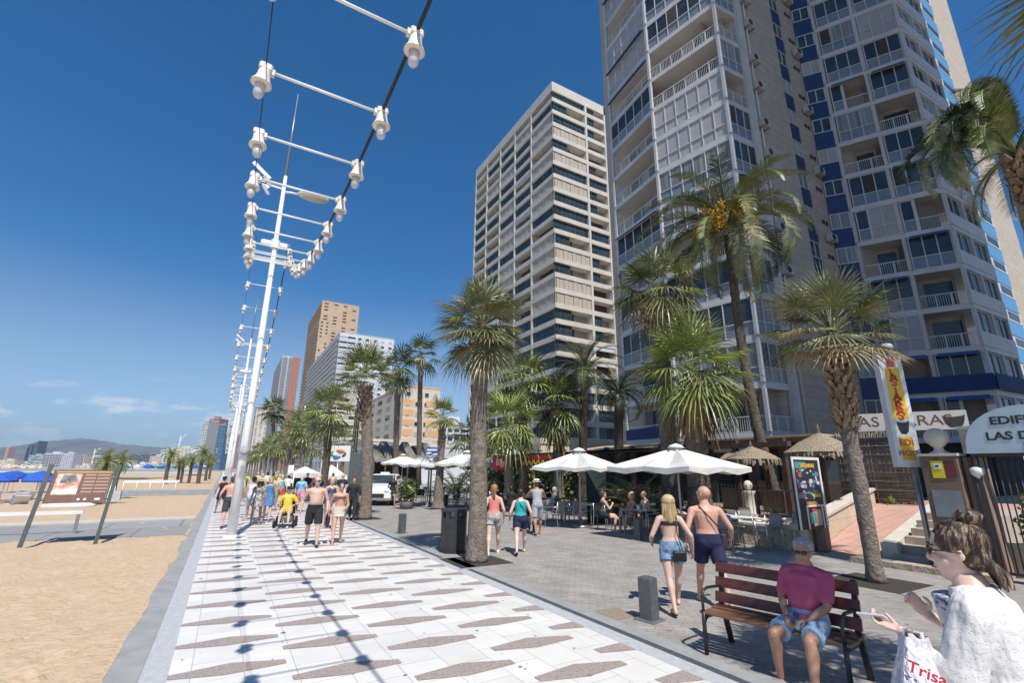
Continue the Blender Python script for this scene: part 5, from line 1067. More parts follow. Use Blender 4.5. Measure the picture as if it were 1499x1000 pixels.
g = MB()
for i in range(60):
    u0 = rd.uniform(.09, .8); v0 = rd.uniform(.40, .80); bq(g, u0, u0+rd.uniform(.05, .14), v0, v0+rd.uniform(.02, .06), .0505+.0006*i/10, rd.choice(PC), .001)
bq(g, .1, .5, .84, .93, .0508, PC[3], .001); bq(g, .6, .88, .43, .475, .06, M('poster_yellow', (.75, .48, .03), .5), .001)
bq(g, .50, .80, .04, .26, .056, M('poster_peach', (.62, .40, .24), .5), .001); bq(g, .38, .60, .07, .22, .058, PC[3], .001); g.build('pictures', t)
mt_ = Matrix((ud if ud.cross(Vector((0, 0, 1))).dot(nn) > 0 else -ud, Vector((0, 0, 1)), nn)).transposed().to_4x4()
def ptext(txt, uu, vv, size, mat, parent, off=.066, sx=1.0):
    m2 = mt_.copy(); m2.translation = A+u*uu+Vector((0, 0, z0_+(ztop_-z0_)*vv))+nn*off; return text_mesh(txt, size, mat, 'lettering', .002, parent, m2, sx=sx, bold=.006)
YEL = M('yellow_letters', (.78, .50, .04), .5); ORL = M('orange_letters', (.75, .30, .05), .5)
ptext('LAS JARRAS', .52, .875, .125, YEL, t); ptext('BARBACOA', .5, .345, .10, ORL, t); ptext('MENU', .55, .255, .07, M('red_letters', (.6, .04, .04), .5), t)
# tall box sign LAS JARRAS on a pole
t = thing('vertical_sign', 'tall white box sign with yellow strip reading LAS JARRAS', 'sign'); Zs = 10.0
sb = at(1334, 684, Zs); zt_ = at(1296, 505, Zs).z; zb_ = sb.z; s0 = Vector((sb.x, sb.y, 0)); fn = -Vector((fw.x, fw.y, 0)).normalized(); fn = (fn+cr*-.25).normalized(); su = Vector((-fn.y, fn.x, 0)); wd = .44; dp = .24
g = MB(); g.frame(s0-su*wd/2+Vector((0, 0, zb_)), su*wd, -fn*dp, (0, 0, zt_-zb_), M('sign_box_white', (.66, .68, .70), .35, (.72, .74, .75), 4)); g.build('box', t)
g = MB(); g.frame(s0-su*(wd/2-.05)+Vector((0, 0, zb_+.05))+fn*.001, su*(wd-.1), fn*.004, (0, 0, zt_-zb_-.1), WHITE); g.build('face', t)
g = MB(); g.frame(s0-su*.14+Vector((0, 0, zb_+1.0))+fn*.006, su*.28, fn*.003, (0, 0, zt_-zb_-1.35), YEL); g.frame(s0-su*.12+Vector((0, 0, zb_+.14))+fn*.006, su*.24, fn*.003, (0, 0, .48), YEL); g.frame(s0-su*.08+Vector((0, 0, zt_-.33))+fn*.006, su*.16, fn*.003, (0, 0, .2), M('sign_red', (.6, .05, .04), .5)); g.build('yellow_strip', t)
hh = zt_-zb_-1.35; RL = M('red_brown_letters', (.50, .07, .03), .5)
for i, chh in enumerate('LAS JARRAS'):
    if chh == ' ': continue
    m2 = Matrix((su, Vector((0, 0, 1)), fn)).transposed().to_4x4(); m2.translation = s0+fn*.011+Vector((0, 0, zt_-.47-(hh-.12)*i/9.6)); text_mesh(chh, .25, RL, 'letter', .002, t, m2, bold=.008)
g = MB()   # jug emblem
J2 = [(-.11, .30), (-.09, .27), (.0, .25), (.09, .27), (.12, .31), (.11, .18), (.085, .02), (.03, -.05), (-.05, -.04), (-.09, .08)]
g.add([s0+su*a_+Vector((0, 0, zb_+.72+b_*.8))+fn*.012 for a_, b_ in J2], [tuple(range(len(J2)))], BLACK); g.build('jug_emblem', t)
for i, tx in enumerate(('EDI', 'FICIO')): m2 = Matrix((su, Vector((0, 0, 1)), fn)).transposed().to_4x4(); m2.translation = s0+fn*.012+Vector((0, 0, zb_+.50-.22*i)); text_mesh(tx, .14 if i else .18, RL, 'lettering', .002, t, m2, bold=.004)
g = MB(); pz = s0-fn*.12+su*.1; g.tube([(pz.x, pz.y, 0), (pz.x, pz.y, zb_)], .05, GREYM, 10); g.build('pole', t)
# lamp and cable box on top
g = MB(); g.ell(s0+Vector((0, 0, zt_+.12)), (.14, .14, .1), WHITE, 8); g.build('lamp', t)
# long banner LAS JARRAS
t = thing('banner_sign', 'long pale banner reading LAS JARRAS with a dark jug emblem', 'sign'); ba = at(1258, 641, 17.5); bb_ = at(1421, 630, 16.0); zh = at(1425, 599, 16.0).z
A = Vector((ba.x, ba.y, 0)); B = Vector((bb_.x, bb_.y, 0)); u = B-A; ud = u.normalized(); nn = Vector((ud.y, -ud.x, 0)); nn = nn if nn.dot(-fw) > 0 else -nn; zl = bb_.z+.05
g = MB(); g.frame(A+Vector((0, 0, zl)), u, -nn*.08, (0, 0, zh-zl), M('banner_cloth', (.44, .42, .40), .7, (.50, .48, .46), 2, .3, 3)); g.build('panel', t)
mb_ = Matrix((ud if ud.dot(cr) > 0 else -ud, Vector((0, 0, 1)), nn)).transposed().to_4x4(); m2 = mb_.copy(); m2.translation = A+u*.40+Vector((0, 0, (zl+zh)/2))+nn*.006; text_mesh('LAS JARRAS', .50, M('dark_brown_letters', (.10, .05, .04), .6), 'lettering', .002, t, m2, sx=1.15)
g = MB(); cc_ = A+u*.88+Vector((0, 0, (zl+zh)/2-.05))+nn*.008; g.add([cc_+ud*(a_*2.6)+Vector((0, 0, (b_-.13)*1.2)) for a_, b_ in J2], [tuple(range(len(J2)))], BLACK); g.build('jug_emblem', t)
for q in (0.02, .98): g = MB(); p = A+u*q-nn*.12; g.tube([(p.x, p.y, .86), (p.x, p.y, zh)], .04, GREYM, 8); g.build('post', t)
# brown pillar with stone ball, mailbox panel and warning plates
PILR = M('brown_pillar', (.16, .10, .075), .8, (.21, .14, .105), 1.5, .1); PILS = M('pillar_side', (.26, .17, .13), .8, (.31, .21, .165), 1.5)
t = thing('gate_pillar', 'brown gate pillar with a pale stone ball, a yellow warning plate and a metal panel', 'pillar'); Zq = 9.3; XP = 12.25; onx = lambda px, X_: Vector((X_, ray(px, 690).y*X_/ray(px, 690).x, 0)); A = onx(1350, XP); B = onx(1404, XP); ztp = 1.85+ray(1375, 668).z*XP/ray(1375, 668).x; u = B-A; ud = u.normalized(); bk = Vector((1, 0, 0))
g = MB(); g.frame(A, u, bk*.55, (0, 0, ztp), PILR); g.build('shaft', t); g = MB(); g.frame(A-ud*.03-bk*.03+Vector((0, 0, ztp)), u+ud*.06, bk*.61, (0, 0, .05), COP); g.lathe([(.2, 0), (.09, .06), (.07, .12), (.11, .16), (.18, .24), (.205, .33), (.18, .43), (.1, .5), (.0, .52)], A+u*.45+bk*.25+Vector((0, 0, ztp+.05)), COP, 18); g.build('ball_finial', t)
g = MB(); g.frame(A+u*.28-bk*.012+Vector((0, 0, ztp-.42)), u*.34, bk*.01, (0, 0, .33), M('warning_yellow', (.75, .62, .02), .5)); g.build('warning_plate', t); g = MB(); g.frame(A+u*.36-bk*.02+Vector((0, 0, ztp-.25)), u*.2, bk*.005, (0, 0, .11), WHITE); g.frame(A+u*.4-bk*.024+Vector((0, 0, ztp-.21)), u*.1, bk*.003, (0, 0, .035), BLACK); g.build('camera_symbol', t)
g = MB(); g.frame(A+u*.65-bk*.012+Vector((0, 0, ztp-.40)), u*.28, bk*.01, (0, 0, .3), M('maroon_plate', (.16, .03, .03), .5)); g.build('maroon_plate', t)
g = MB(); g.frame(A+u*.15-bk*.014+Vector((0, 0, ztp-1.15)), u*.78, bk*.012, (0, 0, .5), M('steel_panel', (.22, .25, .27), .3, (.3, .33, .35), 2, metal=.5)); g.build('letterbox_panel', t)
m2 = Matrix((ud, Vector((0, 0, 1)), -bk)).transposed().to_4x4(); m2.translation = A+u*.42-bk*.006+Vector((0, 0, ztp-.07)); text_mesh('15', .1, BLACK, 'house_number', .002, t, m2)
t = thing('rear_pillar', 'shorter pale pillar with a white wall lamp beside the gate', 'pillar'); A2 = B+ud*.02+bk*.22
g = MB(); g.frame(A2, ud*.22, bk*.5, (0, 0, ztp-.02), PILS); g.build('shaft', t); g = MB(); g.frame(A2-ud*.02+bk*.2+Vector((0, 0, ztp)), ud*.4, bk*.4, (0, 0, .52), COP); g.frame(A2-ud*.05+bk*.15+Vector((0, 0, ztp+.52)), ud*.46, bk*.5, (0, 0, .06), COP); g.build('stone_block', t)
g = MB(); pl = A2+ud*.2-bk*.08+Vector((0, 0, ztp-.32)); g.lathe([(.02, -.1), (.10, -.02), (.11, .08), (.04, .12)], pl, WHITE, 10); g.build('wall_lamp', t)
# gate with arched name sign
t = thing('gate', 'black iron gate with an arched pale blue sign reading EDIFICIO', 'gate'); Zg = 8.6; G0 = onx(1418, 12.3); G1_ = onx(1640, 12.3); A = Vector((G0.x, G0.y, 0)); B = Vector((G1_.x, G1_.y, 0)); u = B-A; L = u.length; ud = u/L; nn = Vector((ud.y, -ud.x, 0)); nn = nn if nn.dot(-fw) > 0 else -nn; zs = 1.85+ray(1440, 664).z*12.3/ray(1440, 664).x
g = MB(); N = 16; rr_ = L*.48; front_ = [A+ud*(L*.5-rr_*math.cos(math.pi*i/N))+Vector((0, 0, zs+.85*math.sin(math.pi*i/N)**.8)) for i in range(N+1)]; back_ = [p-nn*.04 for p in front_]
g.add(front_+back_, [tuple(range(N+1)), tuple(range(2*N+1, N, -1))]+[(i, i+N+1, i+N+2, i+1) for i in range(N)]+[(0, N, 2*N+1, N+1)], M('sign_blue_steel', (.42, .52, .58), .3, (.5, .6, .66), 1.5, metal=.3)); g.build('name_plate', t)
for i, (tx, sz, uu, vv) in enumerate((('EDIFICIO', .2, .50, .58), ('LAS D', .2, .36, .30), ('N', .2, .5, .09))): m2 = Matrix((ud, Vector((0, 0, 1)), nn)).transposed().to_4x4(); m2.translation = A+ud*(L*uu)+Vector((0, 0, zs+vv))+nn*.006; text_mesh(tx, sz, BLACK, 'lettering', .003, t, m2, bold=.006, sx=1.15)
g = MB()
for q in (.0, .47, .53, .99): p = A+ud*L*q; g.frame(p-nn*.05, ud*.06, -nn*.06, (0, 0, zs), M('gate_steel', (.16, .22, .30), .4) if q == .47 else BLACK)
g.frame(A+Vector((0, 0, zs-.06))-nn*.05, u, -nn*.05, (0, 0, .06), BLACK); g.frame(A+Vector((0, 0, .12))-nn*.05, u, -nn*.05, (0, 0, .05), BLACK); g.build('frame', t)
for i in range(20): p = A+ud*(L*(i+.7)/21)-nn*.07; g = MB(); g.tube([(p.x, p.y, .15), (p.x, p.y, zs-.05)], .012, BLACK, 6); g.build('bar', t)
yd = A-nn*1.2+u*.35; bush('leafy green shrub behind the gate', yd.x, yd.y, .35, .42, .62, 1300, [G3, G1, M('yellow_green_leaf', (.22, .26, .05), .5)], 12, leaf=.045); yd = A-nn*1.6+u*.75; bush('dark shrub at the right behind the gate', yd.x, yd.y, .3, .55, .8, 1200, [G4, G1], 13, leaf=.06)
g = MB(); g.frame(A-nn*.75, u*1.2, -nn*.2, (0, 0, .55), RWALL); g.frame(A-nn*.72+Vector((0, 0, .55)), u*1.2, -nn*.26, (0, 0, .05), COP); tag(g.build('planter_wall'), 'low cream planter wall just inside the gate', 'wall')
# bar signs farther left
t = thing('bar_sign', 'black sign board with orange, red and yellow words beyond the left parasol', 'sign'); a = at(750, 684, 24); b = at(815, 680, 21); zt_ = at(815, 662, 21).z; zl = at(750, 684, 24).z; A = Vector((a.x, a.y, 0)); B = Vector((b.x, b.y, 0)); u = B-A; ud = u.normalized(); nn = Vector((ud.y, -ud.x, 0)); nn = nn if nn.dot(-fw) > 0 else -nn
g = MB(); g.frame(A+Vector((0, 0, zl)), u, -nn*.2, (0, 0, zt_-zl), BLACK); g.build('board', t)
mm = Matrix((ud, Vector((0, 0, 1)), nn)).transposed().to_4x4()
g = MB(); hh_ = zt_-zl; Lu = u.length; rds = random.Random(2)
for k in range(15):
    q = .26+.046*k; mt = [M('deep_red_letters', (.45, .05, .03), .5), ORL][k in (8, 13)]; z0_ = zl+hh_*.5; z1_ = zl+hh_*.86
    g.bar(A+u*(q+(.02 if k % 5 == 3 else 0))+nn*.012+V3(z0_), A+u*(q-(.02 if k % 5 == 3 else 0))+nn*.012+V3(z1_), Lu*.022, .01, mt, up=nn)
for k in range(11): q = .22+.05*k; g.bar(A+u*q+nn*.012+V3(zl+hh_*(.12 if k % 2 else .46)), A+u*(q+.04)+nn*.012+V3(zl+hh_*(.46 if k % 2 else .12)), Lu*.022, .01, YEL, up=nn)
for k in range(3): g.frame(A+u*(.05+.045*k)+nn*.012+V3(zl+hh_*.52), ud*(Lu*.034), nn*.01, (0, 0, hh_*.22), ORL)
g.build('lettering', t)
for q in (.02, .5, .97): p = A+u*q-nn*.1; g = MB(); g.tube([(p.x, p.y, 0), (p.x, p.y, zl)], .06, M('green_post', (.02, .06, .05), .6) if q != .5 else M('orange_post', (.45, .16, .05), .6), 8); g.build('post', t)
t = thing('red_sign', 'square red sign with white lettering left of the bar sign', 'sign'); a = at(733, 688, 24); g = MB(); g.cbox((a.x, a.y, a.z+.35), (.75, .12, .72), -YAW, M('bright_red', (.70, .02, .04), .4), bev=.02); g.build('panel', t); m2 = Matrix((r0, Vector((0, 0, 1)), Vector((-fw.x, -fw.y, 0)).normalized())).transposed().to_4x4(); m2.translation = Vector((a.x, a.y, a.z+.36))-Vector((fw.x, fw.y, 0)).normalized()*.07; text_mesh('illy', .42, WHITE, 'lettering', .003, t, m2, bold=.01)
g = MB(); g.tube([(a.x, a.y+.1, 0), (a.x, a.y+.1, a.z)], .04, BLACK, 8); g.build('post', t)
g = MB(); a = at(727, 676, 24.2); b = at(758, 664, 24.2); g.add([a, b, b+Vector((.4, 1.6, .1)), a+Vector((.4, 1.6, .1)), a-Vector((0, 0, .05)), b-Vector((0, 0, .05)), b+Vector((.4, 1.6, .05)), a+Vector((.4, 1.6, .05))], [(0, 1, 2, 3), (7, 6, 5, 4), (0, 4, 5, 1), (1, 5, 6, 2), (2, 6, 7, 3), (3, 7, 4, 0)], CANV); tag(g.build('awning'), 'pale pink awning slope above the red sign', 'awning')
t = thing('blue_sign', 'blue sign board with white lines of text behind the young palm', 'sign'); a = at(632, 677, 27); g = MB(); g.cbox((a.x, a.y, a.z+.2), (.75, .1, 1.25), -YAW, M('sign_blue', (.02, .10, .42), .4)); g.build('panel', t)
g = MB(); fz = Vector((fw.x, fw.y, 0)).normalized()
for k, (w_, h_) in enumerate(((.6, .1), (.6, .1), (.55, .08), (.58, .1), (.5, .06))): g.cbox(a-fz*.06+Vector((0, 0, .68-.24*k)), (w_, .012, h_), -YAW, WHITE)
g.build('text_lines', t); g = MB(); g.tube([(a.x, a.y, 0), (a.x, a.y, a.z-.42)], .05, GREYM, 6); g.build('post', t)
# dark green screen and low white fence under the left parasol
p = hz(872, 14.6); g = MB(); g.cbox((p.x, p.y, 1.1), (.75, .06, 2.2), -YAW, M('dark_green_screen', (.012, .04, .035), .7)); tag(g.build('screen'), 'dark green screen panel right of the left parasol pole', 'screen')
# ================================================================ MID DISTANCE
# white taxi
CARW = M('car_white', (.72, .73, .74), .25, spec=.7); TYRE = M('tyre', (.015, .015, .016), .8); RIMM = M('wheel_rim', (.4, .41, .42), .3, metal=.8)
def car(x, y, rz, label):
    t = thing('taxi', label, 'car', (x, y, 0), rz)
    prof = [(-2.1, .35), (-2.15, .75), (-2.05, 1.0), (-1.75, 1.12), (-1.3, 1.5), (-.6, 1.62), (.3, 1.56), (.95, 1.12), (1.75, .98), (2.1, .78), (2.15, .4), (2.0, .28), (-2.0, .28)]
    g = MB(); n = len(prof); secs = [(-.85, .92, 0), (-.78, 1.0, 0), (.78, 1.0, 0), (.85, .92, 0)]; vs = []
    for yy, k, _ in secs:
        for (px, pz) in prof: tap = .16*max(0, (pz-1.0)/.6); vs.append((px*(.985 if k < 1 else 1), yy*(1-tap), .28+(pz-.28)*(.97 if k < 1 else 1)))
    fs = [(i*n+j, i*n+(j+1) % n, (i+1)*n+(j+1) % n, (i+1)*n+j) for i in range(3) for j in range(n)]+[tuple(range(n)), tuple(range(4*n-1, 3*n-1, -1))]
    g.add(vs, fs, CARW, False); g.build('body', t)
    for s_ in (-1, 1):
        g = MB(); g.add([(-1.2, s_*.79, 1.12), (.75, s_*.80, 1.12), (.2, s_*.745, 1.50), (-.95, s_*.745, 1.50)], [(0, 1, 2, 3)], GLS); g.build('side_window', t)
        for wx in (-1.3, 1.32):
            g = MB(); g.lathe([(.0, -.1), (.24, -.11), (.32, -.09), (.33, 0), (.32, .09), (.24, .11), (0, .1)], (wx, s_*.78, .33), TYRE, 20, mtx=Matrix.Rotation(R(90), 3, 'X')); o = g.build('wheel', t)
            g = MB(); g.lathe([(.0, -.02), (.2, -.02), (.22, 0), (.2, .02), (0, .02)], (wx, s_*.895, .33), RIMM, 14, mtx=Matrix.Rotation(R(90), 3, 'X')); g.build('rim', o)
        g = MB(); g.ell((2.03, s_*.62, .74), (.12, .18, .09), M('headlight', (.55, .57, .6), .1), 8); g.build('headlight', t)
        g = MB(); g.ell((.75, s_*.92, 1.08), (.1, .08, .07), CARW, 8); g.build('mirror', t)
    g = MB(); g.add([(.36, -.70, 1.54), (.36, .70, 1.54), (.96, .80, 1.14), (.96, -.80, 1.14)], [(0, 1, 2, 3)], GLS); o = g.build('windscreen', t); o.location = (.012, 0, .012)
    g = MB(); g.box((2.12, -.5, .42), (2.17, .5, .62), BLACK); g.build('grille', t); g = MB(); g.box((-.2, -.25, 1.6), (-.05, .25, 1.72), WHITE); g.build('roof_sign', t)
p = hz(556, 28.3); car(p.x+.3, p.y, R(-118), 'white taxi parked beyond the round fan palm')
# white tents
def tent(px0, px1, pyt, y, label, peak=False, back=None):
    a = hz(px0, y); b = hz(px1, y); t = thing('tent', label, 'tent', (a.x, a.y, 0)); w = b.x-a.x; d = ray((px0+px1)/2, pyt); zt = CAM_H+d.z*y/d.y
    g = MB(); W2, D2 = w, 3.0; h0 = zt-.35; apex = (W2/2, D2/2, zt+(.4 if peak else .1))
    g.add([(0, 0, h0), (W2, 0, h0), (W2, D2, h0), (0, D2, h0), apex, (0, 0, h0-.28), (W2, 0, h0-.28), (W2, D2, h0-.28), (0, D2, h0-.28)], [(0, 1, 4), (1, 2, 4), (2, 3, 4), (3, 0, 4), (5, 6, 1, 0), (6, 7, 2, 1), (7, 8, 3, 2), (8, 5, 0, 3)], CANV); g.build('roof', t)
    for x_ in (0, W2):
        for y_ in (0, D2): g = MB(); g.tube([(x_, y_, 0), (x_, y_, h0)], .04, WHITE, 6); g.build('leg', t)
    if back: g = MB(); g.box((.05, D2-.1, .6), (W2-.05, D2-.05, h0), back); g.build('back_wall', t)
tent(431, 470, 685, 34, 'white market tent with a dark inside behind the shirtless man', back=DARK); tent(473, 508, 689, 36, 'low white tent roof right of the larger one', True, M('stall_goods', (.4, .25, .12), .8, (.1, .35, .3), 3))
a = hz(424, 37); g = MB(); g.box((a.x-.1, a.y, 0), (a.x+.25, a.y+.3, 2.1), WHITE); tag(g.build('kiosk_panel'), 'plain white upright panel left of the market tent', 'panel')
# signboard with coloured swirl
t = thing('signboard', 'white signboard with a coloured swirl above the tents', 'sign'); a = at(490, 722, 38); g = MB(); g.cbox((a.x, a.y, 3.1), (1.9, .1, 1.25), -YAW, WHITE); g.build('panel', t)
fz = Vector((fw.x, fw.y, 0)).normalized()
for i, (c_, a0) in enumerate(((M('swirl_orange', (.70, .22, .03), .5), .5), (M('swirl_olive', (.22, .30, .05), .5), 2.4), (M('swirl_blue', (.03, .2, .5), .5), 3.7), (M('swirl_maroon', (.25, .05, .08), .5), 5.3))):
    g = MB(); P = []
    for k in range(7): q = a0+k*.24; P.append(Vector((a.x, a.y, 3.1))-fz*(.07+.003*i)+r0*math.cos(q)*.55+Vector((0, 0, math.sin(q)*.26)))
    g.tube(P, [.03, .09, .13, .15, .13, .09, .03], c_, 6, flat=.6); g.build('swirl', t)
g = MB(); g.tube([(a.x, a.y, 0), (a.x, a.y, 2.5)], .06, GREYM, 6); g.build('post', t)
# truss tower with speaker stack
t = thing('truss_tower', 'tall dark lattice truss tower beside the round fan palm', 'truss'); a = hz(524, 30.0); zt_ = 6.9; g = MB(); s_ = .28
for sx in (-1, 1):
    for sy in (-1, 1): g.tube([(a.x+sx*s_, a.y+sy*s_, 0), (a.x+sx*s_, a.y+sy*s_, zt_)], .035, BLACK, 6)
g.build('uprights', t); g = MB(); n = 13
for k in range(n):
    z0_, z1_ = k*zt_/n, (k+1)*zt_/n
    for sy in (-1, 1): g.bar((a.x-s_, a.y+sy*s_, z0_), (a.x+s_, a.y+sy*s_, z1_), .03, .03, GREYM); g.bar((a.x+s_, a.y+sy*s_, z0_), (a.x-s_, a.y+sy*s_, z1_), .03, .03, GREYM)
    for sx in (-1, 1): g.bar((a.x+sx*s_, a.y-s_, z0_), (a.x+sx*s_, a.y+s_, z1_), .03, .03, GREYM)
g.build('bracing', t)
g = MB(); a = hz(524, 27.0); g.cbox((a.x, a.y, 1.35), (.78, .7, 2.7), -YAW, M('speaker_grey', (.07, .08, .085), .6, (.1, .11, .115), 6), bev=.03); tag(g.build('display_box'), 'tall dark grey box with arrow marks at the foot of the truss', 'box')
# shell roofs of the thatched bar beyond
t = thing('thatched_bar', 'long dark thatched canopy beyond the taxi', 'bar'); g = MB(); a = hz(548, 40); b = hz(645, 40)
for i in range(6): x0 = a.x+(b.x-a.x)*i/6; x1 = a.x+(b.x-a.x)*(i+1)/6; g.add([(x0, 40, 2.5), (x1, 40, 2.5), (x1-.2, 43, 4.0+.3*(i % 2)), (x0+.2, 43, 4.0+.3*(i % 2)), (x0, 46, 2.7), (x1, 46, 2.7)], [(0, 1, 2, 3), (3, 2, 5, 4), (0, 3, 4), (1, 5, 2)], M('grey_thatch', (.14, .125, .105), .95, (.25, .22, .19), 3, .8, 9))
g.build('roof', t)
for i in range(7): x0 = a.x+(b.x-a.x)*i/6; g = MB(); g.tube([(x0, 40.3, 0), (x0, 40.3, 2.6)], .08, WOODD, 6); g.build('post', t)
g = MB(); g.box((a.x, 45, 0), (b.x, 45.3, 2.5), DARK); g.build('back_wall', t)
# low shops lining the promenade far away, partly hidden by palms
for i, (y, w, h, mt, lb) in enumerate([(36, 7, 4.2, CRM, 'cream single storey shop with dark windows beyond the tents'), (66, 12, 5.0, WWALL, 'low white shop front far along the promenade'), (84, 14, 6.5, CRM, 'two storey cream shop front far along the promenade'), (104, 14, 5, BRK, 'low brick red shop far along the promenade'), (125, 20, 8, WWALL, 'farthest white shop front beside the promenade')]):
    t = block(lb, 20 if i else 24, y, 32, y+w, h, mt, 3, 4, 4, 'window', 'window', False, None, 90+i, name='shop')
# beach: blue sunshades and loungers
BLU = M('sunshade_blue', (.02, .08, .42), .7, (.03, .13, .55), 5); BLU2 = M('sunshade_light_blue', (.08, .25, .55), .7)
def shade_mesh(mat, r_=1.1, n=8):
    g = MB(); g.lathe([(.02, .35), (r_*.5, .2), (r_, -.08), (r_*.98, -.2)], (0, 0, 2.0), mat, n, smooth=False); return g
t0 = thing('beach_parasol', '', 'parasol', (0, 0, 0), 0, 'blue beach sunshades'); g = shade_mesh(BLU); g.build('canopy', t0); g = MB(); g.tube([(0, 0, 0), (0, 0, 2.3)], .025, WHITE, 5); g.build('pole', t0)
rd = random.Random(12); first = True; ORD = ['front', 'second', 'third', 'fourth', 'fifth', 'sixth', 'seventh', 'eighth']
for r_i in range(8):
    y = 45+r_i*4.6+rd.uniform(-.2, .2)
    for c_i in range(9):
        x = -10.5-r_i*1.1-c_i*2.3+rd.uniform(-.15, .15)
        lb = 'blue sunshade in the %s row of the left beach block, %s from the walkway end' % (ORD[r_i], ['first', 'second', 'third', 'fourth', 'fifth', 'sixth', 'seventh', 'eighth', 'ninth'][c_i])
        if first: t0.location = (x, y, -.95); t0['label'] = lb; first = False
        else: copy_tree(t0, (x, y, -.95), rd.uniform(0, 1), lb)
LOU = M('lounger_cloth', (.55, .58, .62), .6, (.65, .68, .72), 5)
l0 = thing('sun_lounger', '', 'sun lounger', (0, 0, 0), 0, 'loungers in front of the sunshades'); g = MB(); g.cbox((0, 0, .3), (.6, 1.3, .05), 0, BLU2); g.add([(-.3, .65, .3), (.3, .65, .3), (.3, 1.15, .75), (-.3, 1.15, .75), (-.3, .65, .25), (.3, .65, .25), (.3, 1.15, .7), (-.3, 1.15, .7)], [(0, 1, 2, 3), (7, 6, 5, 4), (0, 4, 5, 1), (1, 5, 6, 2), (2, 6, 7, 3), (3, 7, 4, 0)], LOU); g.build('bed', l0)
for sx in (-1, 1):
    for yy in (-.5, .5): g = MB(); g.tube([(sx*.27, yy, 0), (sx*.27, yy, .3)], .02, WHITE, 4); g.build('leg', l0)
first = True
for i in range(5):
    for j in range(8):
        x = -9.3-i*.5-j*1.4; y = 36.5+i*2.2+rd.uniform(-.3, .3); lb = 'blue and white lounger in the %s line toward the camera, %s from its right end' % (ORD[i], ORD[j].replace('front', 'first'))
        if first: l0.location = (x, y, -.35); l0.rotation_euler = (0, 0, R(200)); l0['label'] = lb; first = False
        else: copy_tree(l0, (x, y, -.35), R(200)+rd.uniform(-.3, .3), lb)
g = MB()
for i in range(150):
    px = rd.uniform(155, 300); y = rd.uniform(150, 190); p = hz(px, y); g.lathe([(.05, 2.6), (1.4, 2.1), (1.35, 1.7)], (p.x, p.y, 0), [BLU, BLU, M('shade_teal', (.05, .3, .35), .7), M('shade_white', (.6, .6, .6), .7)][i % 4], 6, smooth=False)
o = g.build('distant_sunshades'); o['label'] = 'band of blue sunshades far across the beach'; o['category'] = 'parasols'; o['kind'] = 'stuff'
# court posts and nets on the sand
t = thing('white_canopy', 'low white sheet shelter on the sand right of the board', 'shelter'); p = hz(185, 46); g = MB(); g.box((p.x, p.y, .75), (p.x+3.4, p.y+.12, .95), WHITE); g.build('sheet', t)
for q in range(5): g = MB(); g.tube([(p.x+.8*q, p.y, -.1), (p.x+.8*q, p.y, .8)], .03, WHITE, 5); g.build('post', t)
p = hz(165, 37.5); g = MB(); g.box((p.x-.3, p.y, -.1), (p.x+.6, p.y+.5, .5), M('crate_grey', (.4, .42, .43), .7, (.55, .56, .57), 3)); g.cbox((p.x-.0, p.y+.2, .65), (.5, .4, .3), .3, WHITE); tag(g.build('beach_box'), 'grey and white beach box stack beside the date palm in the sand', 'box')
p = hz(112, 32.5); g = MB(); g.ell((p.x, p.y, .0), (1.1, .35, .18), WHITE, 14); g.ell((p.x-.2, p.y, .16), (.7, .2, .07), GREYM, 10); tag(g.build('boat'), 'small white boat lying on the sand behind the board', 'boat')
# ================================================================ PEOPLE
def skin(n, c, c2): return M('skin_'+n, c, .5, c2, 14, .12, 60, sss=.08, bdist=.004)
SK1 = skin('fair', (.56, .36, .28), (.63, .42, .33)); SK2 = skin('sunburnt', (.56, .29, .21), (.62, .36, .27)); SK3 = skin('tanned', (.36, .19, .12), (.42, .23, .15)); SK4 = skin('pale', (.64, .43, .34), (.70, .49, .40))
def hairm(n, c, c2): return M('hair_'+n, c, .45, c2, 26, .8, 50, stretch=(1, 1, .18), bdist=.01)
HBL = hairm('blond', (.42, .28, .12), (.66, .50, .28)); HBR = hairm('brown', (.045, .025, .015), (.14, .08, .045)); HGY = hairm('grey', (.30, .29, .28), (.48, .47, .45)); HDK = hairm('dark', (.012, .01, .009), (.035, .025, .02)); HRD = hairm('red', (.28, .11, .04), (.45, .22, .09))
def cloth(n, c, c2=None, scale=30, bump=.25, rough=.85, ramp=(.4, .6), bs=14): return M('cloth_'+n, c, rough, c2 or tuple(min(1, k*1.15) for k in c), scale if c2 else 3, bump, bs, ramp=ramp if c2 else (.3, .7), bdist=.02)
def remesh(g, name, vox, mats=None, smooth=3, parent=None, sub=False):
    me = g.mesh(name); o = bpy.data.objects.new(name, me); C.collection.objects.link(o)
    r_ = o.modifiers.new('r', 'REMESH'); r_.mode = 'VOXEL'; r_.voxel_size = vox; r_.use_smooth_shade = True
    s_ = o.modifiers.new('s', 'SMOOTH'); s_.factor = .5; s_.iterations = smooth
    dg = bpy.context.evaluated_depsgraph_get(); m2 = bpy.data.meshes.new_from_object(o.evaluated_get(dg)); m2.name = name
    for p in m2.polygons: p.material_index = 0
    m2.materials.clear(); m2.materials.append(g.mats[0]); o.modifiers.clear(); o.data = m2; bpy.data.meshes.remove(me)
    if parent is not None: o.parent = parent
    return o
def chain(g, pts, rad, mat, n=10, flat=1.0):
    """closed limb: tapered tubes with ball joints; voxel remeshing welds them into one skin"""
    for i in range(len(pts)-1):
        g.tube([pts[i], pts[i+1]], [rad[i], rad[i+1]], mat, n, flat=flat)
    for p, r_ in zip(pts, rad): g.ell(p, (r_*.995,)*3, mat, 8)
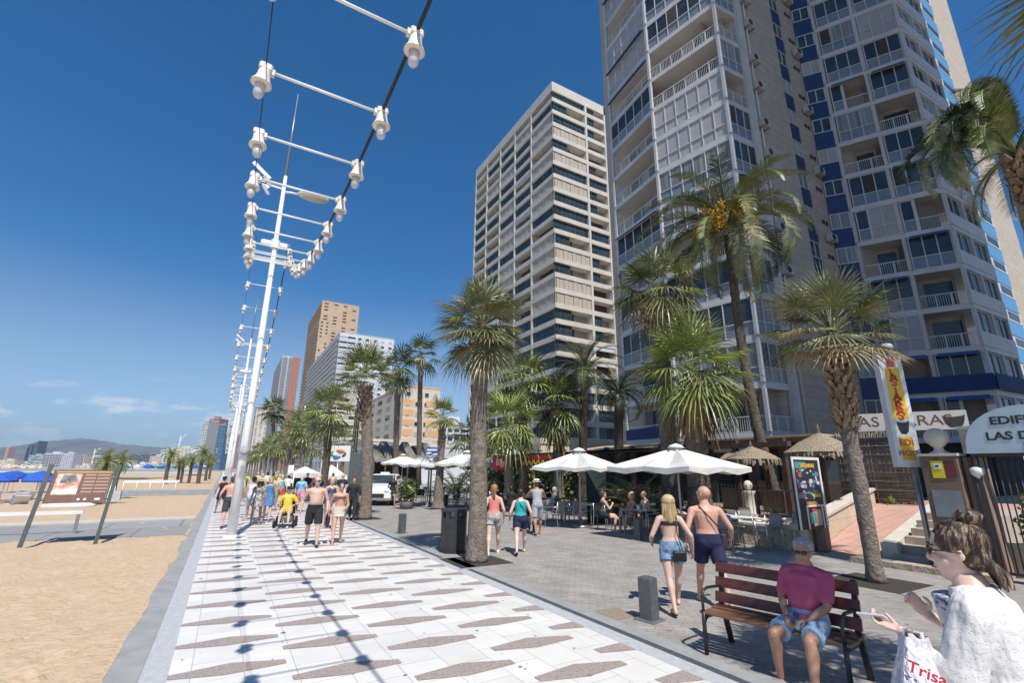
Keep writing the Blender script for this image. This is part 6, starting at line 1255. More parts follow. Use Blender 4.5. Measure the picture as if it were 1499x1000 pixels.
def loft(g, rings, mat, n=18):
    """rings: list of (centre, rx, ry, axisx, axisy)"""
    vs = []
    for c, rx, ry, ax, ay in rings:
        for j in range(n): t = 2*math.pi*j/n; vs.append(c+ax*math.cos(t)*rx+ay*math.sin(t)*ry)
    N = len(rings); fs = [(i*n+j, i*n+(j+1) % n, (i+1)*n+(j+1) % n, (i+1)*n+j) for i in range(N-1) for j in range(n)]+[tuple(range(n-1, -1, -1)), tuple(range((N-1)*n, N*n))]
    g.add(vs, fs, mat, True)
V = Vector
def ik(a, t, l1, l2, hint):
    d = t-a; L = min(d.length, (l1+l2)*.999); dn = d.normalized(); t = a+dn*L; k = (l1*l1-l2*l2+L*L)/(2*L); h = math.sqrt(max(0, l1*l1-k*k)); hn = (hint-dn*hint.dot(dn)).normalized(); return a+dn*k+hn*h, t
def hand(g, w, d, pn, s, mat, curl=.5, side=1, grip=False, fr=.0085):
    """palm and five fingers from wrist w along d; pn = palm normal, side = thumb side sign"""
    d = d.normalized(); pn = (pn-d*pn.dot(d)).normalized(); sd = d.cross(pn).normalized()*side
    rot = Matrix((sd, pn, d)).transposed(); pc = w+d*.048; g.ell(pc, (.038, .016, .052), mat, 10, rot=rot)
    for i, (o, L) in enumerate(((.028, .070), (.010, .080), (-.009, .074), (-.027, .060))):
        b = w+d*.082+sd*o-d*.006*abs(o)*40*.2; c = curl*(1.0+.12*i); p = [b]; a = c*.4; q = b
        for k, f in enumerate((.45, .32, .23)): q = q+(d*math.cos(a)+pn*math.sin(a)+sd*o*.3)*L*f; p.append(q); a += c*.9
        chain(g, p, [fr*1.05, fr, fr*.92, fr*.8], mat, 8)
    b = w+d*.025+sd*.030; p1 = b+(sd*.8+d*.7+pn*.35).normalized()*.034; p2 = p1+(sd*.25+d*.9+pn*(.3+.4*curl)).normalized()*.028; p3 = p2+(d*.9+pn*(.3+.6*curl)-sd*.1).normalized()*.022
    chain(g, [b, p1, p2, p3], [fr*1.5, fr*1.2, fr*1.05, fr*.85], mat, 8)
_ell = MB.ell
def ell2(s, c, r_, mat, n=10, rot=None, smooth=True, k=1.0):
    if k != 1.0: r_ = tuple(q*k for q in r_)
    _ell(s, c, r_, mat, n, rot, smooth)
MB.ell = ell2
def person(label, pos, heading, H=1.65, sex='m', sk=SK1, build=1.0, belly=0.0, lean=4, legs=((25, 8), (-18, 22)), arms=None, head=(0, 0), hair=('short', HBR), top=None, bottom=None, shoes=None, vox=.014, seat=None, group=None, props=(), twist=0, abd=3, hat=None, glasses=False, face=True, bag=None, elb=None):
    """pose in degrees: legs = (left, right) of (swing, knee bend); arms = (left, right) wrist targets relative to the shoulder, in units of a 1.75 m body"""
    s = H/1.75; x_, y_, z_ = pos
    root = thing('person', label, 'person', pos, -R(heading), group); root.scale = (s, s, s)
    f = sex == 'f'; sw = .165 if f else .195; hw = .095
    P = V((0, 0, 0)); ln = R(lean); up = V((0, math.sin(ln), math.cos(ln))); fwd = V((0, math.cos(ln), -math.sin(ln))); X = V((1, 0, 0)); tw = R(twist); Xs = V((math.cos(tw), math.sin(tw), 0)); Fs = V((-math.sin(tw), math.cos(tw), 0))
    SP = lambda t: P+up*t
    J = {}; low = 9
    for side, (sg, lg) in enumerate(zip((-1, 1), legs)):
        swg, kn = lg[0], lg[1]; ab = lg[2] if len(lg) > 2 else abd
        h = V((sg*hw, 0, -.03)); d1 = V((math.sin(R(ab))*sg, math.sin(R(swg)), -math.cos(R(swg)))).normalized(); k = h+d1*.43; a2 = R(swg-kn); d2 = V((math.sin(R(ab))*sg*.4, math.sin(a2), -math.cos(a2))).normalized(); a = k+d2*.42
        J[sg] = [h, k, a, d1, d2]; low = min(low, a.z)
    dz = -low+.075 if seat is None else (seat/s+.085)
    P = V((0, 0, dz));
    for sg in (-1, 1): J[sg][0] += P; J[sg][1] += P; J[sg][2] += P
    b = g = MB(); bw = build
    # torso
    sh = .49 if not f else .475
    prof = [(-.09, .125, .085, 0), (-.03, .163 if not f else .175, .115, -.005), (.06, .158 if not f else .168, .118, -.005), (.16, (.140 if not f else .122)*1, .10+belly*.6, belly*.55), (.26, .145 if not f else .125, .105+belly*.4, belly*.35), (.36, .165 if not f else .142, .112, .0), (.43, .170 if not f else .145, .10, -.005), (sh-.015, .125 if not f else .108, .075, -.01), (sh+.025, .078, .058, -.008), (sh+.085, .052 if not f else .045, .052, .0)]
    def ring(t, rx, ry, yo, infl=0.0):
        q = max(0, min(1, t/.5)); ax = (X*(1-q)+Xs*q).normalized(); ay = (fwd*(1-q)+(Fs*math.cos(ln)+V((0, 0, -math.sin(ln))))*q).normalized(); return (SP(t)+ay*yo, rx*bw+infl, ry*bw+infl, ax, ay)
    loft(g, [ring(*q) for q in prof], sk)
    if f:
        for sg in (-1, 1): g.ell(SP(.375)+Xs*sg*.07+Fs*.085, (.062, .058, .06), sk, 10)
    else:
        for sg in (-1, 1): g.ell(SP(.40)+Xs*sg*.075+Fs*.06, (.08, .05, .06), sk, 10)
    for sg in (-1, 1): g.ell(P+V((sg*.075, -.07, -.02)), (.088*bw, .08, .09), sk, 10)
    # legs
    lb = (bw-1)*.6+1
    for sg in (-1, 1):
        h, k, a, d1, d2 = J[sg]; chain(g, [h, h.lerp(k, .35), h.lerp(k, .75), k], [.092*lb, .088*lb, .064*lb, .054*lb], sk, 12)
        cf = k.lerp(a, .3)+V((0, -.018, 0)); chain(g, [k, cf, k.lerp(a, .65), a], [.052*lb, .056*lb, .040*lb, .034], sk, 12)
        ft = V((sg*.10, 1, 0)).normalized() if seat is not None or a.z < dz-.6 else V((sg*.1, 1, 0)).normalized()
        pitch = 0 if a.z-.075 < .05 else R(-28)
        fd = (ft*math.cos(pitch)+V((0, 0, math.sin(pitch)))); he = a+V((0, 0, -.05))-fd*.04; to = he+fd*.17+V((0, 0, -.012)); chain(g, [he, he.lerp(to, .6), to], [.032, .034, .026], sk, 10); g.tube([a, he], [.034, .03], sk, 10)
        J[sg] += [he, to, fd]
    # arms
    S = {}; tgt = arms or ((-.10, .12, -.50), (.10, -.10, -.50))
    for sg, tg in zip((-1, 1), tgt):
        so = SP(sh-.055)+Xs*sg*sw*((bw-1)*.5+1); t = so+(Xs*tg[0]+Fs*tg[1]+V((0, 0, tg[2]))); hn = V((sg*.5, -1, -.2)) if elb is None else V(elb[0] if sg < 0 else elb[1]); e, w = ik(so, t, .285, .25, hn)
        chain(g, [SP(sh-.025)+Xs*sg*sw*.45, so, so.lerp(e, .45), e], [.056, .054*lb, .045*lb, .037*lb], sk, 10); chain(g, [e, e.lerp(w, .3), e.lerp(w, .75), w], [.036*lb, .040*lb, .030, .024], sk, 10)
        S[sg] = (so, e, w)
        d = (w-e).normalized(); cfg = props[0 if sg < 0 else 1] if props else None; pn = V((-sg, 0, 0)) if not cfg else V(cfg[0]); cu_ = .45 if not cfg else cfg[1]; hd = d if not cfg or len(cfg) < 3 else V(cfg[2]).normalized()
        hand(g, w, hd, pn, 1, sk, cu_, side=(cfg[3] if cfg and len(cfg) > 3 else 1), fr=.0085 if vox < .009 else .011)
    # head
    hy, hp = R(head[0]), R(head[1]); nb = SP(sh+.065); Rz = Matrix.Rotation(-hy-0*tw+tw, 3, 'Z') @ Matrix.Rotation(-hp, 3, 'X'); HS = 1.13; hc = nb+V((0, .014+.03*math.sin(ln), .118)); hr = lambda v: hc+Rz @ V(v)*HS
    ro = Rz
    chain(g, [SP(sh+.02), nb, hr((0, -.015, -.06))], [.062 if not f else .05, .054 if not f else .044, .052 if not f else .045], sk, 12)
    g.ell(hr((0, -.012, .028)), (.077, .094, .088), sk, 16, rot=ro, k=1.13); g.ell(hr((0, .022, -.038)), (.060, .066, .075), sk, 14, rot=ro, k=1.13); g.ell(hr((0, .052, -.092)), (.030, .026, .022), sk, 8, rot=ro, k=1.13)
    if face:
        g.tube([hr((0, .083, .012)), hr((0, .100, -.022))], [.009, .014], sk, 6); g.ell(hr((0, .094, -.026)), (.017, .014, .010), sk, 8, rot=ro, k=1.13)
        for sg in (-1, 1): g.ell(hr((sg*.030, .076, .026)), (.026, .013, .008), sk, 8, rot=ro, k=1.13); g.ell(hr((sg*.077, -.008, -.008)), (.009, .017, .027), sk, 8, rot=ro, k=1.0); g.ell(hr((sg*.040, .048, -.028)), (.024, .024, .024), sk, 8, rot=ro, k=1.13)
        g.ell(hr((0, .083, -.056)), (.024, .010, .006), sk, 8, rot=ro, k=1.13); g.ell(hr((0, .080, -.068)), (.020, .010, .007), sk, 8, rot=ro, k=1.13)
    body = remesh(g, 'body', vox, smooth=2 if vox < .009 else 3, parent=root)
    if face and vox < .02:
        for sg in (-1, 1):
            g = MB(); g.ell(hr((sg*.030, .0775, .008)), (.0135, .009, .0085), M('eye_white', (.7, .68, .65), .2), 10, rot=ro, k=1.13); e_ = g.build('eye', root); g = MB(); g.ell(hr((sg*.030, .0845, .008)), (.006, .004, .006), M('iris', (.03, .02, .015), .2), 8, rot=ro, k=1.13); g.build('iris', e_)
            g = MB(); g.tube([hr((sg*.014, .090, .030)), hr((sg*.032, .088, .036)), hr((sg*.048, .074, .031))], [.004, .0045, .003], hair[1] if hair[1] else HGY, 5); g.build('eyebrow', root)
        g = MB(); g.tube([hr((-.022, .086, -.062)), hr((0, .0945, -.061)), hr((.022, .086, -.062))], [.003, .0055, .003], M('lips', (.42, .16, .13), .5), 6); g.build('lips', root)
    # hair
    hk, hm = hair; hv = max(vox*.8, .007)
    if hk != 'none':
        g = MB()
        if hk in ('short', 'long', 'pony', 'bun', 'bob'):
            g.ell(hr((0, -.028, .042)), (.086, .092, .088), hm, 16, rot=ro, k=1.13); g.ell(hr((0, -.045, -.005)), (.078, .068, .075), hm, 14, rot=ro, k=1.13)
            if hk != 'short':
                for sg in (-1, 1): g.ell(hr((sg*.05, -.005, .045)), (.036, .075, .055), hm, 10, rot=ro, k=1.13)
        if hk == 'fringe':
            for sg in (-1, 1): g.ell(hr((sg*.055, -.04, -.005)), (.026, .055, .04), hm, 10, rot=ro, k=1.13)
            g.ell(hr((0, -.075, -.01)), (.06, .03, .04), hm, 10, rot=ro, k=1.13)
        if hk == 'long':
            rd = random.Random(len(label)); 
            for i in range(13):
                a = R(-75+150*i/12); c0 = hr((.078*math.sin(a), -.075*math.cos(a)-.005, .01)); c1 = hr((.095*math.sin(a), -.085*math.cos(a)-.012, -.11)); c2 = V((c1.x*.95+rd.uniform(-.02, .02), c1.y-.01+rd.uniform(-.01, .01), c1.z-.16-.05*math.cos(a)+rd.uniform(-.03, .02))); g.tube([c0, c1, c2], [.026, .024, .010], hm, 7)
        if hk == 'pony': g.ell(hr((0, -.115, .05)), (.026, .03, .026), hm, 8, rot=ro, k=1.13); g.tube([hr((0, -.12, .05)), hr((0, -.17, .01)), hr((0.01, -.17, -.13)), hr((.015, -.15, -.21))], [.022, .036, .030, .006], hm, 10)
        if hk == 'bob': g.ell(hr((0, -.035, -.05)), (.082, .07, .07), hm, 12, rot=ro, k=1.13)
        if hk == 'bun':
            rd = random.Random(5); g.ell(hr((0, -.075, .135)), (.042, .040, .036), hm, 12, rot=ro, k=1.13)
            for i in range(9): a = i*.7; g.tube([hr((.034*math.cos(a), -.075+.034*math.sin(a), .12)), hr((.046*math.cos(a+.5), -.075+.044*math.sin(a+.5), .145)), hr((.02*math.cos(a+1), -.075+.02*math.sin(a+1), .172))], [.012, .014, .008], hm, 6)
            for i in range(8): a = R(-60+17*i); c1 = hr((.075*math.sin(a), -.085, -.03)); c2 = V((c1.x*1.1+rd.uniform(-.03, .03), c1.y-.045+rd.uniform(-.03, .03), c1.z-.07)); c3 = V((c2.x+rd.uniform(-.03, .03), c2.y-.01, c2.z-.06)); g.tube([hr((.06*math.sin(a), -.07, .03)), c1, c2, c3], [.02, .022, .014, .004], hm, 7)
        remesh(g, 'hair', hv, smooth=1, parent=root)
        if vox < .0095 and hk != 'fringe':
            rs_ = random.Random(9); g = MB(); cc = (0, -.028, .042); cr3 = (.086, .092, .088)
            def sp(v, k): v = v.normalized(); return hr((cc[0]+v.x*cr3[0]*k, cc[1]+v.y*cr3[1]*k, cc[2]+v.z*cr3[2]*k))
            for i in range(170 if hk != 'short' else 260):
                a = rs_.uniform(-2.9, 2.9); lowz = -.75 if abs(a) > 1.3 else .30+.1*abs(a); v0 = V((math.sin(a), math.cos(a), lowz*rs_.uniform(.7, 1.1)))
                if hk == 'bun': v1 = V((rs_.uniform(-.25, .25), -.55, .85+rs_.uniform(-.15, .2)))
                elif hk == 'short': v0 = V((math.sin(a), math.cos(a), rs_.uniform(-.5 if abs(a) > 1.4 else .45, 1.2))); v1 = v0+V((rs_.uniform(-.25, .25), rs_.uniform(-.1, .35), -.25))
                else: v1 = v0; v0 = V((rs_.uniform(-.1, .1), rs_.uniform(-.7, .6), 1)); v1 = V((math.sin(a), -abs(math.cos(a))*.9-.1, -.5))
                ps = [sp(v0.normalized().lerp(v1.normalized(), q/6), 1.0+.035*math.sin(q*.5)+rs_.uniform(.0, .02)) for q in range(7)]
                if hk == 'long': e_ = ps[-1]; ps += [e_+V((rs_.uniform(-.02, .02), -.02, -.10)), e_+V((rs_.uniform(-.03, .03), -.025, -.2-rs_.uniform(0, .09)))]
                g.tube(ps, [.0035]*len(ps), hm, 4, caps=False)
            g.build('hair_strands', root)
    if hat:
        kind, hmat, band = hat; g = MB(); Mx = Rz.to_4x4()
        if kind == 'cap': g.ell(hr((0, -.008, .062)), (.089, .101, .074), hmat, 16, rot=ro, k=1.13); g.ell(hr((0, .115, .058)), (.062, .065, .010), hmat, 12, rot=ro, k=1.13)
        elif kind == 'sun': g.lathe([(.21, .035), (.195, .055), (.107, .07), (.102, .135), (.068, .17), (0, .175)], hr((0, -.01, 0)), hmat, 22, mtx=ro)
        elif kind == 'fedora': g.lathe([(.165, .055), (.155, .068), (.104, .075), (.098, .147), (.068, .167), (0, .158)], hr((0, -.01, 0)), hmat, 22, mtx=ro)
        o = g.build('hat', root)
        if band: g = MB(); g.lathe([(.108, .077), (.106, .107), (.1, .107), (.1, .077)], hr((0, -.01, 0)), band, 22, mtx=ro); g.build('hat_band', o)
    if glasses:
        g = MB(); GL_ = M('sunglass_lens', (.015, .014, .014), .1)
        for sg in (-1, 1): g.ell(hr((sg*.031, .092, .008)), (.025, .007, .019), GL_, 12, rot=ro, k=1.13); g.tube([hr((sg*.052, .088, .013)), hr((sg*.080, .04, .012)), hr((sg*.083, -.01, .004))], .0035, BLACK, 5)
        g.tube([hr((-.01, .097, .012)), hr((.01, .097, .012))], .004, BLACK, 5); g.build('glasses', root)
    # clothes
    cv = max(vox, .010)
    if bottom:
        kind, mt = bottom[0], bottom[1]; ex = bottom[2] if len(bottom) > 2 else .5; g = MB()
        if kind in ('shorts', 'trousers', 'briefs'):
            loft(g, [ring(-.11, .13, .09, 0, .022), ring(-.03, prof[1][1], .115, -.01, .020), ring(.05, prof[2][1], .118, -.005, .018), ring(.10 if kind != 'briefs' else .055, prof[2][1]*.97, .112+belly*.3, belly*.2, .015)], mt)
            for sg in (-1, 1): g.ell(P+V((sg*.075, -.072, -.02)), (.095*bw, .087, .097), mt, 10)
            if kind != 'briefs':
                fl = .018 if kind == 'shorts' else .01
                for sg in (-1, 1):
                    h, k, a = J[sg][:3]
                    if kind == 'shorts':
                        e = h.lerp(k, ex); r0_ = .094*lb+.016; d = (k-h).normalized(); ax = X; ay = d.cross(ax).normalized(); rr = (.092+( .060-.092)*ex)*lb; loft(g, [(h+V((0, 0, .02)), r0_, r0_, ax, ay), (h.lerp(e, .5), r0_-.002, r0_, ax, ay), (e, rr+fl+.016, rr+fl+.020, ax, ay)], mt, 14)
                    else:
                        chain(g, [h, h.lerp(k, .5), k], [.105*lb, .092*lb, .072*lb], mt, 12); chain(g, [k, k.lerp(a, .4), k.lerp(a, .95)], [.07*lb, .068*lb, .056*lb], mt, 12)
        elif kind == 'skirt':
            mk = (J[-1][0].lerp(J[-1][1], ex)+J[1][0].lerp(J[1][1], ex))/2; spr = abs(J[-1][1].y-J[1][1].y)*ex*.5
            loft(g, [ring(.10, prof[2][1]*.95, .11, 0, .012), ring(0, prof[1][1], .12, -.01, .018), (P+V((0, 0, -.12)), .19*bw, .14*bw, X, V((0, 1, 0))), (V((mk.x, mk.y*.6, mk.z)), .21*bw, .16+spr*.8, X, V((0, 1, 0)))], mt, 22)
        remesh(g, kind if kind in ('shorts', 'skirt', 'trousers') else 'swim_briefs', cv, smooth=2, parent=root)
    if top:
        kind, mt = top[0], top[1]; sl_ = top[2] if len(top) > 2 else 0.0; g = MB(); hem = .02 if kind != 'crop' else .14; nk = sh+.015
        if kind in ('shirt', 'tank', 'dress', 'blouse', 'crop'):
            rs = [ring(t, rx, ry, yo, .014) for (t, rx, ry, yo) in prof if hem <= t <= sh+.001]; rs = [ring(hem, prof[2][1], prof[2][2]+belly*.3, belly*.2, .022)]+rs
            if kind in ('shirt', 'blouse'): rs.append(ring(sh+.035, .085, .062, -.008, .014))
            if kind == 'dress':
                ex = top[3] if len(top) > 3 else .6; mk = (J[-1][0].lerp(J[-1][1], ex)+J[1][0].lerp(J[1][1], ex))/2; spr = abs(J[-1][1].y-J[1][1].y)*ex*.5
                rs = [(V((mk.x, mk.y*.5, mk.z)), .23*bw, .17+spr*.8, X, V((0, 1, 0))), (P+V((0, 0, -.08)), .205*bw, .155*bw, X, V((0, 1, 0)))]+rs
            loft(g, rs, mt, 22)
            for sg in (-1, 1):
                if f: g.ell(SP(.375)+Xs*sg*.07+Fs*.085, (.074, .070, .070), mt, 10)
                else: g.ell(SP(.40)+Xs*sg*.075+Fs*.06, (.094, .064, .074), mt, 10)
                if kind == 'dress': g.ell(J[sg][0], .112*lb, mt, 10)
            if kind == 'dress' or kind == 'blouse' or kind == 'shirt':
                for sg in (-1, 1): g.ell(P+V((sg*.075, -.065, .0)), (.095*bw, .085, .08), mt, 10)
        elif kind == 'strapless':
            rs = [ring(t, rx, ry, yo, .013) for (t, rx, ry, yo) in prof if -.0 <= t <= .42]; mk = (J[-1][0].lerp(J[-1][1], .35)+J[1][0].lerp(J[1][1], .35))/2; loft(g, [(V((mk.x, mk.y*.5, mk.z)), .19, .15, X, V((0, 1, 0)))]+rs, mt, 20)
            for sg in (-1, 1): g.ell(SP(.375)+Xs*sg*.07+Fs*.085, (.070, .066, .066), mt, 10)
        elif kind == 'bikini':
            loft(g, [ring(.33, .140, .112, 0, .010), ring(.395, .148, .112, 0, .011)], mt, 20)
            for sg in (-1, 1): g.ell(SP(.372)+Xs*sg*.07+Fs*.088, (.066, .062, .052), mt, 10)
        if sl_:
            for sg in (-1, 1):
                so, e, w = S[sg]; puff = .012 if kind == 'shirt' else .028
                if sl_ <= 1: chain(g, [SP(sh-.02)+Xs*sg*sw*.4, so, so.lerp(e, sl_)], [.070, .062*lb+.008, .048*lb+puff+.006], mt, 12)
                else: q = sl_-1; chain(g, [SP(sh-.02)+Xs*sg*sw*.4, so, so.lerp(e, .5), e, e.lerp(w, q)], [.072, .068*lb, .064*lb+puff*.5, .058*lb+puff*.5, .044+puff*.8], mt, 12)
        elif kind == 'tank':
            for sg in (-1, 1): g.tube([SP(.42)+Xs*sg*.09+Fs*.075, SP(sh+.02)+Xs*sg*.085, SP(.42)+Xs*sg*.09-Fs*.085], .024, mt, 8)
        remesh(g, {'bikini': 'bikini_top', 'strapless': 'dress'}.get(kind, kind) if kind not in ('crop',) else 'top', cv, smooth=2, parent=root)
    if shoes:
        mt, kd = shoes
        for sg in (-1, 1):
            he, to, fd = J[sg][5:8]; sdv = fd.cross(V((0, 0, 1))).normalized(); g = MB()
            if kd == 'shoe': chain(g, [he+V((0, 0, .005)), he.lerp(to, .55)+V((0, 0, .004)), to+fd*.008], [.040, .041, .034], mt, 10); g.tube([he-fd*.03+V((0, 0, -.026)), to+fd*.03+V((0, 0, -.016))], [.036, .036], mt, 10, flat=.45); remesh(g, 'shoe', max(.008, vox*.8), smooth=2, parent=root)
            else:
                rt = Matrix((sdv, fd, sdv.cross(fd))).transposed(); g.ell(he.lerp(to, .52)+V((0, 0, -.034)), (.042, .118, .011), mt, 12, rot=rt); q = he.lerp(to, .68); g.tube([q-sdv*.036+V((0, 0, -.02)), q+V((0, 0, .037)), q+sdv*.036+V((0, 0, -.02))], .006, mt, 6); g.build('sandal', root)
    if bag: bag(root, S, SP, Xs, Fs, J, P)
    return root, S, SP, hr
def strap_bag(mt, side=1, low=.0, sz=(.2, .08, .15), across=True):
    def f_(root, S, SP, Xs, Fs, J, P):
        t = MB(); c = P+V((side*.21, .0, -.02+low)); sh_ = SP(.49)-Xs*side*(.10 if across else -.13)
        t.tube([c+V((0, .03, .06)), SP(.25)+Xs*side*.10+Fs*.145, sh_+Fs*.07, sh_+V((0, 0, .035)), sh_-Fs*.08, SP(.36)-Fs*.165, SP(.22)+Xs*side*.12-Fs*.155, c+V((0, -.03, .06))], .011, mt, 6, flat=.5)
        t.cbox(c, (sz[1], sz[0], sz[2]), 0, mt, bev=.02); o = t.build('shoulder_bag', root)
    return f_
def back_bag(mt):
    def f_(root, S, SP, Xs, Fs, J, P):
        t = MB(); c = P+V((.06, -.20, -.10)); t.cbox(c, (.21, .06, .15), 0, mt, bev=.02); t.tube([c+V((.05, 0, .08)), SP(.25)-Fs*.15+Xs*.06, SP(.46)-Fs*.11+Xs*.09, SP(.5)+Xs*.10+V((0, 0, .02)), SP(.3)+Fs*.13+Xs*.02], .008, mt, 6); t.build('shoulder_bag', root)
    return f_
WH = cloth('white', (.66, .66, .66)); BK = cloth('black', (.018, .018, .02)); NV = cloth('navy', (.012, .018, .055)); DEN = cloth('denim', (.10, .17, .27), (.20, .30, .42), 16); CORAL = cloth('coral', (.62, .22, .18)); TEAL = cloth('teal', (.03, .33, .33)); GRT = cloth('grey_top', (.33, .35, .38)); PLUM = cloth('raspberry', (.42, .07, .14)); LBL = cloth('light_denim', (.26, .40, .56), (.34, .48, .62), 10); YELS = cloth('yellow_shirt', (.72, .48, .05), (.75, .52, .08), 3); PAT = cloth('patterned', (.5, .48, .46), (.14, .12, .14), 16); BLD = cloth('blue_dress', (.06, .18, .42)); STRAW = M('straw', (.48, .36, .20), .8, (.58, .46, .28), 20, .5, 60)
SHB = M('shoe_black', (.02, .02, .022), .6, (.035, .035, .035), 9); SHW = M('shoe_white', (.6, .6, .6), .6, (.7, .7, .7), 9); SHT = M('sandal_tan', (.22, .13, .08), .7, (.28, .17, .10), 9)
def face_to(px, py): p = gr(px, py); return (p.x, p.y, 0)
# --- walking couple in the foreground
cpw = gr(990, 893); person('blond woman in a black bandeau and denim shorts walking away arm in arm', (cpw.x, cpw.y, 0), 33, 1.58, 'f', SK1, 1.02, legs=((-24, 10), (24, 3)), arms=((-.10, .20, -.36), (.16, -.02, -.46)), head=(-10, 0), hair=('long', HBL), top=('bikini', BK), bottom=('shorts', DEN, .42), shoes=(SHB, 'sandal'), vox=.009, bag=back_bag(M('black_leather', (.015, .015, .016), .4)))
cpm = gr(1046, 887); person('bald sunburnt man in navy shorts walking away with a bag strap across his back', (cpm.x, cpm.y, 0), 36, 1.69, 'm', SK2, 1.14, .05, legs=((22, 4), (-20, 14)), arms=((-.10, .02, -.47), (.16, .10, -.44)), head=(-38, 0), hair=('none', None), bottom=('shorts', NV, .68), shoes=(SHB, 'sandal'), vox=.009, bag=strap_bag(M('dark_strap', (.03, .028, .028), .6), 1, .02, (.2, .1, .22)))
# --- man on the bench
rz_b = R(11); bl = lambda x, y: (4.94+x*math.cos(rz_b)-y*math.sin(rz_b), 3.27+x*math.sin(rz_b)+y*math.cos(rz_b))
hx, hy_ = bl(.10, -.30)
person('grey haired man in a raspberry T-shirt and light blue shorts sitting on the bench', (hx, hy_, 0), -92, 1.60, 'm', SK3, 1.14, .055, lean=-9, legs=((80, 68, 15), (80, 90, 8)), arms=((.10, .30, -.38), (-.11, .31, -.38)), head=(-14, 6), hair=('short', HGY), top=('shirt', PLUM, .72), bottom=('shorts', LBL, .78), shoes=(SHB, 'shoe'), vox=.0075, seat=.40, glasses=True, props=(((0, 0, -1), .5, (.75, .55, -.3), 1), ((0, 0, -1), .55, (-.6, .7, -.3), 1)), elb=((-1, -.6, -.3), (1, -.6, -.3)))
# --- woman at the right edge with phone and bag
wq = at(1462, 900, 2.08)
LACE = lacemat('white_lace')
def wbag(root, S, SP, Xs, Fs, J, P):
    so, e, w = S[-1]; g = MB(); BG = M('plastic_bag', (.60, .57, .62), .35, (.72, .70, .74), 5, .9, 9, stretch=(3, 3, .8), bdist=.05)
    c = w.lerp(e, .16)+V((-.06, -.03, 0)); rd = random.Random(3); n = 26; vs = []; prof = [(.03, .05, .05), (-.05, .10, .065), (-.12, .16, .085), (-.24, .20, .11), (-.38, .215, .13), (-.50, .19, .12), (-.55, .09, .05)]
    for z, rx, ry in prof:
        for j in range(n): t = 2*math.pi*j/n; k = 1+.10*math.sin(t*5+z*9)+.07*math.sin(t*9-z*14); vs.append(c+V((math.cos(t)*rx*k, math.sin(t)*ry*k, z)))
    g.add(vs, [(i*n+j, i*n+(j+1) % n, (i+1)*n+(j+1) % n, (i+1)*n+j) for i in range(len(prof)-1) for j in range(n)]+[tuple(range((len(prof)-1)*n, len(prof)*n))], BG, True)
    g.tube([c+V((-.03, -.045, -.10)), c+V((0, -.03, .045)), c+V((0, .03, .045)), c+V((.03, .045, -.10))], .012, BG, 8)
    root['_bag'] = 1; return g, c
WPOS = (wq.x, wq.y, 0)
wr, WS, wSP, whr = person('woman in a white lace top seen from behind, holding a phone, hair in a bun', WPOS, -8, 1.65, 'f', SK4, 1.22, .01, lean=9, legs=((12, 5), (-10, 12)), arms=((-.02, .27, -.13), (.0, .24, -.12)), head=(-14, 5), hair=('bun', M('hair_streaked', (.030, .016, .010), .5, (.42, .30, .18), 55, .8, 60, stretch=(1, 1, .12), ramp=(.50, .72), bdist=.008)), top=('blouse', LACE, 1.30), bottom=('skirt', LACE, .6), shoes=(SHT, 'sandal'), vox=.0065, glasses=True, props=(((0, 0, 1), .75, (.10, .9, .15), 1), ((-.6, .2, .3), .8, (-.15, .55, .75), 1)), elb=((-.25, -.7, -1.6), (1, -.2, -1)))
g, bc = wbag(wr, WS, wSP, V((1, 0, 0)), V((0, 1, 0)), None, None); del wr['_bag']
sc = 1.65/1.75; WM = Matrix.Translation(WPOS) @ Matrix.Rotation(R(8), 4, 'Z') @ Matrix.Scale(sc, 4)
g.v = [tuple(WM @ V(v)) for v in g.v]; bagT = thing('plastic_bag', 'white plastic carrier bag with red letters hanging from her forearm', 'bag'); g.build('bag', bagT)
bcw = WM @ bc; nb_ = (CAM-bcw); nb_.z = 0; nb_.normalize(); m2 = upright(bcw+nb_*.185+V((0, 0, -.09))+V((.03, -.01, .02)), (nb_.x, nb_.y)); m2 = m2 @ Matrix.Rotation(R(-16), 4, 'Z'); text_mesh('Trisa', .062, M('bag_red', (.6, .03, .05), .5), 'lettering', .001, bagT, m2, bold=.001)
ph = WS[-1][2]+V((.01, .115, .04)); g = MB(); g.cbox((0, 0, 0), (.066, .115, .010), 0, M('phone_shell', (.62, .62, .64), .3), bev=.002); g.v = [tuple(WM @ (Matrix.Translation(ph) @ Matrix.Rotation(R(-6), 4, 'X') @ Matrix.Rotation(R(22), 4, 'Y') @ V(v))) for v in g.v]; tag(g.build('phone'), 'white phone in the hand of the woman in lace', 'phone')
FLOR = cloth('floral', (.55, .55, .6), (.06, .07, .16), 40)
# scarf-like floral panel of her dress at the front
g = MB(); loft(g, [(wSP(t)+V((0, .035, 0)), .135*1.16, .11*1.16, V((1, 0, 0)), V((0, 1, 0))) for t in (.05, .2, .3, .4, .46)], FLOR, 18); remesh(g, 'dress_front', .012, parent=wr)
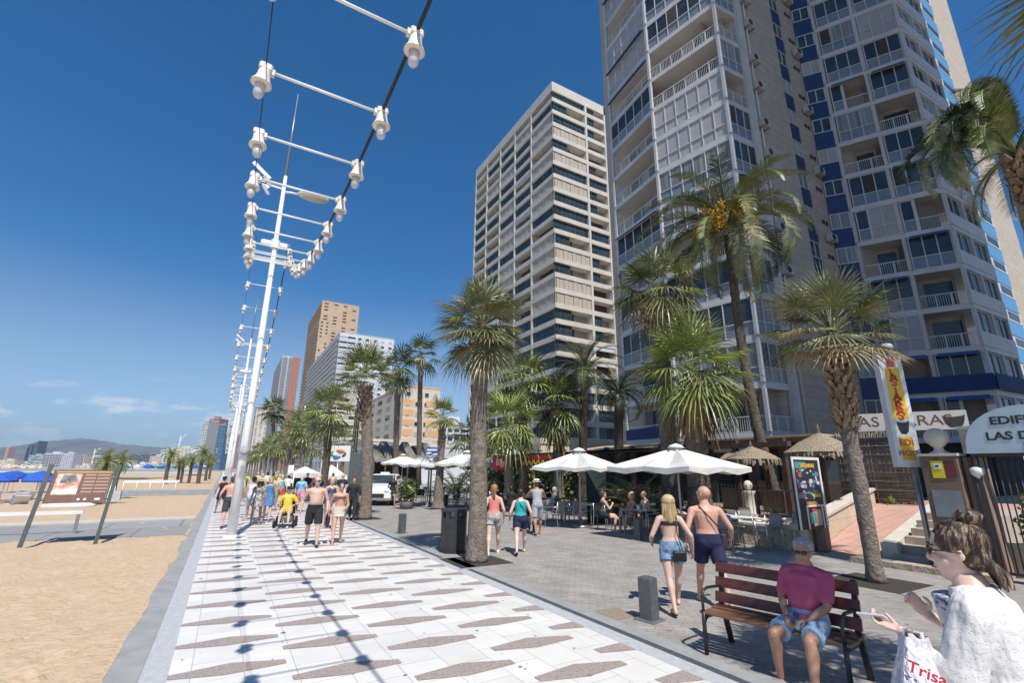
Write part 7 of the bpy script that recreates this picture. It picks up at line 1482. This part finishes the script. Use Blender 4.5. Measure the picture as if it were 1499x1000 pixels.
# --- pair walking away beside the litter bin, and man with a pushchair
p = gr(722, 812); person('woman with a strawberry blond ponytail in a coral top and pale shorts walking away', (p.x, p.y, 0), 28, 1.58, 'f', SK4, 1.0, legs=((-20, 8), (20, 2)), arms=((-.08, -.02, -.50), (.1, .08, -.48)), head=(0, 0), hair=('pony', HRD), top=('tank', CORAL), bottom=('shorts', cloth('pale_shorts', (.5, .45, .42), (.3, .27, .27), 20), .45), shoes=(SHW, 'shoe'), vox=.012)
p = gr(762, 811); person('dark haired woman in a teal top and navy shorts walking away, strap across her back', (p.x, p.y, 0), 28, 1.50, 'f', SK4, 1.14, legs=((-26, 14), (24, 3)), arms=((-.12, .05, -.48), (.12, .02, -.48)), head=(15, 0), hair=('short', HDK), top=('tank', TEAL), bottom=('shorts', NV, .5), shoes=(SHB, 'sandal'), vox=.012, bag=strap_bag(BLACK, 1, 0, (.15, .07, .14)))
p = gr(787, 783); person('man in a straw hat and grey vest leaning on a pushchair', (p.x, p.y, 0), 20, 1.60, 'm', SK3, 1.02, lean=10, legs=((-16, 10), (14, 4)), arms=((-.05, .40, -.18), (.05, .38, -.2)), head=(-10, 5), hair=('short', HBR), hat=('fedora', cloth('white_straw', (.62, .60, .55)), BK), top=('tank', GRT), bottom=('shorts', cloth('grey_shorts', (.30, .31, .33)), .9), shoes=(SHB, 'sandal'), vox=.013)
t = thing('pushchair', 'dark pushchair pushed by the man in the straw hat', 'pushchair', (p.x+.02, p.y+.78, 0), -R(20)); g = MB(); g.cbox((0, .05, .55), (.4, .5, .12), 0, BK, rx=R(10), bev=.03); g.cbox((0, -.15, .75), (.4, .1, .5), 0, NV, rx=R(15), bev=.03); g.ell((0, 0, .98), (.22, .26, .14), BK, 12); g.build('seat', t)
g = MB()
for sx in (-.22, .22): g.tube([(sx, -.45, .95), (sx, -.1, .6), (sx, .4, .12)], .014, GREYM, 6); g.tube([(sx, .1, .6), (sx, -.25, .12)], .014, GREYM, 6)
g.tube([(-.22, -.45, .95), (.22, -.45, .95)], .017, BLACK, 6); g.build('frame', t)
for sx in (-.24, .24):
    for yy in (-.25, .4): g = MB(); g.lathe([(.0, -.02), (.1, -.02), (.115, 0), (.1, .02), (0, .02)], (sx, yy, .115), TYRE, 14, mtx=Matrix.Rotation(R(90), 3, 'Y')); g.build('wheel', t)
# --- couple walking toward the camera
p = gr(455, 800); person('shirtless bald man in black shorts walking toward the camera', (p.x, p.y, 0), 188, 1.70, 'm', SK1, 1.08, .045, legs=((18, 4), (-16, 20)), arms=((-.10, .12, -.47), (.14, -.06, -.48)), head=(6, 0), hair=('fringe', HGY), bottom=('shorts', BK, .85), shoes=(SHB, 'shoe'), vox=.012, glasses=True)
p = gr(492, 797)
def hbag(root, S, SP, Xs, Fs, J, P):
    w = S[1][2]; g = MB(); LB = M('brown_leather', (.035, .015, .012), .45, (.06, .03, .02), 6); g.tube([w+V((.02, -.03, -.08)), w+V((0, 0, .01)), w+V((-.02, .04, -.08))], .012, LB, 6); g.ell(w+V((0, 0, -.24)), (.07, .11, .19), LB, 12); g.build('handbag', root)
person('woman in a dark bikini top and pale shorts looking down, handbag at her side', (p.x, p.y, 0), 186, 1.56, 'f', SK2, 1.04, lean=4, legs=((-14, 16), (18, 4)), arms=((.02, .20, -.36), (.13, .02, -.44)), head=(0, 22), hair=('pony', HDK), top=('bikini', cloth('brown_print', (.12, .05, .05), (.3, .2, .16), 30)), bottom=('skirt', cloth('cream_shorts', (.55, .50, .42)), .32), shoes=(SHT, 'sandal'), vox=.012, bag=hbag)
# --- wheelchair and its rider
p = gr(417, 772); wx, wy = p.x, p.y
t = thing('wheelchair', 'powered wheelchair with small wheels carrying the man in the yellow shirt', 'wheelchair', (wx, wy, 0), -R(195)); g = MB(); g.cbox((0, -.02, .44), (.46, .46, .08), 0, BK, bev=.02); g.cbox((0, -.27, .75), (.44, .08, .55), 0, BK, bev=.03); g.build('seat', t)
g = MB(); g.cbox((0, -.05, .26), (.42, .6, .2), 0, M('chair_base', (.12, .12, .13), .5, (.2, .2, .21), 8), bev=.03); g.cbox((0, .48, .12), (.36, .16, .03), 0, BLACK); g.tube([(0, .25, .3), (0, .48, .13)], .03, GREYM, 6); g.build('base', t)
for sx in (-.25, .25):
    g = MB(); g.tube([(sx, -.25, .5), (sx, -.25, .68), (sx, .15, .68)], .018, BLACK, 6); g.cbox((sx, 0, .70), (.07, .3, .04), 0, BLACK); g.build('armrest', t)
    for yy, rr_ in ((-.22, .17), (.3, .12)): g = MB(); g.lathe([(.0, -.035), (rr_*.9, -.035), (rr_, 0), (rr_*.9, .035), (0, .035)], (sx*1.15, yy, rr_), TYRE, 16, mtx=Matrix.Rotation(R(90), 3, 'Y')); g.build('wheel', t)
person('man in a bright yellow T-shirt and black cap sitting in the wheelchair', (wx, wy, 0), 195, 1.58, 'm', SK4, 1.0, .02, lean=-6, legs=((82, 74, 6), (82, 74, 6)), arms=((-.06, .22, -.28), (.06, .22, -.28)), hair=('short', HDK), hat=('cap', BK, None), top=('shirt', YELS, .7), bottom=('shorts', cloth('yellow_shorts', (.6, .42, .08)), .6), shoes=(SHW, 'shoe'), vox=.013, seat=.48)
# --- others around them
def W_(label, px, py, hd, H=1.6, sex='m', vox=.017, **k): p = gr(px, py); return person(label, (p.x, p.y, 0), hd, H, sex, vox=vox, **k)
W_('shirtless tanned man in dark shorts walking away just left of the lamp post', 331, 773, 5, 1.62, sk=SK2, build=1.1, legs=((-16, 10), (16, 4)), hair=('short', HBR), bottom=('shorts', cloth('charcoal', (.04, .045, .05)), .85), shoes=(SHB, 'shoe'), arms=((-.12, 0, -.46), (.12, 0, -.46)))
W_('person in a white cap and dark vest at the sea side edge of the paving', 321, 752, 350, 1.6, sk=SK3, hair=('short', HDK), hat=('cap', WH, None), top=('tank', BK), bottom=('shorts', NV, .6), shoes=(SHB, 'shoe'))
W_('woman in a straw sun hat and patterned dress walking away right of the lamp post', 373, 769, 8, 1.56, 'f', sk=SK3, hair=('long', HBR), hat=('sun', STRAW, None), top=('dress', PAT, .25, .55), legs=((-18, 6), (18, 3)))
W_('man in a white vest just ahead of the woman in the straw hat', 364, 762, 8, 1.6, sk=SK2, hair=('short', HDK), top=('tank', WH), bottom=('shorts', cloth('pale_grey', (.4, .42, .45)), .7))
W_('woman in a blue dress behind the straw hat', 389, 764, 10, 1.62, 'f', sk=SK2, hair=('bob', HBL), top=('dress', BLD, 0, .7))
W_('woman in a navy strapless playsuit between the shirtless man and the woman with the handbag', 480, 775, 190, 1.68, 'f', sk=SK1, hair=('bob', HBL), top=('strapless', cloth('navy_print', (.03, .035, .10), (.18, .18, .28), 14)))
W_('person in black with a dark suitcase behind the woman with the handbag', 514, 762, 200, 1.6, 'm', sk=SK3, hair=('short', HDK), top=('shirt', BK, 1.3), bottom=('trousers', BK))
p = gr(519, 757); g = MB(); g.cbox((p.x+.15, p.y-.3, .33), (.35, .22, .5), .2, BK, bev=.04); g.tube([(p.x+.05, p.y-.3, .55), (p.x+.05, p.y-.3, .95)], .012, GREYM, 5); tag(g.build('suitcase'), 'black suitcase beside the person in black', 'suitcase')
W_('woman in a black dress standing in front of the taxi', 573, 741, 190, 1.62, 'f', sk=SK3, hair=('bob', HBR), top=('dress', BK, .3, .5)); W_('woman in a pink flowered top beside the taxi', 590, 741, 60, 1.58, 'f', sk=SK2, hair=('long', HBL), top=('shirt', cloth('pink_floral', (.62, .25, .24), (.7, .6, .58), 14), .5), bottom=('shorts', cloth('dark_print', (.05, .05, .06), (.4, .4, .4), 20), .6))
# seated guests under the larger parasol
def guest(label, px, py, hd, **k): p = gr(px, py); return person(label, (p.x, p.y, 0), hd, 1.6, seat=.43, vox=.014, legs=k.pop('legs', ((80, 85, 8), (80, 80, 8))), arms=k.pop('arms', ((.04, .34, -.22), (-.04, .34, -.22))), lean=k.pop('lean', 2), **k)
guest('woman with crossed legs and short dark hair drinking at the left of the guests\' table', 884, 777, 110, sex='f', sk=SK1, hair=('short', HBR), top=('tank', cloth('olive', (.10, .09, .06))), bottom=('shorts', BK, .4), legs=((88, 40, -14), (78, 88, 6)), shoes=(SHW, 'shoe'), arms=((.06, .24, .02), (-.06, .30, -.10)))
guest('guest in a black T-shirt on the far side of the guests\' table', 906, 768, 185, sex='m', sk=SK3, hair=('short', HDK), top=('shirt', BK, .7), bottom=('shorts', NV, .7))
guest('curly haired woman in a pink top and dark print skirt at the guests\' table', 928, 780, 290, sex='f', sk=SK2, hair=('bob', hairm('sandy', (.35, .24, .13), (.5, .38, .24))), top=('tank', cloth('rose_top', (.55, .25, .22))), bottom=('skirt', cloth('plum_print', (.12, .05, .12), (.35, .28, .38), 18), .7), shoes=(SHT, 'sandal'))
guest('bald guest in a white vest at the right of the guests\' table', 950, 776, 285, sex='m', sk=SK2, hair=('none', None), top=('tank', WH), bottom=('shorts', BK, .7), lean=12)
guest('guest in a dark top sitting near the left parasol', 748, 757, 60, sex='f', sk=SK3, hair=('bob', HDK), top=('shirt', BK, .6), bottom=('shorts', BK, .6)); guest('guest with fair hair and a grey shirt behind the straw hat', 812, 762, 100, sex='m', sk=SK2, hair=('short', HGY), top=('shirt', cloth('slate', (.16, .17, .19)), .7), bottom=('shorts', BK, .7))
# crowd farther down the promenade: a few bodies built once, dressed differently
rd = random.Random(21)
COLS = {'red': (.5, .05, .05), 'white': (.68, .68, .68), 'navy': (.02, .03, .10), 'turquoise': (.05, .40, .42), 'pink': (.65, .25, .32), 'green': (.05, .25, .10), 'orange': (.65, .25, .06), 'black': (.02, .02, .02), 'yellow': (.68, .52, .10), 'purple': (.22, .08, .30), 'beige': (.5, .42, .32), 'sky blue': (.22, .42, .62)}
names = list(COLS)
spots = [(346, 742), (352, 735), (398, 748), (408, 744), (404, 735), (418, 738), (428, 744), (437, 750), (443, 742), (452, 748), (462, 744), (446, 733), (420, 729), (396, 729), (380, 733), (368, 737), (356, 728), (388, 725), (410, 724), (432, 727), (460, 730), (470, 736), (498, 742), (506, 738), (484, 731), (340, 728), (374, 722), (400, 720), (426, 721), (450, 722)]
PL = ['between the lamp post and the straw hat', 'just right of the second lamp post', 'left of the wheelchair', 'behind the wheelchair rider', 'farther behind the wheelchair', 'above the wheelchair rider', 'between the wheelchair and the shirtless man', 'at the left shoulder of the bald man', 'behind the bald man', 'hidden behind the bald man', 'in front of the market tent', 'left of the market tent', 'beyond the wheelchair', 'deep in the crowd by the straw hat', 'ahead of the woman in blue', 'ahead of the man in the white vest', 'near the foot of the second post', 'in the middle of the far crowd', 'in the far crowd left of the tent', 'in the far crowd by the white panel', 'under the market tent edge', 'right of the market tent opening', 'behind the woman with the handbag', 'beside the person in black', 'in front of the low tent', 'by the sea wall past the first post', 'farthest left of the crowd', 'farthest, in line with the straw hat', 'farthest, in line with the white panel', 'farthest, in line with the tent']
protos = {}
for i, ((px, py), pl) in enumerate(zip(spots, PL)):
    if i in (6, 8, 9, 12, 15, 18, 23): continue
    f_ = i % 2; away = rd.random() < .45; cn, cn2 = names[(i*5) % 12], names[(i*7+3) % 12]; hd = (rd.uniform(-15, 25) if away else rd.uniform(165, 205)); p = gr(px, py)
    hcol = [HBR, HDK, HBL, HGY][i % 4]; kind = 'tank' if i % 3 == 0 else 'shirt'
    key = (f_, kind, i % 4 // 2, i % 5 == 0)
    lab = '%s in a %s %s and %s shorts, %s' % ('woman' if f_ else 'man', cn, 'vest' if kind == 'tank' else 'T-shirt', cn2, pl)
    lab = ' '.join(lab.split()[:16])
    if key not in protos:
        r_, *_x = person(lab, (p.x, p.y, 0), hd, 1.62, 'f' if f_ else 'm', [SK1, SK2, SK3, SK4][i % 4], 1+.1*rd.random(), legs=((20, 4), (-18, 14)) if key[2] else ((-20, 10), (16, 4)), hair=(['short', 'bob'][f_], hcol), top=(kind, cloth(cn.replace(' ', '_'), COLS[cn]), .6 if kind == 'shirt' else 0), bottom=('shorts', cloth(cn2.replace(' ', '_'), COLS[cn2]), .6), vox=.024, hat=('sun', STRAW, None) if key[3] else None, face=False, shoes=None, group='people strolling in the distance')
        protos[key] = r_
    else:
        src = protos[key]; c = copy_tree(src, (p.x, p.y, 0), -R(hd), lab, (1.55+.12*rd.random())/1.75)
        for k_ in c.children:
            nm = k_.name.split('.')[0]
            mt = cloth(cn.replace(' ', '_'), COLS[cn]) if nm in ('tank', 'shirt') else cloth(cn2.replace(' ', '_'), COLS[cn2]) if nm == 'shorts' else hcol if nm == 'hair' else [SK1, SK2, SK3, SK4][(i+1) % 4] if nm == 'body' else None
            if mt:
                k_.data = k_.data.copy(); k_.data.materials.clear(); k_.data.materials.append(mt)
